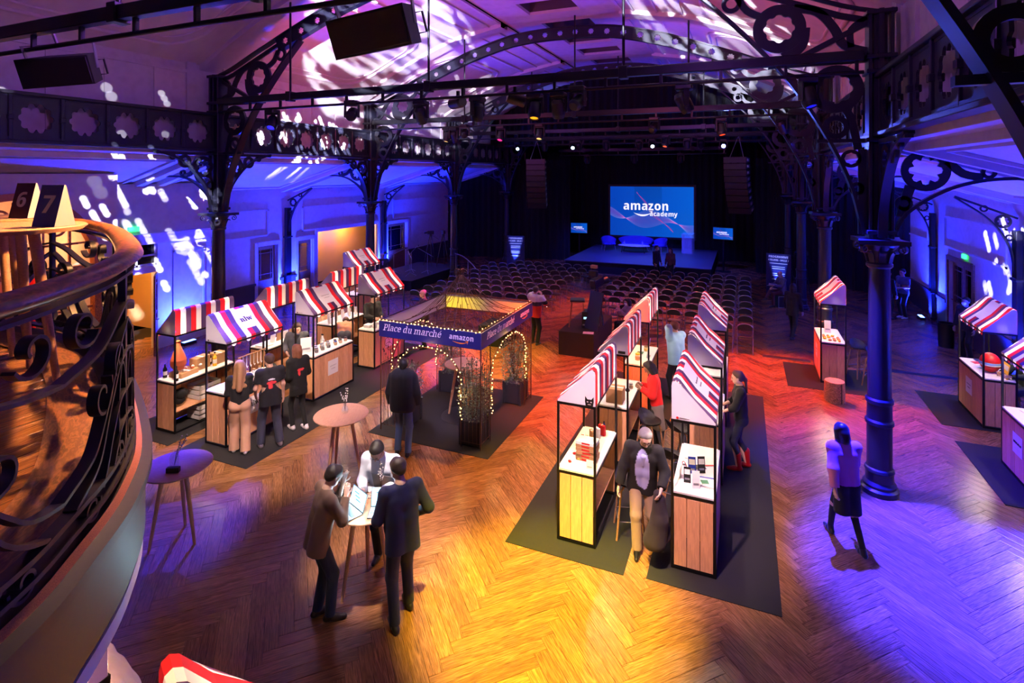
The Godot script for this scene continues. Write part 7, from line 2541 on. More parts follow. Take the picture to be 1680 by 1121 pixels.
# ---------------------------------------------------------------- people: distance fields meshed as surface nets
# bones: [a, b, ra, rb]; cuts: [point, normal] keep the side the normal points away from
func net(mb: MB, bones: Array, cell: float, k: float, cuts := [], paint := []) -> void:
	var lo := Vector3(1e9, 1e9, 1e9)
	var hi := -lo
	for b in bones:
		var r: float = maxf(b[2], b[3]) + cell * 2.5
		for e in 2:
			var p: Vector3 = b[e]
			lo = lo.min(p - Vector3(r, r, r))
			hi = hi.max(p + Vector3(r, r, r))
	var nx := int((hi.x - lo.x) / cell) + 2
	var ny := int((hi.y - lo.y) / cell) + 2
	var nz := int((hi.z - lo.z) / cell) + 2
	var F := PackedFloat32Array()
	F.resize(nx * ny * nz)
	F.fill(9.0)
	for b in bones:
		var a: Vector3 = b[0]
		var ba: Vector3 = b[1] - b[0]
		var ra: float = b[2]
		var rr: float = b[3] - ra
		var l2 := maxf(ba.dot(ba), 1e-9)
		var r: float = maxf(b[2], b[3]) + cell * 2.0 + k * 0.5
		var q0: Vector3 = (a.min(b[1]) - Vector3(r, r, r) - lo) / cell
		var q1: Vector3 = (a.max(b[1]) + Vector3(r, r, r) - lo) / cell
		var x0 := maxi(0, int(q0.x))
		var x1 := mini(nx - 1, int(q1.x) + 1)
		var y0 := maxi(0, int(q0.y))
		var y1 := mini(ny - 1, int(q1.y) + 1)
		var z0 := maxi(0, int(q0.z))
		var z1 := mini(nz - 1, int(q1.z) + 1)
		for z in range(z0, z1 + 1):
			for y in range(y0, y1 + 1):
				var i := (z * ny + y) * nx + x0
				var pa := Vector3(lo.x + x0 * cell, lo.y + y * cell, lo.z + z * cell) - a
				for x in range(x0, x1 + 1):
					var h := clampf(pa.dot(ba) / l2, 0.0, 1.0)
					var d := (pa - ba * h).length() - ra - rr * h
					var cur := F[i]
					if cur > 8.0:
						F[i] = d
					else:
						var hh := clampf(0.5 + 0.5 * (cur - d) / k, 0.0, 1.0)
						F[i] = lerpf(cur, d, hh) - k * hh * (1.0 - hh)
					i += 1
					pa.x += cell
	if cuts.size() > 0:
		for z in nz:
			for y in ny:
				var i := (z * ny + y) * nx
				for x in nx:
					if F[i] < 8.0:
						var p := Vector3(lo.x + x * cell, lo.y + y * cell, lo.z + z * cell)
						for c in cuts:
							var lim: float = c[2] if c.size() > 2 else 9.0
							if lim > 8.0 or p.distance_to(c[0]) < lim:
								F[i] = maxf(F[i], (p - c[0]).dot(c[1]))
					i += 1
	# vertices
	var ids := PackedInt32Array()
	ids.resize(nx * ny * nz)
	ids.fill(-1)
	var vs := PackedVector3Array()
	var ns := PackedVector3Array()
	var sx := 1
	var sy := nx
	var sz := nx * ny
	var off := [0, sx, sy, sx + sy, sz, sx + sz, sy + sz, sx + sy + sz]
	var co := [Vector3(0, 0, 0), Vector3(1, 0, 0), Vector3(0, 1, 0), Vector3(1, 1, 0), Vector3(0, 0, 1), Vector3(1, 0, 1), Vector3(0, 1, 1), Vector3(1, 1, 1)]
	var edges := [[0, 1], [0, 2], [0, 4], [1, 3], [1, 5], [2, 3], [2, 6], [4, 5], [4, 6], [3, 7], [5, 7], [6, 7]]
	for z in nz - 1:
		for y in ny - 1:
			var i := (z * ny + y) * nx
			for x in nx - 1:
				var f0 := F[i]
				if f0 < 8.0 and absf(f0) < cell * 2.0:
					var m := 0
					for c in 8:
						if F[i + off[c]] < 0.0:
							m |= 1 << c
					if m != 0 and m != 255:
						var s := Vector3.ZERO
						var n := 0
						for e in edges:
							var ia: int = e[0]
							var ib: int = e[1]
							if ((m >> ia) & 1) != ((m >> ib) & 1):
								var fa := F[i + off[ia]]
								var fb := F[i + off[ib]]
								s += co[ia].lerp(co[ib], clampf(fa / (fa - fb), 0.0, 1.0))
								n += 1
						var v := s / n
						var g := Vector3(F[i + 1] + F[i + sx + sy] + F[i + sx + sz] + F[i + sx + sy + sz] - F[i] - F[i + sy] - F[i + sz] - F[i + sy + sz], F[i + sy] + F[i + sx + sy] + F[i + sy + sz] + F[i + sx + sy + sz] - F[i] - F[i + sx] - F[i + sz] - F[i + sx + sz], F[i + sz] + F[i + sx + sz] + F[i + sy + sz] + F[i + sx + sy + sz] - F[i] - F[i + sx] - F[i + sy] - F[i + sx + sy])
						ids[i] = vs.size()
						vs.append(lo + (Vector3(x, y, z) + v) * cell)
						ns.append(g.normalized())
				i += 1
	var base_col := mb.col
	var cols := PackedColorArray()
	cols.resize(vs.size())
	cols.fill(base_col)
	for c in paint:
		for i in vs.size():
			if ((vs[i] - c[0]) / c[1]).length() < 1.0:
				cols[i] = c[2]
	for z in range(1, nz - 1):
		for y in range(1, ny - 1):
			var i := (z * ny + y) * nx + 1
			for x in range(1, nx - 1):
				var f0 := F[i]
				if f0 < 8.0 and absf(f0) < cell * 1.5:
					for ax in 3:
						var st: int = [sx, sy, sz][ax]
						if (f0 < 0.0) != (F[i + st] < 0.0):
							var u: int = [sy, sz, sx][ax]
							var w: int = [sz, sx, sy][ax]
							var a := ids[i]
							var b := ids[i - u]
							var c := ids[i - u - w]
							var d := ids[i - w]
							if a >= 0 and b >= 0 and c >= 0 and d >= 0:
								for t in [[a, b, c], [a, c, d]]:
									var p0 := vs[t[0]]
									var p1 := vs[t[1]]
									var p2 := vs[t[2]]
									var nn := ns[t[0]] + ns[t[1]] + ns[t[2]]
									if (p1 - p0).cross(p2 - p0).dot(nn) > 0.0:
										t = [t[0], t[2], t[1]]
									for q in t:
										mb.v.append(vs[q])
										mb.n.append(ns[q])
										mb.t.append(Vector2(vs[q].x * 3.0, vs[q].y * 3.0))
										mb.c.append(cols[q])
				i += 1

func ik(a: Vector3, t: Vector3, l1: float, l2: float, pole: Vector3) -> Array:
	var d := t - a
	var l := d.length()
	if l > (l1 + l2) * 0.995:
		t = a + d.normalized() * (l1 + l2) * 0.995
		d = t - a
		l = d.length()
	var u := d / l
	var x := (l1 * l1 - l2 * l2 + l * l) / (2.0 * l)
	var h := sqrt(maxf(0.0, l1 * l1 - x * x))
	var p := (pole - u * pole.dot(u)).normalized()
	return [a + u * x + p * h, t]

func cloth(c: Color, rough := 0.85) -> StandardMaterial3D:
	var k := "cloth_" + c.to_html(false)
	if not M.has(k):
		var m := mat(k, c, rough)
		m.rim_enabled = true
		m.rim = 0.3
	return M[k]

# one figure. d: at, face (direction x, z), h, cell, label and what is worn
func person(d: Dictionary) -> Node3D:
	var h: float = d.get("h", 1.75)
	var s := h / 1.75
	var cell: float = d.get("cell", 0.016)
	var f: Vector2 = d.face
	var o := thing("person", d.label, "person", d.at, atan2(f.x, f.y))
	var fem: bool = d.get("fem", false)
	# joints
	var feet: Array = d.get("feet", [Vector3(0.11, 0, 0.02), Vector3(-0.11, 0, -0.02)])
	var hip: Vector3 = d.get("hip", Vector3(0, 0.93, 0)) * Vector3(1, s, 1)
	var lean: float = d.get("lean", 0.04)
	var side: float = d.get("side", 0.0)
	var tb := Basis(Vector3.RIGHT, lean) * Basis(Vector3.BACK, side) * Basis(Vector3.UP, d.get("twist", 0.0))
	var T := func(x: float, y: float, z: float) -> Vector3:
		return hip + tb * (Vector3(x, y, z) * s)
	var sw := 0.165 if fem else 0.185
	var chest: Vector3 = T.call(0, 0.36, 0)
	var sh := [T.call(sw, 0.48, 0), T.call(-sw, 0.48, 0)]
	var neck: Vector3 = T.call(0, 0.54, 0.0)
	var hp: Array = d.get("head", [0.0, 0.0])   # yaw, pitch (down positive)
	var hb := tb * Basis(Vector3.UP, hp[0]) * Basis(Vector3.RIGHT, hp[1])
	var hc: Vector3 = neck + tb * Vector3(0, 0.06, 0.01) * s + hb * Vector3(0, 0.085, 0.015) * s
	# legs
	var kn := []
	var an := []
	var lj := []
	for i in 2:
		var sg := 1.0 if i == 0 else -1.0
		var hj := hip + tb * Vector3(sg * 0.085, -0.02, 0) * s
		var ft: Vector3 = feet[i] + Vector3(0, 0.085 * s, 0)
		var kp: Vector3 = d.get("knee", Vector3(0.06 * sg, 0, 1))
		var r := ik(hj, ft, 0.425 * s, 0.43 * s, kp)
		lj.append(hj)
		kn.append(r[0])
		an.append(r[1])
	# arms
	var hands: Array = d.get("hands", [null, null])
	var el := []
	var wr := []
	for i in 2:
		var sg := 1.0 if i == 0 else -1.0
		var t: Vector3
		if hands[i] == null:
			t = sh[i] + Vector3(sg * 0.07, -0.53, 0.09) * s
		else:
			t = hands[i] * Vector3(1, s, 1)
		var pole: Vector3 = d.get("elbow", Vector3(0.5 * sg, -0.5, -0.7))
		if d.has("elbow"):
			pole.x *= sg
		var r := ik(sh[i], t, 0.285 * s, 0.25 * s, pole)
		el.append(r[0])
		wr.append(r[1])
	# ---- body: one continuous skin mesh
	var skin: Color = d.get("skin", Color(0.56, 0.34, 0.24))
	var body := MB.new()
	body.col = skin
	var bb := []
	for sg in [1.0, -1.0]:
		bb.append([T.call(0.06 * sg, 0.0, 0), T.call(0.07 * sg, 0.38, 0), 0.085 * s, 0.09 * s])
	bb.append([sh[0], sh[1], 0.05 * s, 0.05 * s])
	bb.append([chest, neck, 0.06 * s, 0.05 * s])
	bb.append([neck, hc - hb * Vector3(0, 0.04, 0.0) * s, 0.052 * s, 0.052 * s])
	for i in 2:
		bb.append([sh[i], el[i], 0.046 * s, 0.038 * s])
		bb.append([el[i], wr[i], 0.037 * s, 0.026 * s])
		bb.append([lj[i], kn[i], 0.07 * s, 0.05 * s])
		bb.append([kn[i], an[i], 0.048 * s, 0.036 * s])
	net(body, bb, maxf(cell, 0.016), 0.04)
	# head with brow, nose, jaw and ears, on a finer grid
	var hcell := clampf(cell * 0.4, 0.005, 0.011)
	var H := func(x: float, y: float, z: float) -> Vector3:
		return hc + hb * (Vector3(x, y, z) * s)
	var hd := [
		[H.call(0, 0.035, -0.022), H.call(0, 0.03, 0.015), 0.078 * s, 0.074 * s],
		[H.call(0, -0.005, 0.03), H.call(0, -0.07, 0.045), 0.062 * s, 0.038 * s],
		[H.call(0.03, -0.055, 0.02), H.call(-0.03, -0.055, 0.02), 0.038 * s, 0.038 * s],
		[H.call(0, -0.05, -0.01), neck, 0.05 * s, 0.052 * s],
		[H.call(0, 0.01, 0.088), H.call(0, -0.03, 0.104), 0.008 * s, 0.013 * s],
		[H.call(0.03, 0.03, 0.078), H.call(-0.03, 0.03, 0.078), 0.012 * s, 0.012 * s],
		[H.call(0.012, -0.062, 0.078), H.call(-0.012, -0.062, 0.078), 0.009 * s, 0.009 * s]]
	for sg in [1.0, -1.0]:
		hd.append([H.call(0.078 * sg, 0.015, -0.012), H.call(0.076 * sg, -0.02, -0.004), 0.015 * s, 0.01 * s])
	var er := Vector3(0.014, 0.009, 0.016) * s
	var paint := []
	for sg in [1.0, -1.0]:
		paint.append([H.call(0.031 * sg, 0.008, 0.085), Vector3(0.013, 0.008, 0.02) * s, Color(0.03, 0.02, 0.02)])
		paint.append([H.call(0.031 * sg, 0.029, 0.09), Vector3(0.02, 0.006, 0.02) * s, d.get("hair_col", Color(0.05, 0.03, 0.02))])
	paint.append([H.call(0, -0.062, 0.085), Vector3(0.022, 0.008, 0.02) * s, Color(0.42, 0.16, 0.13)])
	net(body, hd, hcell, 0.018, [], paint)
	# hands: palm and five fingers
	var hstyle: Array = d.get("grip", [0.35, 0.35])
	var pocket: bool = d.get("pocket", false)
	for i in 2:
		if pocket:
			continue
		var sg := 1.0 if i == 0 else -1.0
		var dir: Vector3 = (wr[i] - el[i]).normalized()
		var inn := Vector3(-sg, 0, 0.15)
		var palm_n: Vector3 = d.get("palm", inn)
		palm_n = (palm_n - dir * palm_n.dot(dir)).normalized()
		var across := dir.cross(palm_n).normalized() * (1.0 if i == 0 else -1.0)
		var fw := Vector3(0, 0, 1)
		if across.dot(fw) < 0.0 and absf(dir.y) > 0.5:
			across = -across
		var fr := maxf(0.0085 * s, hcell * 1.15)
		var hbn := []
		var w0: Vector3 = wr[i]
		for e in [-0.022, 0.0, 0.022]:
			hbn.append([w0 - dir * 0.01, w0 + dir * 0.085 * s + across * e * s * 1.1, 0.022 * s, 0.014 * s])
		var lens := [0.066, 0.078, 0.072, 0.056]
		for q in 4:
			var root: Vector3 = w0 + (dir * 0.088 + across * (0.032 - q * 0.0215)) * s
			var c: float = hstyle[i]
			var d1 := (dir * cos(c) + palm_n * sin(c)).normalized()
			var d2 := (dir * cos(c * 2.6) + palm_n * sin(c * 2.6)).normalized()
			var l: float = lens[q] * s
			hbn.append([root - dir * 0.015, root + d1 * l * 0.55, fr, fr * 0.95])
			hbn.append([root + d1 * l * 0.55, root + d1 * l * 0.55 + d2 * l * 0.5, fr * 0.95, fr * 0.8])
		var tr: Vector3 = w0 + (dir * 0.03 + across * 0.03) * s
		hbn.append([tr, tr + (dir * 0.6 + across * 0.75 + palm_n * 0.3).normalized() * 0.04 * s, fr * 1.25, fr * 1.05])
		var tm := tr + (dir * 0.6 + across * 0.75 + palm_n * 0.3).normalized() * 0.04 * s
		hbn.append([tm, tm + (dir * 0.9 + across * 0.25 + palm_n * 0.45).normalized() * 0.03 * s, fr * 1.05, fr * 0.85])
		net(body, hbn, hcell if cell < 0.02 else hcell * 1.1, 0.008)
	if not M.has("skin"):
		var sm := mat("skin", Color(1, 1, 1), 0.55)
		sm.vertex_color_use_as_albedo = true
	obj("body", body.mesh(true), M.skin, o)
	# ---- clothing
	var puff: float = d.get("puff", 0.0)
	var inf: float = 0.014 + puff
	var hem: float = d.get("hem", -0.06)
	var top := MB.new()
	var tp := []
	var kind: String = d.get("top_kind", "shirt")
	for sg in [1.0, -1.0]:
		var wd := 0.062 if fem else 0.078
		tp.append([T.call(wd * sg, hem - 0.06, 0), T.call(wd * 0.95 * sg, 0.18, 0), (0.1 if fem else 0.1) * s + inf + (0.012 if kind == "jacket" else 0.0), (0.085 if fem else 0.098) * s + inf])
		tp.append([T.call(wd * 0.95 * sg, 0.18, 0), T.call((wd + 0.012) * sg, 0.38, 0.01), (0.085 if fem else 0.098) * s + inf, 0.1 * s + inf])
	tp.append([sh[0], sh[1], 0.058 * s + inf * 0.8, 0.058 * s + inf * 0.8])
	tp.append([chest, T.call(0, 0.5, 0), 0.09 * s + inf, 0.06 * s + inf])
	if fem:
		for sg in [1.0, -1.0]:
			tp.append([T.call(0.065 * sg, 0.31, 0.065), T.call(0.065 * sg, 0.33, 0.06), 0.055 * s, 0.055 * s])
	var sleeve: float = d.get("sleeve", 1.0)
	var cuts := [[T.call(0, hem, 0), tb * Vector3(0, -1, 0)]]
	for i in 2:
		var si := inf + (0.006 if kind == "jacket" else 0.0)
		tp.append([sh[i], el[i], 0.05 * s + si, 0.042 * s + si])
		if sleeve >= 1.0:
			tp.append([el[i], wr[i], 0.042 * s + si, 0.03 * s + si])
			cuts.append([wr[i] - (wr[i] - el[i]).normalized() * 0.012, (wr[i] - el[i]).normalized(), 0.13])
		else:
			cuts.append([sh[i].lerp(el[i], clampf(sleeve * 2.0, 0.1, 0.98)), (el[i] - sh[i]).normalized(), 0.2])
			if sleeve > 0.5:
				cuts.pop_back()
				tp.append([el[i], wr[i], 0.042 * s + si, 0.032 * s + si])
				cuts.append([el[i].lerp(wr[i], sleeve * 2.0 - 1.0), (wr[i] - el[i]).normalized(), 0.2])
	if kind == "puffer":
		for q in 9:
			var y := -0.04 + q * 0.065
			for sg in [1.0, -1.0]:
				tp.append([T.call(0.04 * sg, y, 0), T.call(0.075 * sg, y, 0), 0.128 * s + inf, 0.122 * s + inf])
		for i in 2:
			for q in 5:
				var p: Vector3 = sh[i].lerp(el[i], 0.1 + q * 0.22)
				tp.append([p, p + Vector3(0, 0.005, 0), 0.078 * s, 0.078 * s])
				p = el[i].lerp(wr[i], 0.1 + q * 0.2)
				tp.append([p, p + Vector3(0, 0.005, 0), 0.068 * s, 0.068 * s])
		tp.append([T.call(0, 0.5, -0.06), T.call(0, 0.52, -0.08), 0.085 * s, 0.09 * s])
	if kind == "hoodie":
		tp.append([T.call(-0.05, 0.5, -0.08), T.call(0.05, 0.5, -0.08), 0.07 * s, 0.07 * s])
	var tc: Color = d.top
	top.col = Color(1, 1, 1)
	var pnt := []
	for b in d.get("bands", []):
		pnt.append([T.call(b[0], b[1], b[2]), b[3], b[4]])
	if pnt.size() > 0:
		top.col = tc.srgb_to_linear()
	net(top, tp, cell, 0.012 if kind == "puffer" else 0.035, cuts, pnt)
	if pnt.size() > 0:
		var pm := mat("patterned_%d" % M.size(), Color(1, 1, 1), 0.85)
		pm.vertex_color_use_as_albedo = true
		obj(kind, top.mesh(true), pm, o)
	else:
		obj(kind, top.mesh(), cloth(tc), o)
	# shirt collar and front under a jacket
	if d.has("under"):
		var un := MB.new()
		net(un, [[T.call(0, 0.3, 0.09), T.call(0, 0.42, 0.08), 0.03 * s, 0.05 * s], [T.call(-0.03, 0.5, 0.0), T.call(0.03, 0.5, 0.0), 0.062 * s, 0.062 * s]], cell * 0.8, 0.02, [[T.call(0, 0.565, 0), tb * Vector3(0, 1, 0)]])
		obj("shirt_collar", un.mesh(), cloth(d.under), o)
	# trousers or skirt
	var bot := MB.new()
	var bp := []
	var bk: String = d.get("bottom_kind", "trousers")
	var bi: float = d.get("leg_inf", 0.014)
	for sg in [1.0, -1.0]:
		bp.append([T.call(0.062 * sg, 0.1, 0), T.call(0.075 * sg, -0.04, -0.01), 0.088 * s + 0.008, 0.1 * s + 0.01])
	var bc := [[T.call(0, 0.1, 0), tb * Vector3(0, 1, 0)]]
	var sk: float = d.get("skirt", 0.0)
	if sk > 0.0:
		for sg in [1.0, -1.0]:
			bp.append([T.call(0.07 * sg, -0.04, 0), T.call(0.075 * sg, -sk - 0.06, 0.01), 0.108 * s, 0.115 * s])
		bc.append([T.call(0, -sk, 0), Vector3(0, -1, 0)])
	else:
		for i in 2:
			var low: Vector3 = an[i] + Vector3(0, d.get("cuff", -0.02), 0)
			bp.append([lj[i], kn[i], 0.078 * s + bi, 0.056 * s + bi])
			bp.append([kn[i], low, 0.054 * s + bi, 0.042 * s + bi * d.get("flare", 1.2)])
			bc.append([low, (low - kn[i]).normalized(), 0.16])
	net(bot, bp, cell, 0.03, bc)
	obj("skirt" if sk > 0.0 else bk, bot.mesh(), cloth(d.bottom, 0.8), o)
	if sk > 0.0 or d.has("tights"):
		var ti := MB.new()
		var tl := []
		for i in 2:
			tl.append([lj[i], kn[i], 0.076 * s, 0.054 * s])
			tl.append([kn[i], an[i], 0.052 * s, 0.04 * s])
		net(ti, tl, maxf(cell, 0.014), 0.02)
		obj("tights", ti.mesh(), cloth(d.get("tights", Color(0.03, 0.03, 0.03))), o)
	# shoes
	var boot: float = d.get("boot", 0.0)
	for i in 2:
		var shm := MB.new()
		var dirf: Vector3 = (an[i] - kn[i])
		var toe := Vector3(0, 0, 1)
		if d.has("toes"):
			toe = d.toes[i]
		var fl: Vector3 = Vector3(an[i].x, feet[i].y, an[i].z)
		var sb := [
			[fl + Vector3(0, 0.036, 0) - toe * 0.045 * s, fl + Vector3(0, 0.034, 0) + toe * 0.06 * s, 0.036 * s, 0.04 * s],
			[fl + Vector3(0, 0.034, 0) + toe * 0.06 * s, fl + Vector3(0, 0.028, 0) + toe * 0.165 * s, 0.04 * s, 0.028 * s],
			[fl + Vector3(0, 0.045, 0) - toe * 0.02 * s, an[i] + Vector3(0, boot, 0) + (kn[i] - an[i]).normalized() * 0.0, 0.04 * s, 0.044 * s + (0.012 if boot > 0.0 else 0.0)]]
		net(shm, sb, minf(cell, 0.014), 0.02, [[fl, Vector3(0, -1, 0)]])
		obj("shoe", shm.mesh(), cloth(d.get("shoes", Color(0.03, 0.028, 0.03)), 0.4), o)
	# hair
	var hk: String = d.get("hair", "short")
	if hk != "bald":
		var hr := MB.new()
		var hn := [
			[H.call(0, 0.05, -0.03), H.call(0, 0.078, 0.015), 0.08 * s, 0.058 * s],
			[H.call(0, 0.0, -0.05), H.call(0, 0.04, -0.04), 0.07 * s, 0.078 * s],
			[H.call(0.05, 0.03, -0.025), H.call(0.045, 0.07, 0.015), 0.04 * s, 0.034 * s],
			[H.call(-0.05, 0.03, -0.025), H.call(-0.045, 0.07, 0.015), 0.04 * s, 0.034 * s]]
		if hk == "long":
			hn.append([H.call(0, -0.02, -0.07), T.call(0, 0.3, -0.13), 0.075 * s, 0.055 * s])
			for sg in [1.0, -1.0]:
				hn.append([H.call(0.06 * sg, 0.0, -0.03), T.call(0.09 * sg, 0.34, -0.07), 0.05 * s, 0.045 * s])
		elif hk == "bob":
			hn.append([H.call(0, -0.03, -0.06), H.call(0, -0.11, -0.05), 0.075 * s, 0.07 * s])
			for sg in [1.0, -1.0]:
				hn.append([H.call(0.065 * sg, 0.02, -0.01), H.call(0.07 * sg, -0.1, -0.01), 0.045 * s, 0.045 * s])
		elif hk == "pony":
			hn.append([H.call(0, 0.02, -0.1), H.call(0, -0.04, -0.13), 0.03 * s, 0.03 * s])
			hn.append([H.call(0, -0.04, -0.13), H.call(0, -0.26, -0.12), 0.028 * s, 0.016 * s])
		net(hr, hn, clampf(cell * 0.55, 0.007, 0.014), 0.03)
		obj("hair", hr.mesh(), cloth(d.get("hair_srgb", Color(0.12, 0.08, 0.06)), 0.6), o)
	if d.get("glasses", false):
		var gm := MB.new()
		for sg in [1.0, -1.0]:
			gm.tube(arc(H.call(0.033 * sg, 0.005, 0.1), hb * Vector3.RIGHT, hb * Vector3.UP, 0.024 * s, 0, TAU, 14), 0.0025, 5, false)
			gm.tube([H.call(0.055 * sg, 0.01, 0.095), H.call(0.082 * sg, 0.012, 0.0)], 0.0025, 4)
		gm.tube([H.call(0.01, 0.01, 0.102), H.call(-0.01, 0.01, 0.102)], 0.0025, 4)
		obj("glasses", gm, M.black, o)
	if d.get("mask", false):
		var mm := MB.new()
		net(mm, [[H.call(0.02, -0.03, 0.075), H.call(-0.02, -0.03, 0.075), 0.04 * s, 0.04 * s], [H.call(0, -0.07, 0.06), H.call(0, -0.03, 0.085), 0.035 * s, 0.035 * s]], 0.009, 0.02)
		obj("face_mask", mm.mesh(), M.paper, o)
	d["wr"] = wr
	d["node"] = o
	return o

func build_people() -> void:
	var navy := Color(0.07, 0.08, 0.17)
	var black := Color(0.05, 0.05, 0.055)
	var jeans := Color(0.16, 0.22, 0.36)
	# the three men at the laptop table
	person({at = Vector3(-4.6, 0, -5.02), face = Vector2(0.5, -0.8), h = 1.76, cell = 0.011, label = "man in a brown blazer and jeans with a hand at his mouth by the laptops",
		top = Color(0.42, 0.32, 0.27), top_kind = "jacket", hem = -0.14, under = Color(0.75, 0.74, 0.8), bottom = Color(0.08, 0.13, 0.25), bottom_kind = "jeans", shoes = Color(0.12, 0.06, 0.05),
		feet = [Vector3(0.02, 0, 0.0), Vector3(-0.14, 0, 0.1)], toes = [Vector3(0.1, 0, 1).normalized(), Vector3(-0.35, 0, 0.93)], lean = 0.2, hands = [Vector3(0.03, 1.44, 0.3), Vector3(-0.1, 1.36, 0.3)], head = [0.05, 0.35], hair_srgb = Color(0.1, 0.06, 0.05), skin = Color(0.55, 0.35, 0.26), grip = [0.2, 0.5]})
	person({at = Vector3(-3.68, 0, -5.4), face = Vector2(-0.85, -0.6), h = 1.84, cell = 0.011, label = "man in a navy suit seen from behind at the laptop table",
		top = Color(0.1, 0.11, 0.26), top_kind = "jacket", hem = -0.16, under = Color(0.8, 0.8, 0.82), bottom = Color(0.09, 0.1, 0.22), shoes = Color(0.07, 0.04, 0.04),
		feet = [Vector3(0.14, 0, -0.14), Vector3(-0.12, 0, 0.1)], lean = 0.1, hands = [Vector3(0.18, 1.08, 0.3), Vector3(-0.24, 1.02, 0.16)], head = [0.15, 0.35], hair_srgb = Color(0.14, 0.08, 0.05)})
	person({at = Vector3(-4.44, 0, -6.12), face = Vector2(0.22, 1.0), h = 1.8, cell = 0.012, label = "man in a white shirt typing on a laptop behind the bar table",
		top = Color(0.82, 0.84, 0.9), sleeve = 1.0, bottom = Color(0.12, 0.12, 0.16), lean = 0.3, hands = [Vector3(0.1, 1.12, 0.4), Vector3(-0.12, 1.12, 0.42)], head = [0.0, 0.5], hair_srgb = Color(0.09, 0.06, 0.05), glasses = true, skin = Color(0.58, 0.38, 0.3), hem = -0.05, puff = 0.008})
	person({at = Vector3(-5.82, 0, -8.55), face = Vector2(-0.3, -1.0), h = 1.76, cell = 0.012, label = "person in a navy puffer jacket seen from behind before the gazebo",
		top = Color(0.05, 0.055, 0.1), top_kind = "puffer", hem = -0.12, puff = 0.03, pocket = true, bottom = Color(0.3, 0.38, 0.55), bottom_kind = "jeans", hair_srgb = Color(0.04, 0.035, 0.035), hands = [Vector3(0.25, 0.9, 0.1), Vector3(-0.25, 0.9, 0.1)], head = [0.0, 0.1], feet = [Vector3(0.1, 0, 0), Vector3(-0.12, 0, -0.08)]})
	# visitors at the left stalls
	person({at = Vector3(-8.66, 0.008, -7.42), face = Vector2(-0.72, -0.7), h = 1.7, cell = 0.013, fem = true, label = "woman with long blond hair, black top and beige trousers at the nlw stall",
		top = black, hem = 0.0, bottom = Color(0.72, 0.56, 0.44), leg_inf = 0.03, flare = 1.6, cuff = -0.05, shoes = Color(0.8, 0.78, 0.76), hair = "long", hair_srgb = Color(0.55, 0.4, 0.26), hands = [Vector3(0.1, 1.08, 0.26), Vector3(-0.06, 1.12, 0.26)], head = [0.3, 0.2], feet = [Vector3(0.1, 0, 0.05), Vector3(-0.1, 0, -0.1)]})
	person({at = Vector3(-8.3, 0.008, -7.8), face = Vector2(-0.85, -0.5), h = 1.76, cell = 0.013, label = "man in a dark blue t-shirt with a red back print",
		top = Color(0.06, 0.06, 0.11), sleeve = 0.32, hem = -0.14, puff = 0.012, bottom = Color(0.16, 0.17, 0.24), leg_inf = 0.024, shoes = Color(0.45, 0.42, 0.44), hair_srgb = Color(0.22, 0.14, 0.1), hands = [Vector3(0.22, 0.95, 0.2), Vector3(-0.26, 0.82, 0.08)], head = [0.1, 0.25], feet = [Vector3(0.16, 0, 0.05), Vector3(-0.16, 0, -0.06)],
		bands = [[0.0, 0.3, -0.12, Vector3(0.085, 0.03, 0.08), Color(0.6, 0.04, 0.05)], [0.02, 0.24, -0.12, Vector3(0.04, 0.05, 0.08), Color(0.6, 0.04, 0.05)], [0.0, 0.36, -0.12, Vector3(0.06, 0.012, 0.08), Color(0.6, 0.6, 0.65)]]})
	person({at = Vector3(-8.34, 0.008, -8.55), face = Vector2(-0.95, -0.3), h = 1.72, cell = 0.013, fem = true, label = "woman in a black printed sweater, leggings and white sneakers beside the stalls",
		top = Color(0.03, 0.03, 0.035), hem = -0.2, puff = 0.012, bottom = Color(0.03, 0.03, 0.035), bottom_kind = "leggings", leg_inf = 0.004, shoes = Color(0.82, 0.8, 0.8), hair = "bob", hair_srgb = Color(0.42, 0.25, 0.16), hands = [Vector3(0.1, 0.98, 0.16), Vector3(-0.12, 1.0, 0.2)], head = [0.2, 0.15], feet = [Vector3(0.09, 0, 0.06), Vector3(-0.1, 0, -0.12)],
		bands = [[0.0, 0.32, -0.1, Vector3(0.07, 0.03, 0.08), Color(0.6, 0.04, 0.05)], [0.03, 0.26, -0.1, Vector3(0.03, 0.06, 0.08), Color(0.6, 0.04, 0.05)]]})
	person({at = Vector3(-9.78, 0.008, -10.0), face = Vector2(0.5, 0.7), h = 1.72, cell = 0.018, label = "dark haired person in a grey jacket behind the jar stall, hand at face",
		top = Color(0.25, 0.26, 0.29), top_kind = "jacket", hem = -0.14, bottom = black, hands = [Vector3(0.05, 1.48, 0.2), Vector3(-0.2, 1.05, 0.25)], head = [0.2, 0.4], lean = 0.15, hair = "bob", hair_srgb = Color(0.16, 0.1, 0.08)})
	person({at = Vector3(-9.85, 0.008, -11.75), face = Vector2(-0.6, -0.8), h = 1.72, cell = 0.018, label = "visitor in pale top bending down between the left stalls",
		top = Color(0.75, 0.5, 0.36), bottom = Color(0.25, 0.26, 0.3), lean = 1.25, hip = Vector3(0, 0.9, 0), hands = [Vector3(0.15, 0.5, 0.6), Vector3(-0.15, 0.5, 0.6)], head = [0.0, 0.2], hair_srgb = Color(0.3, 0.2, 0.14)})
	person({at = Vector3(-9.82, 0.008, -12.9), face = Vector2(0.8, 0.3), h = 1.78, cell = 0.02, label = "man in a dark jacket behind the orange lit stall",
		top = Color(0.09, 0.1, 0.11), top_kind = "jacket", hem = -0.12, bottom = black, hands = [Vector3(0.12, 1.1, 0.3), Vector3(-0.12, 1.1, 0.3)], head = [0.0, 0.4], hair_srgb = Color(0.15, 0.1, 0.08)})
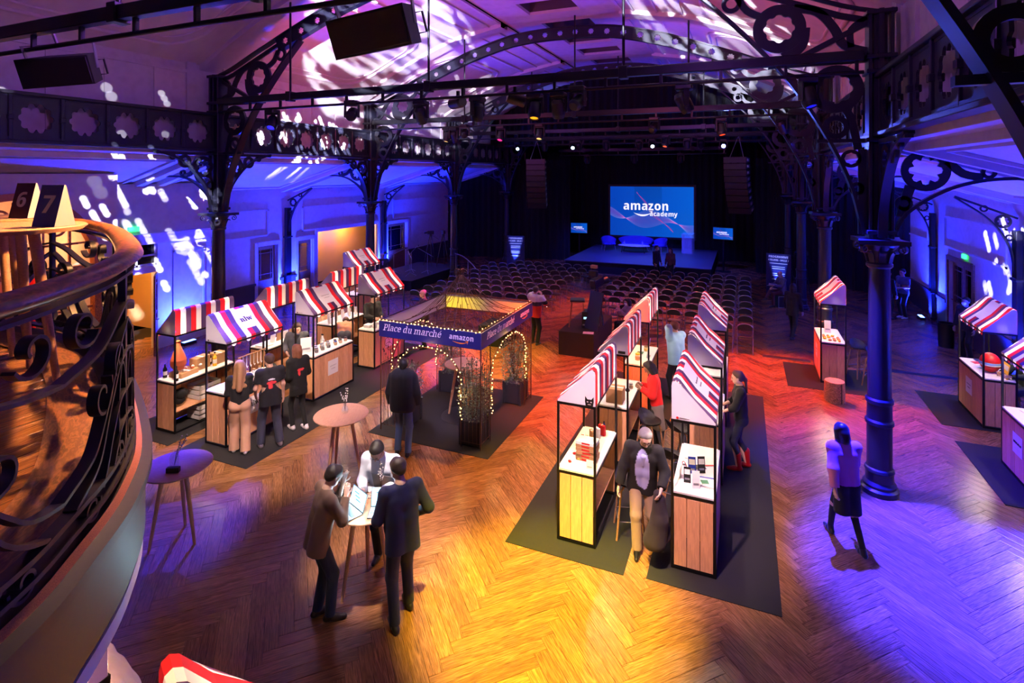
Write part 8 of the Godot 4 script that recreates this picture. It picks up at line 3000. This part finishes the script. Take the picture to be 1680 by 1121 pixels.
	person({at = Vector3(-8.75, 0.008, -14.0), face = Vector2(-0.6, 0.7), h = 1.76, cell = 0.022, label = "bald man in an olive pullover beyond the orange lit stall",
		top = Color(0.2, 0.19, 0.14), bottom = black, hair = "bald", hands = [null, Vector3(-0.3, 1.1, 0.3)]})
	person({at = Vector3(-5.85, 0, -15.6), face = Vector2(0.25, -1.0), h = 1.78, cell = 0.016, label = "man in a white, black and orange hoodie standing behind the gazebo",
		top = Color(0.85, 0.24, 0.1), top_kind = "hoodie", hem = -0.1, puff = 0.02, bottom = black, shoes = Color(0.1, 0.07, 0.07), hair = "short", hair_srgb = Color(0.25, 0.17, 0.14), hands = [Vector3(0.12, 1.5, 0.2), Vector3(-0.1, 1.45, 0.22)], head = [0.2, 0.1],
		bands = [[0.0, 0.33, 0.0, Vector3(0.6, 0.09, 0.6), Color(0.02, 0.02, 0.03)], [0.0, 0.5, 0.0, Vector3(0.6, 0.14, 0.6), Color(0.62, 0.62, 0.68)]]})
	# the right cluster
	person({at = Vector3(-1.5, 0.008, -10.5), face = Vector2(-0.85, 0.15), h = 1.7, cell = 0.013, fem = true, label = "woman with dark curly hair, red top and grey skirt between the stall columns",
		top = Color(0.8, 0.06, 0.06), hem = -0.02, puff = 0.012, bottom = Color(0.45, 0.4, 0.38), skirt = 0.48, hair = "bob", hair_srgb = Color(0.06, 0.04, 0.035), skin = Color(0.3, 0.17, 0.11), hands = [Vector3(0.08, 1.2, 0.28), Vector3(-0.06, 1.22, 0.28)], head = [0.1, 0.5], lean = 0.12})
	person({at = Vector3(-1.3, 0, -7.72), face = Vector2(0.12, 1.0), h = 1.76, cell = 0.012, label = "grey haired man in a dark blazer and beige trousers walking between the stalls",
		top = Color(0.06, 0.065, 0.1), top_kind = "jacket", hem = -0.14, puff = 0.008, under = Color(0.62, 0.64, 0.85), bands = [[0.0, 0.2, 0.15, Vector3(0.1, 0.34, 0.1), Color(0.36, 0.38, 0.7)]], bottom = Color(0.6, 0.5, 0.42), leg_inf = 0.02, shoes = Color(0.03, 0.025, 0.03), hair_srgb = Color(0.5, 0.5, 0.52), glasses = true, lean = 0.16, side = -0.06, hands = [Vector3(0.26, 1.0, 0.3), Vector3(-0.3, 0.9, 0.15)], head = [0.25, 0.35], feet = [Vector3(0.16, 0.05, -0.22), Vector3(-0.06, 0, 0.16)], skin = Color(0.6, 0.4, 0.32)})
	person({at = Vector3(-0.04, 0.008, -10.45), face = Vector2(-0.95, 0.1), h = 1.72, cell = 0.012, fem = true, label = "woman with a ponytail, dotted black blouse and red boots beside the stall",
		top = Color(0.04, 0.05, 0.06), hem = -0.06, puff = 0.008, sleeve = 0.72, bottom = Color(0.06, 0.08, 0.17), bottom_kind = "jeans", leg_inf = 0.006, shoes = Color(0.62, 0.03, 0.04), boot = 0.2, cuff = 0.18, hair = "pony", hair_srgb = Color(0.3, 0.19, 0.12), hands = [Vector3(0.12, 1.02, 0.32), Vector3(-0.12, 1.05, 0.3)], head = [-0.05, 0.1], feet = [Vector3(0.1, 0, 0.06), Vector3(-0.08, 0, -0.1)]})
	person({at = Vector3(-1.42, 0.008, -13.05), face = Vector2(-0.75, -0.6), h = 1.8, cell = 0.016, label = "man in a light blue shirt on the phone between the far stalls",
		top = Color(0.5, 0.68, 0.85), hem = -0.12, puff = 0.02, bottom = navy, hair_srgb = Color(0.42, 0.26, 0.16), hands = [Vector3(0.14, 1.6, 0.12), Vector3(-0.1, 1.5, 0.22)], head = [-0.1, 0.1]})
	# around the chairs and the stage
	person({at = Vector3(-3.35, 0, -17.3), face = Vector2(-0.7, 0.5), h = 1.68, cell = 0.018, fem = true, label = "seated woman with dark hair and a white face mask beside the riser",
		top = Color(0.55, 0.45, 0.5), bottom = black, hip = Vector3(0, 0.53, -0.05), knee = Vector3(0, 0.6, 1), feet = [Vector3(0.1, 0, 0.42), Vector3(-0.1, 0, 0.4)], hair = "bob", hair_srgb = Color(0.07, 0.05, 0.05), mask = true, hands = [Vector3(0.06, 0.95, 0.3), Vector3(-0.06, 1.0, 0.28)], head = [0, 0.3]})
	person({at = Vector3(-3.9, 0, -27.1), face = Vector2(0.6, 0.3), h = 1.74, cell = 0.026, label = "man with dark hair standing in front of the stage", top = Color(0.16, 0.16, 0.2), bottom = black, hair_srgb = Color(0.06, 0.05, 0.05), mask = true})
	person({at = Vector3(-3.2, 0, -27.0), face = Vector2(-0.2, 0.9), h = 1.66, cell = 0.026, fem = true, label = "long haired woman standing in front of the stage", top = Color(0.32, 0.2, 0.24), bottom = black, hair = "long", hair_srgb = Color(0.3, 0.18, 0.12)})
	person({at = Vector3(1.35, 0, -23.8), face = Vector2(-0.85, 0.45), h = 1.76, cell = 0.022, label = "seated man with crossed legs reading a white paper by the right banner", top = Color(0.35, 0.32, 0.36), top_kind = "jacket", hem = -0.1, bottom = Color(0.3, 0.14, 0.12), hip = Vector3(0, 0.58, -0.05), knee = Vector3(0, 0.7, 1), feet = [Vector3(0.1, 0, 0.36), Vector3(0.02, 0.28, 0.62)], toes = [Vector3(0, 0, 1), Vector3(0, -0.3, 0.95)], hair = "bald", hands = [Vector3(0.12, 0.85, 0.35), Vector3(-0.12, 0.85, 0.35)], head = [0, 0.35]})
	person({at = Vector3(1.42, 0, -19.3), face = Vector2(0.5, -0.8), h = 1.74, cell = 0.02, label = "person in black clothes walking past the single right stall", top = Color(0.03, 0.03, 0.035), top_kind = "jacket", hem = -0.2, bottom = Color(0.03, 0.03, 0.04), hair = "bob", hair_srgb = Color(0.05, 0.04, 0.04), feet = [Vector3(0.1, 0, 0.22), Vector3(-0.1, 0.03, -0.25)]})
	person({at = Vector3(5.3, 0, -23.6), face = Vector2(-0.7, 0.5), h = 1.78, cell = 0.022, label = "man in a grey t-shirt standing in the right aisle", top = Color(0.28, 0.32, 0.42), sleeve = 0.35, bottom = black, shoes = Color(0.7, 0.7, 0.7), hair_srgb = Color(0.08, 0.06, 0.05), hands = [Vector3(0.1, 1.1, 0.25), Vector3(-0.1, 1.1, 0.25)]})
	person({at = Vector3(4.75, 0, -23.3), face = Vector2(0.7, -0.5), h = 1.72, cell = 0.024, label = "person in dark clothes facing the man in grey in the right aisle", top = Color(0.05, 0.05, 0.06), top_kind = "jacket", hem = -0.2, bottom = black, hair_srgb = Color(0.05, 0.04, 0.04)})
	person({at = Vector3(5.75, 0, -19.0), face = Vector2(-0.75, 0.6), h = 1.76, cell = 0.02, label = "man in black with a white face mask by the right wall", top = Color(0.04, 0.04, 0.05), top_kind = "jacket", hem = -0.12, bottom = black, hair_srgb = Color(0.03, 0.03, 0.03), mask = true, skin = Color(0.25, 0.15, 0.1)})
	person({at = Vector3(5.3, 0.0, -14.35), face = Vector2(-0.9, 0.35), h = 1.74, cell = 0.018, label = "person in a dark green jacket seated behind the right aisle stall", top = Color(0.08, 0.13, 0.12), top_kind = "jacket", hem = -0.1, bottom = Color(0.1, 0.14, 0.25), hip = Vector3(0, 0.84, -0.05), knee = Vector3(0, 0.5, 1), feet = [Vector3(0.1, 0.25, 0.2), Vector3(-0.1, 0.25, 0.2)], hair_srgb = Color(0.1, 0.07, 0.05), hands = [Vector3(0.12, 1.1, 0.4), Vector3(-0.12, 1.1, 0.4)], head = [0, 0.35]})
	person({at = Vector3(1.32, 0, -8.85), face = Vector2(-0.35, -0.95), h = 1.68, cell = 0.013, fem = true, label = "dark haired woman in a pink blouse and black skirt walking across the blue floor",
		top = Color(0.72, 0.4, 0.66), hem = -0.02, puff = 0.014, bottom = Color(0.03, 0.03, 0.05), skirt = 0.42, hair = "bob", hair_srgb = Color(0.03, 0.025, 0.03), feet = [Vector3(0.06, 0.0, 0.3), Vector3(-0.06, 0.06, -0.3)], lean = 0.12, hands = [Vector3(0.24, 0.85, -0.18), Vector3(-0.2, 0.92, 0.26)], head = [0.1, 0.2]})
	person({at = Vector3(-4.42, 0, -2.78), face = Vector2(-0.4, 0.9), h = 1.76, cell = 0.014, label = "person in a white shirt bending under the balcony edge at the picture corner", top = Color(0.8, 0.78, 0.76), puff = 0.02, bottom = black, lean = 0.35, hair_srgb = Color(0.12, 0.08, 0.06), head = [0, 0.3], hands = [Vector3(0.3, 0.95, 0.35), Vector3(-0.2, 1.0, 0.35)]})
	person({at = Vector3(-14.6, 0, -19.9), face = Vector2(0.6, 0.7), h = 1.74, cell = 0.026, label = "man in a pale shirt and dark jacket standing before the low platform", top = Color(0.12, 0.12, 0.16), top_kind = "jacket", under = Color(0.75, 0.7, 0.75), hem = -0.12, bottom = black, hair = "bald"})
	# things they hold or sit on
	var co := thing("draped_coat", "dark striped coat hanging over the grey haired man's hand", "coat", Vector3(-1.05, 0.28, -7.42), 0.3)
	var cm := MB.new()
	net(cm, [[Vector3(0, 0.68, 0), Vector3(0.02, 0.35, 0.02), 0.05, 0.11], [Vector3(0.02, 0.35, 0.02), Vector3(-0.04, 0.08, 0.03), 0.11, 0.15], [Vector3(0.06, 0.6, -0.02), Vector3(0.1, 0.1, -0.05), 0.05, 0.09]], 0.014, 0.04, [[Vector3(0, 0.02, 0), Vector3(0.2, -1, 0).normalized()]])
	obj("cloth", cm.mesh(), cloth(Color(0.14, 0.1, 0.14)), co)
	var bx := thing("seat_box", "black flight case used as a seat by the reading man", "case", Vector3(1.42, 0, -23.83), 0.3)
	obj("body", MB.new().box(Vector3(0, 0.22, 0), Vector3(0.5, 0.44, 0.45), Basis(), 0.015), M.dark_plastic, bx)
	obj("edge_trim", MB.new().ring(Vector3(0, 0.22, 0.228), Vector3.RIGHT, Vector3.UP, rect_pts(0.25, 0.22, 16), rect_pts(0.23, 0.2, 16), 0.006), M.silver, bx)
	var pp := thing("paper_sheet", "white paper held by the seated reading man", "paper", Vector3(1.02, 0.86, -23.6), 0.6)
	obj("sheet", MB.new().box(Vector3.ZERO, Vector3(0.3, 0.004, 0.22), Basis(Vector3.RIGHT, -0.4)), M.paper, pp)
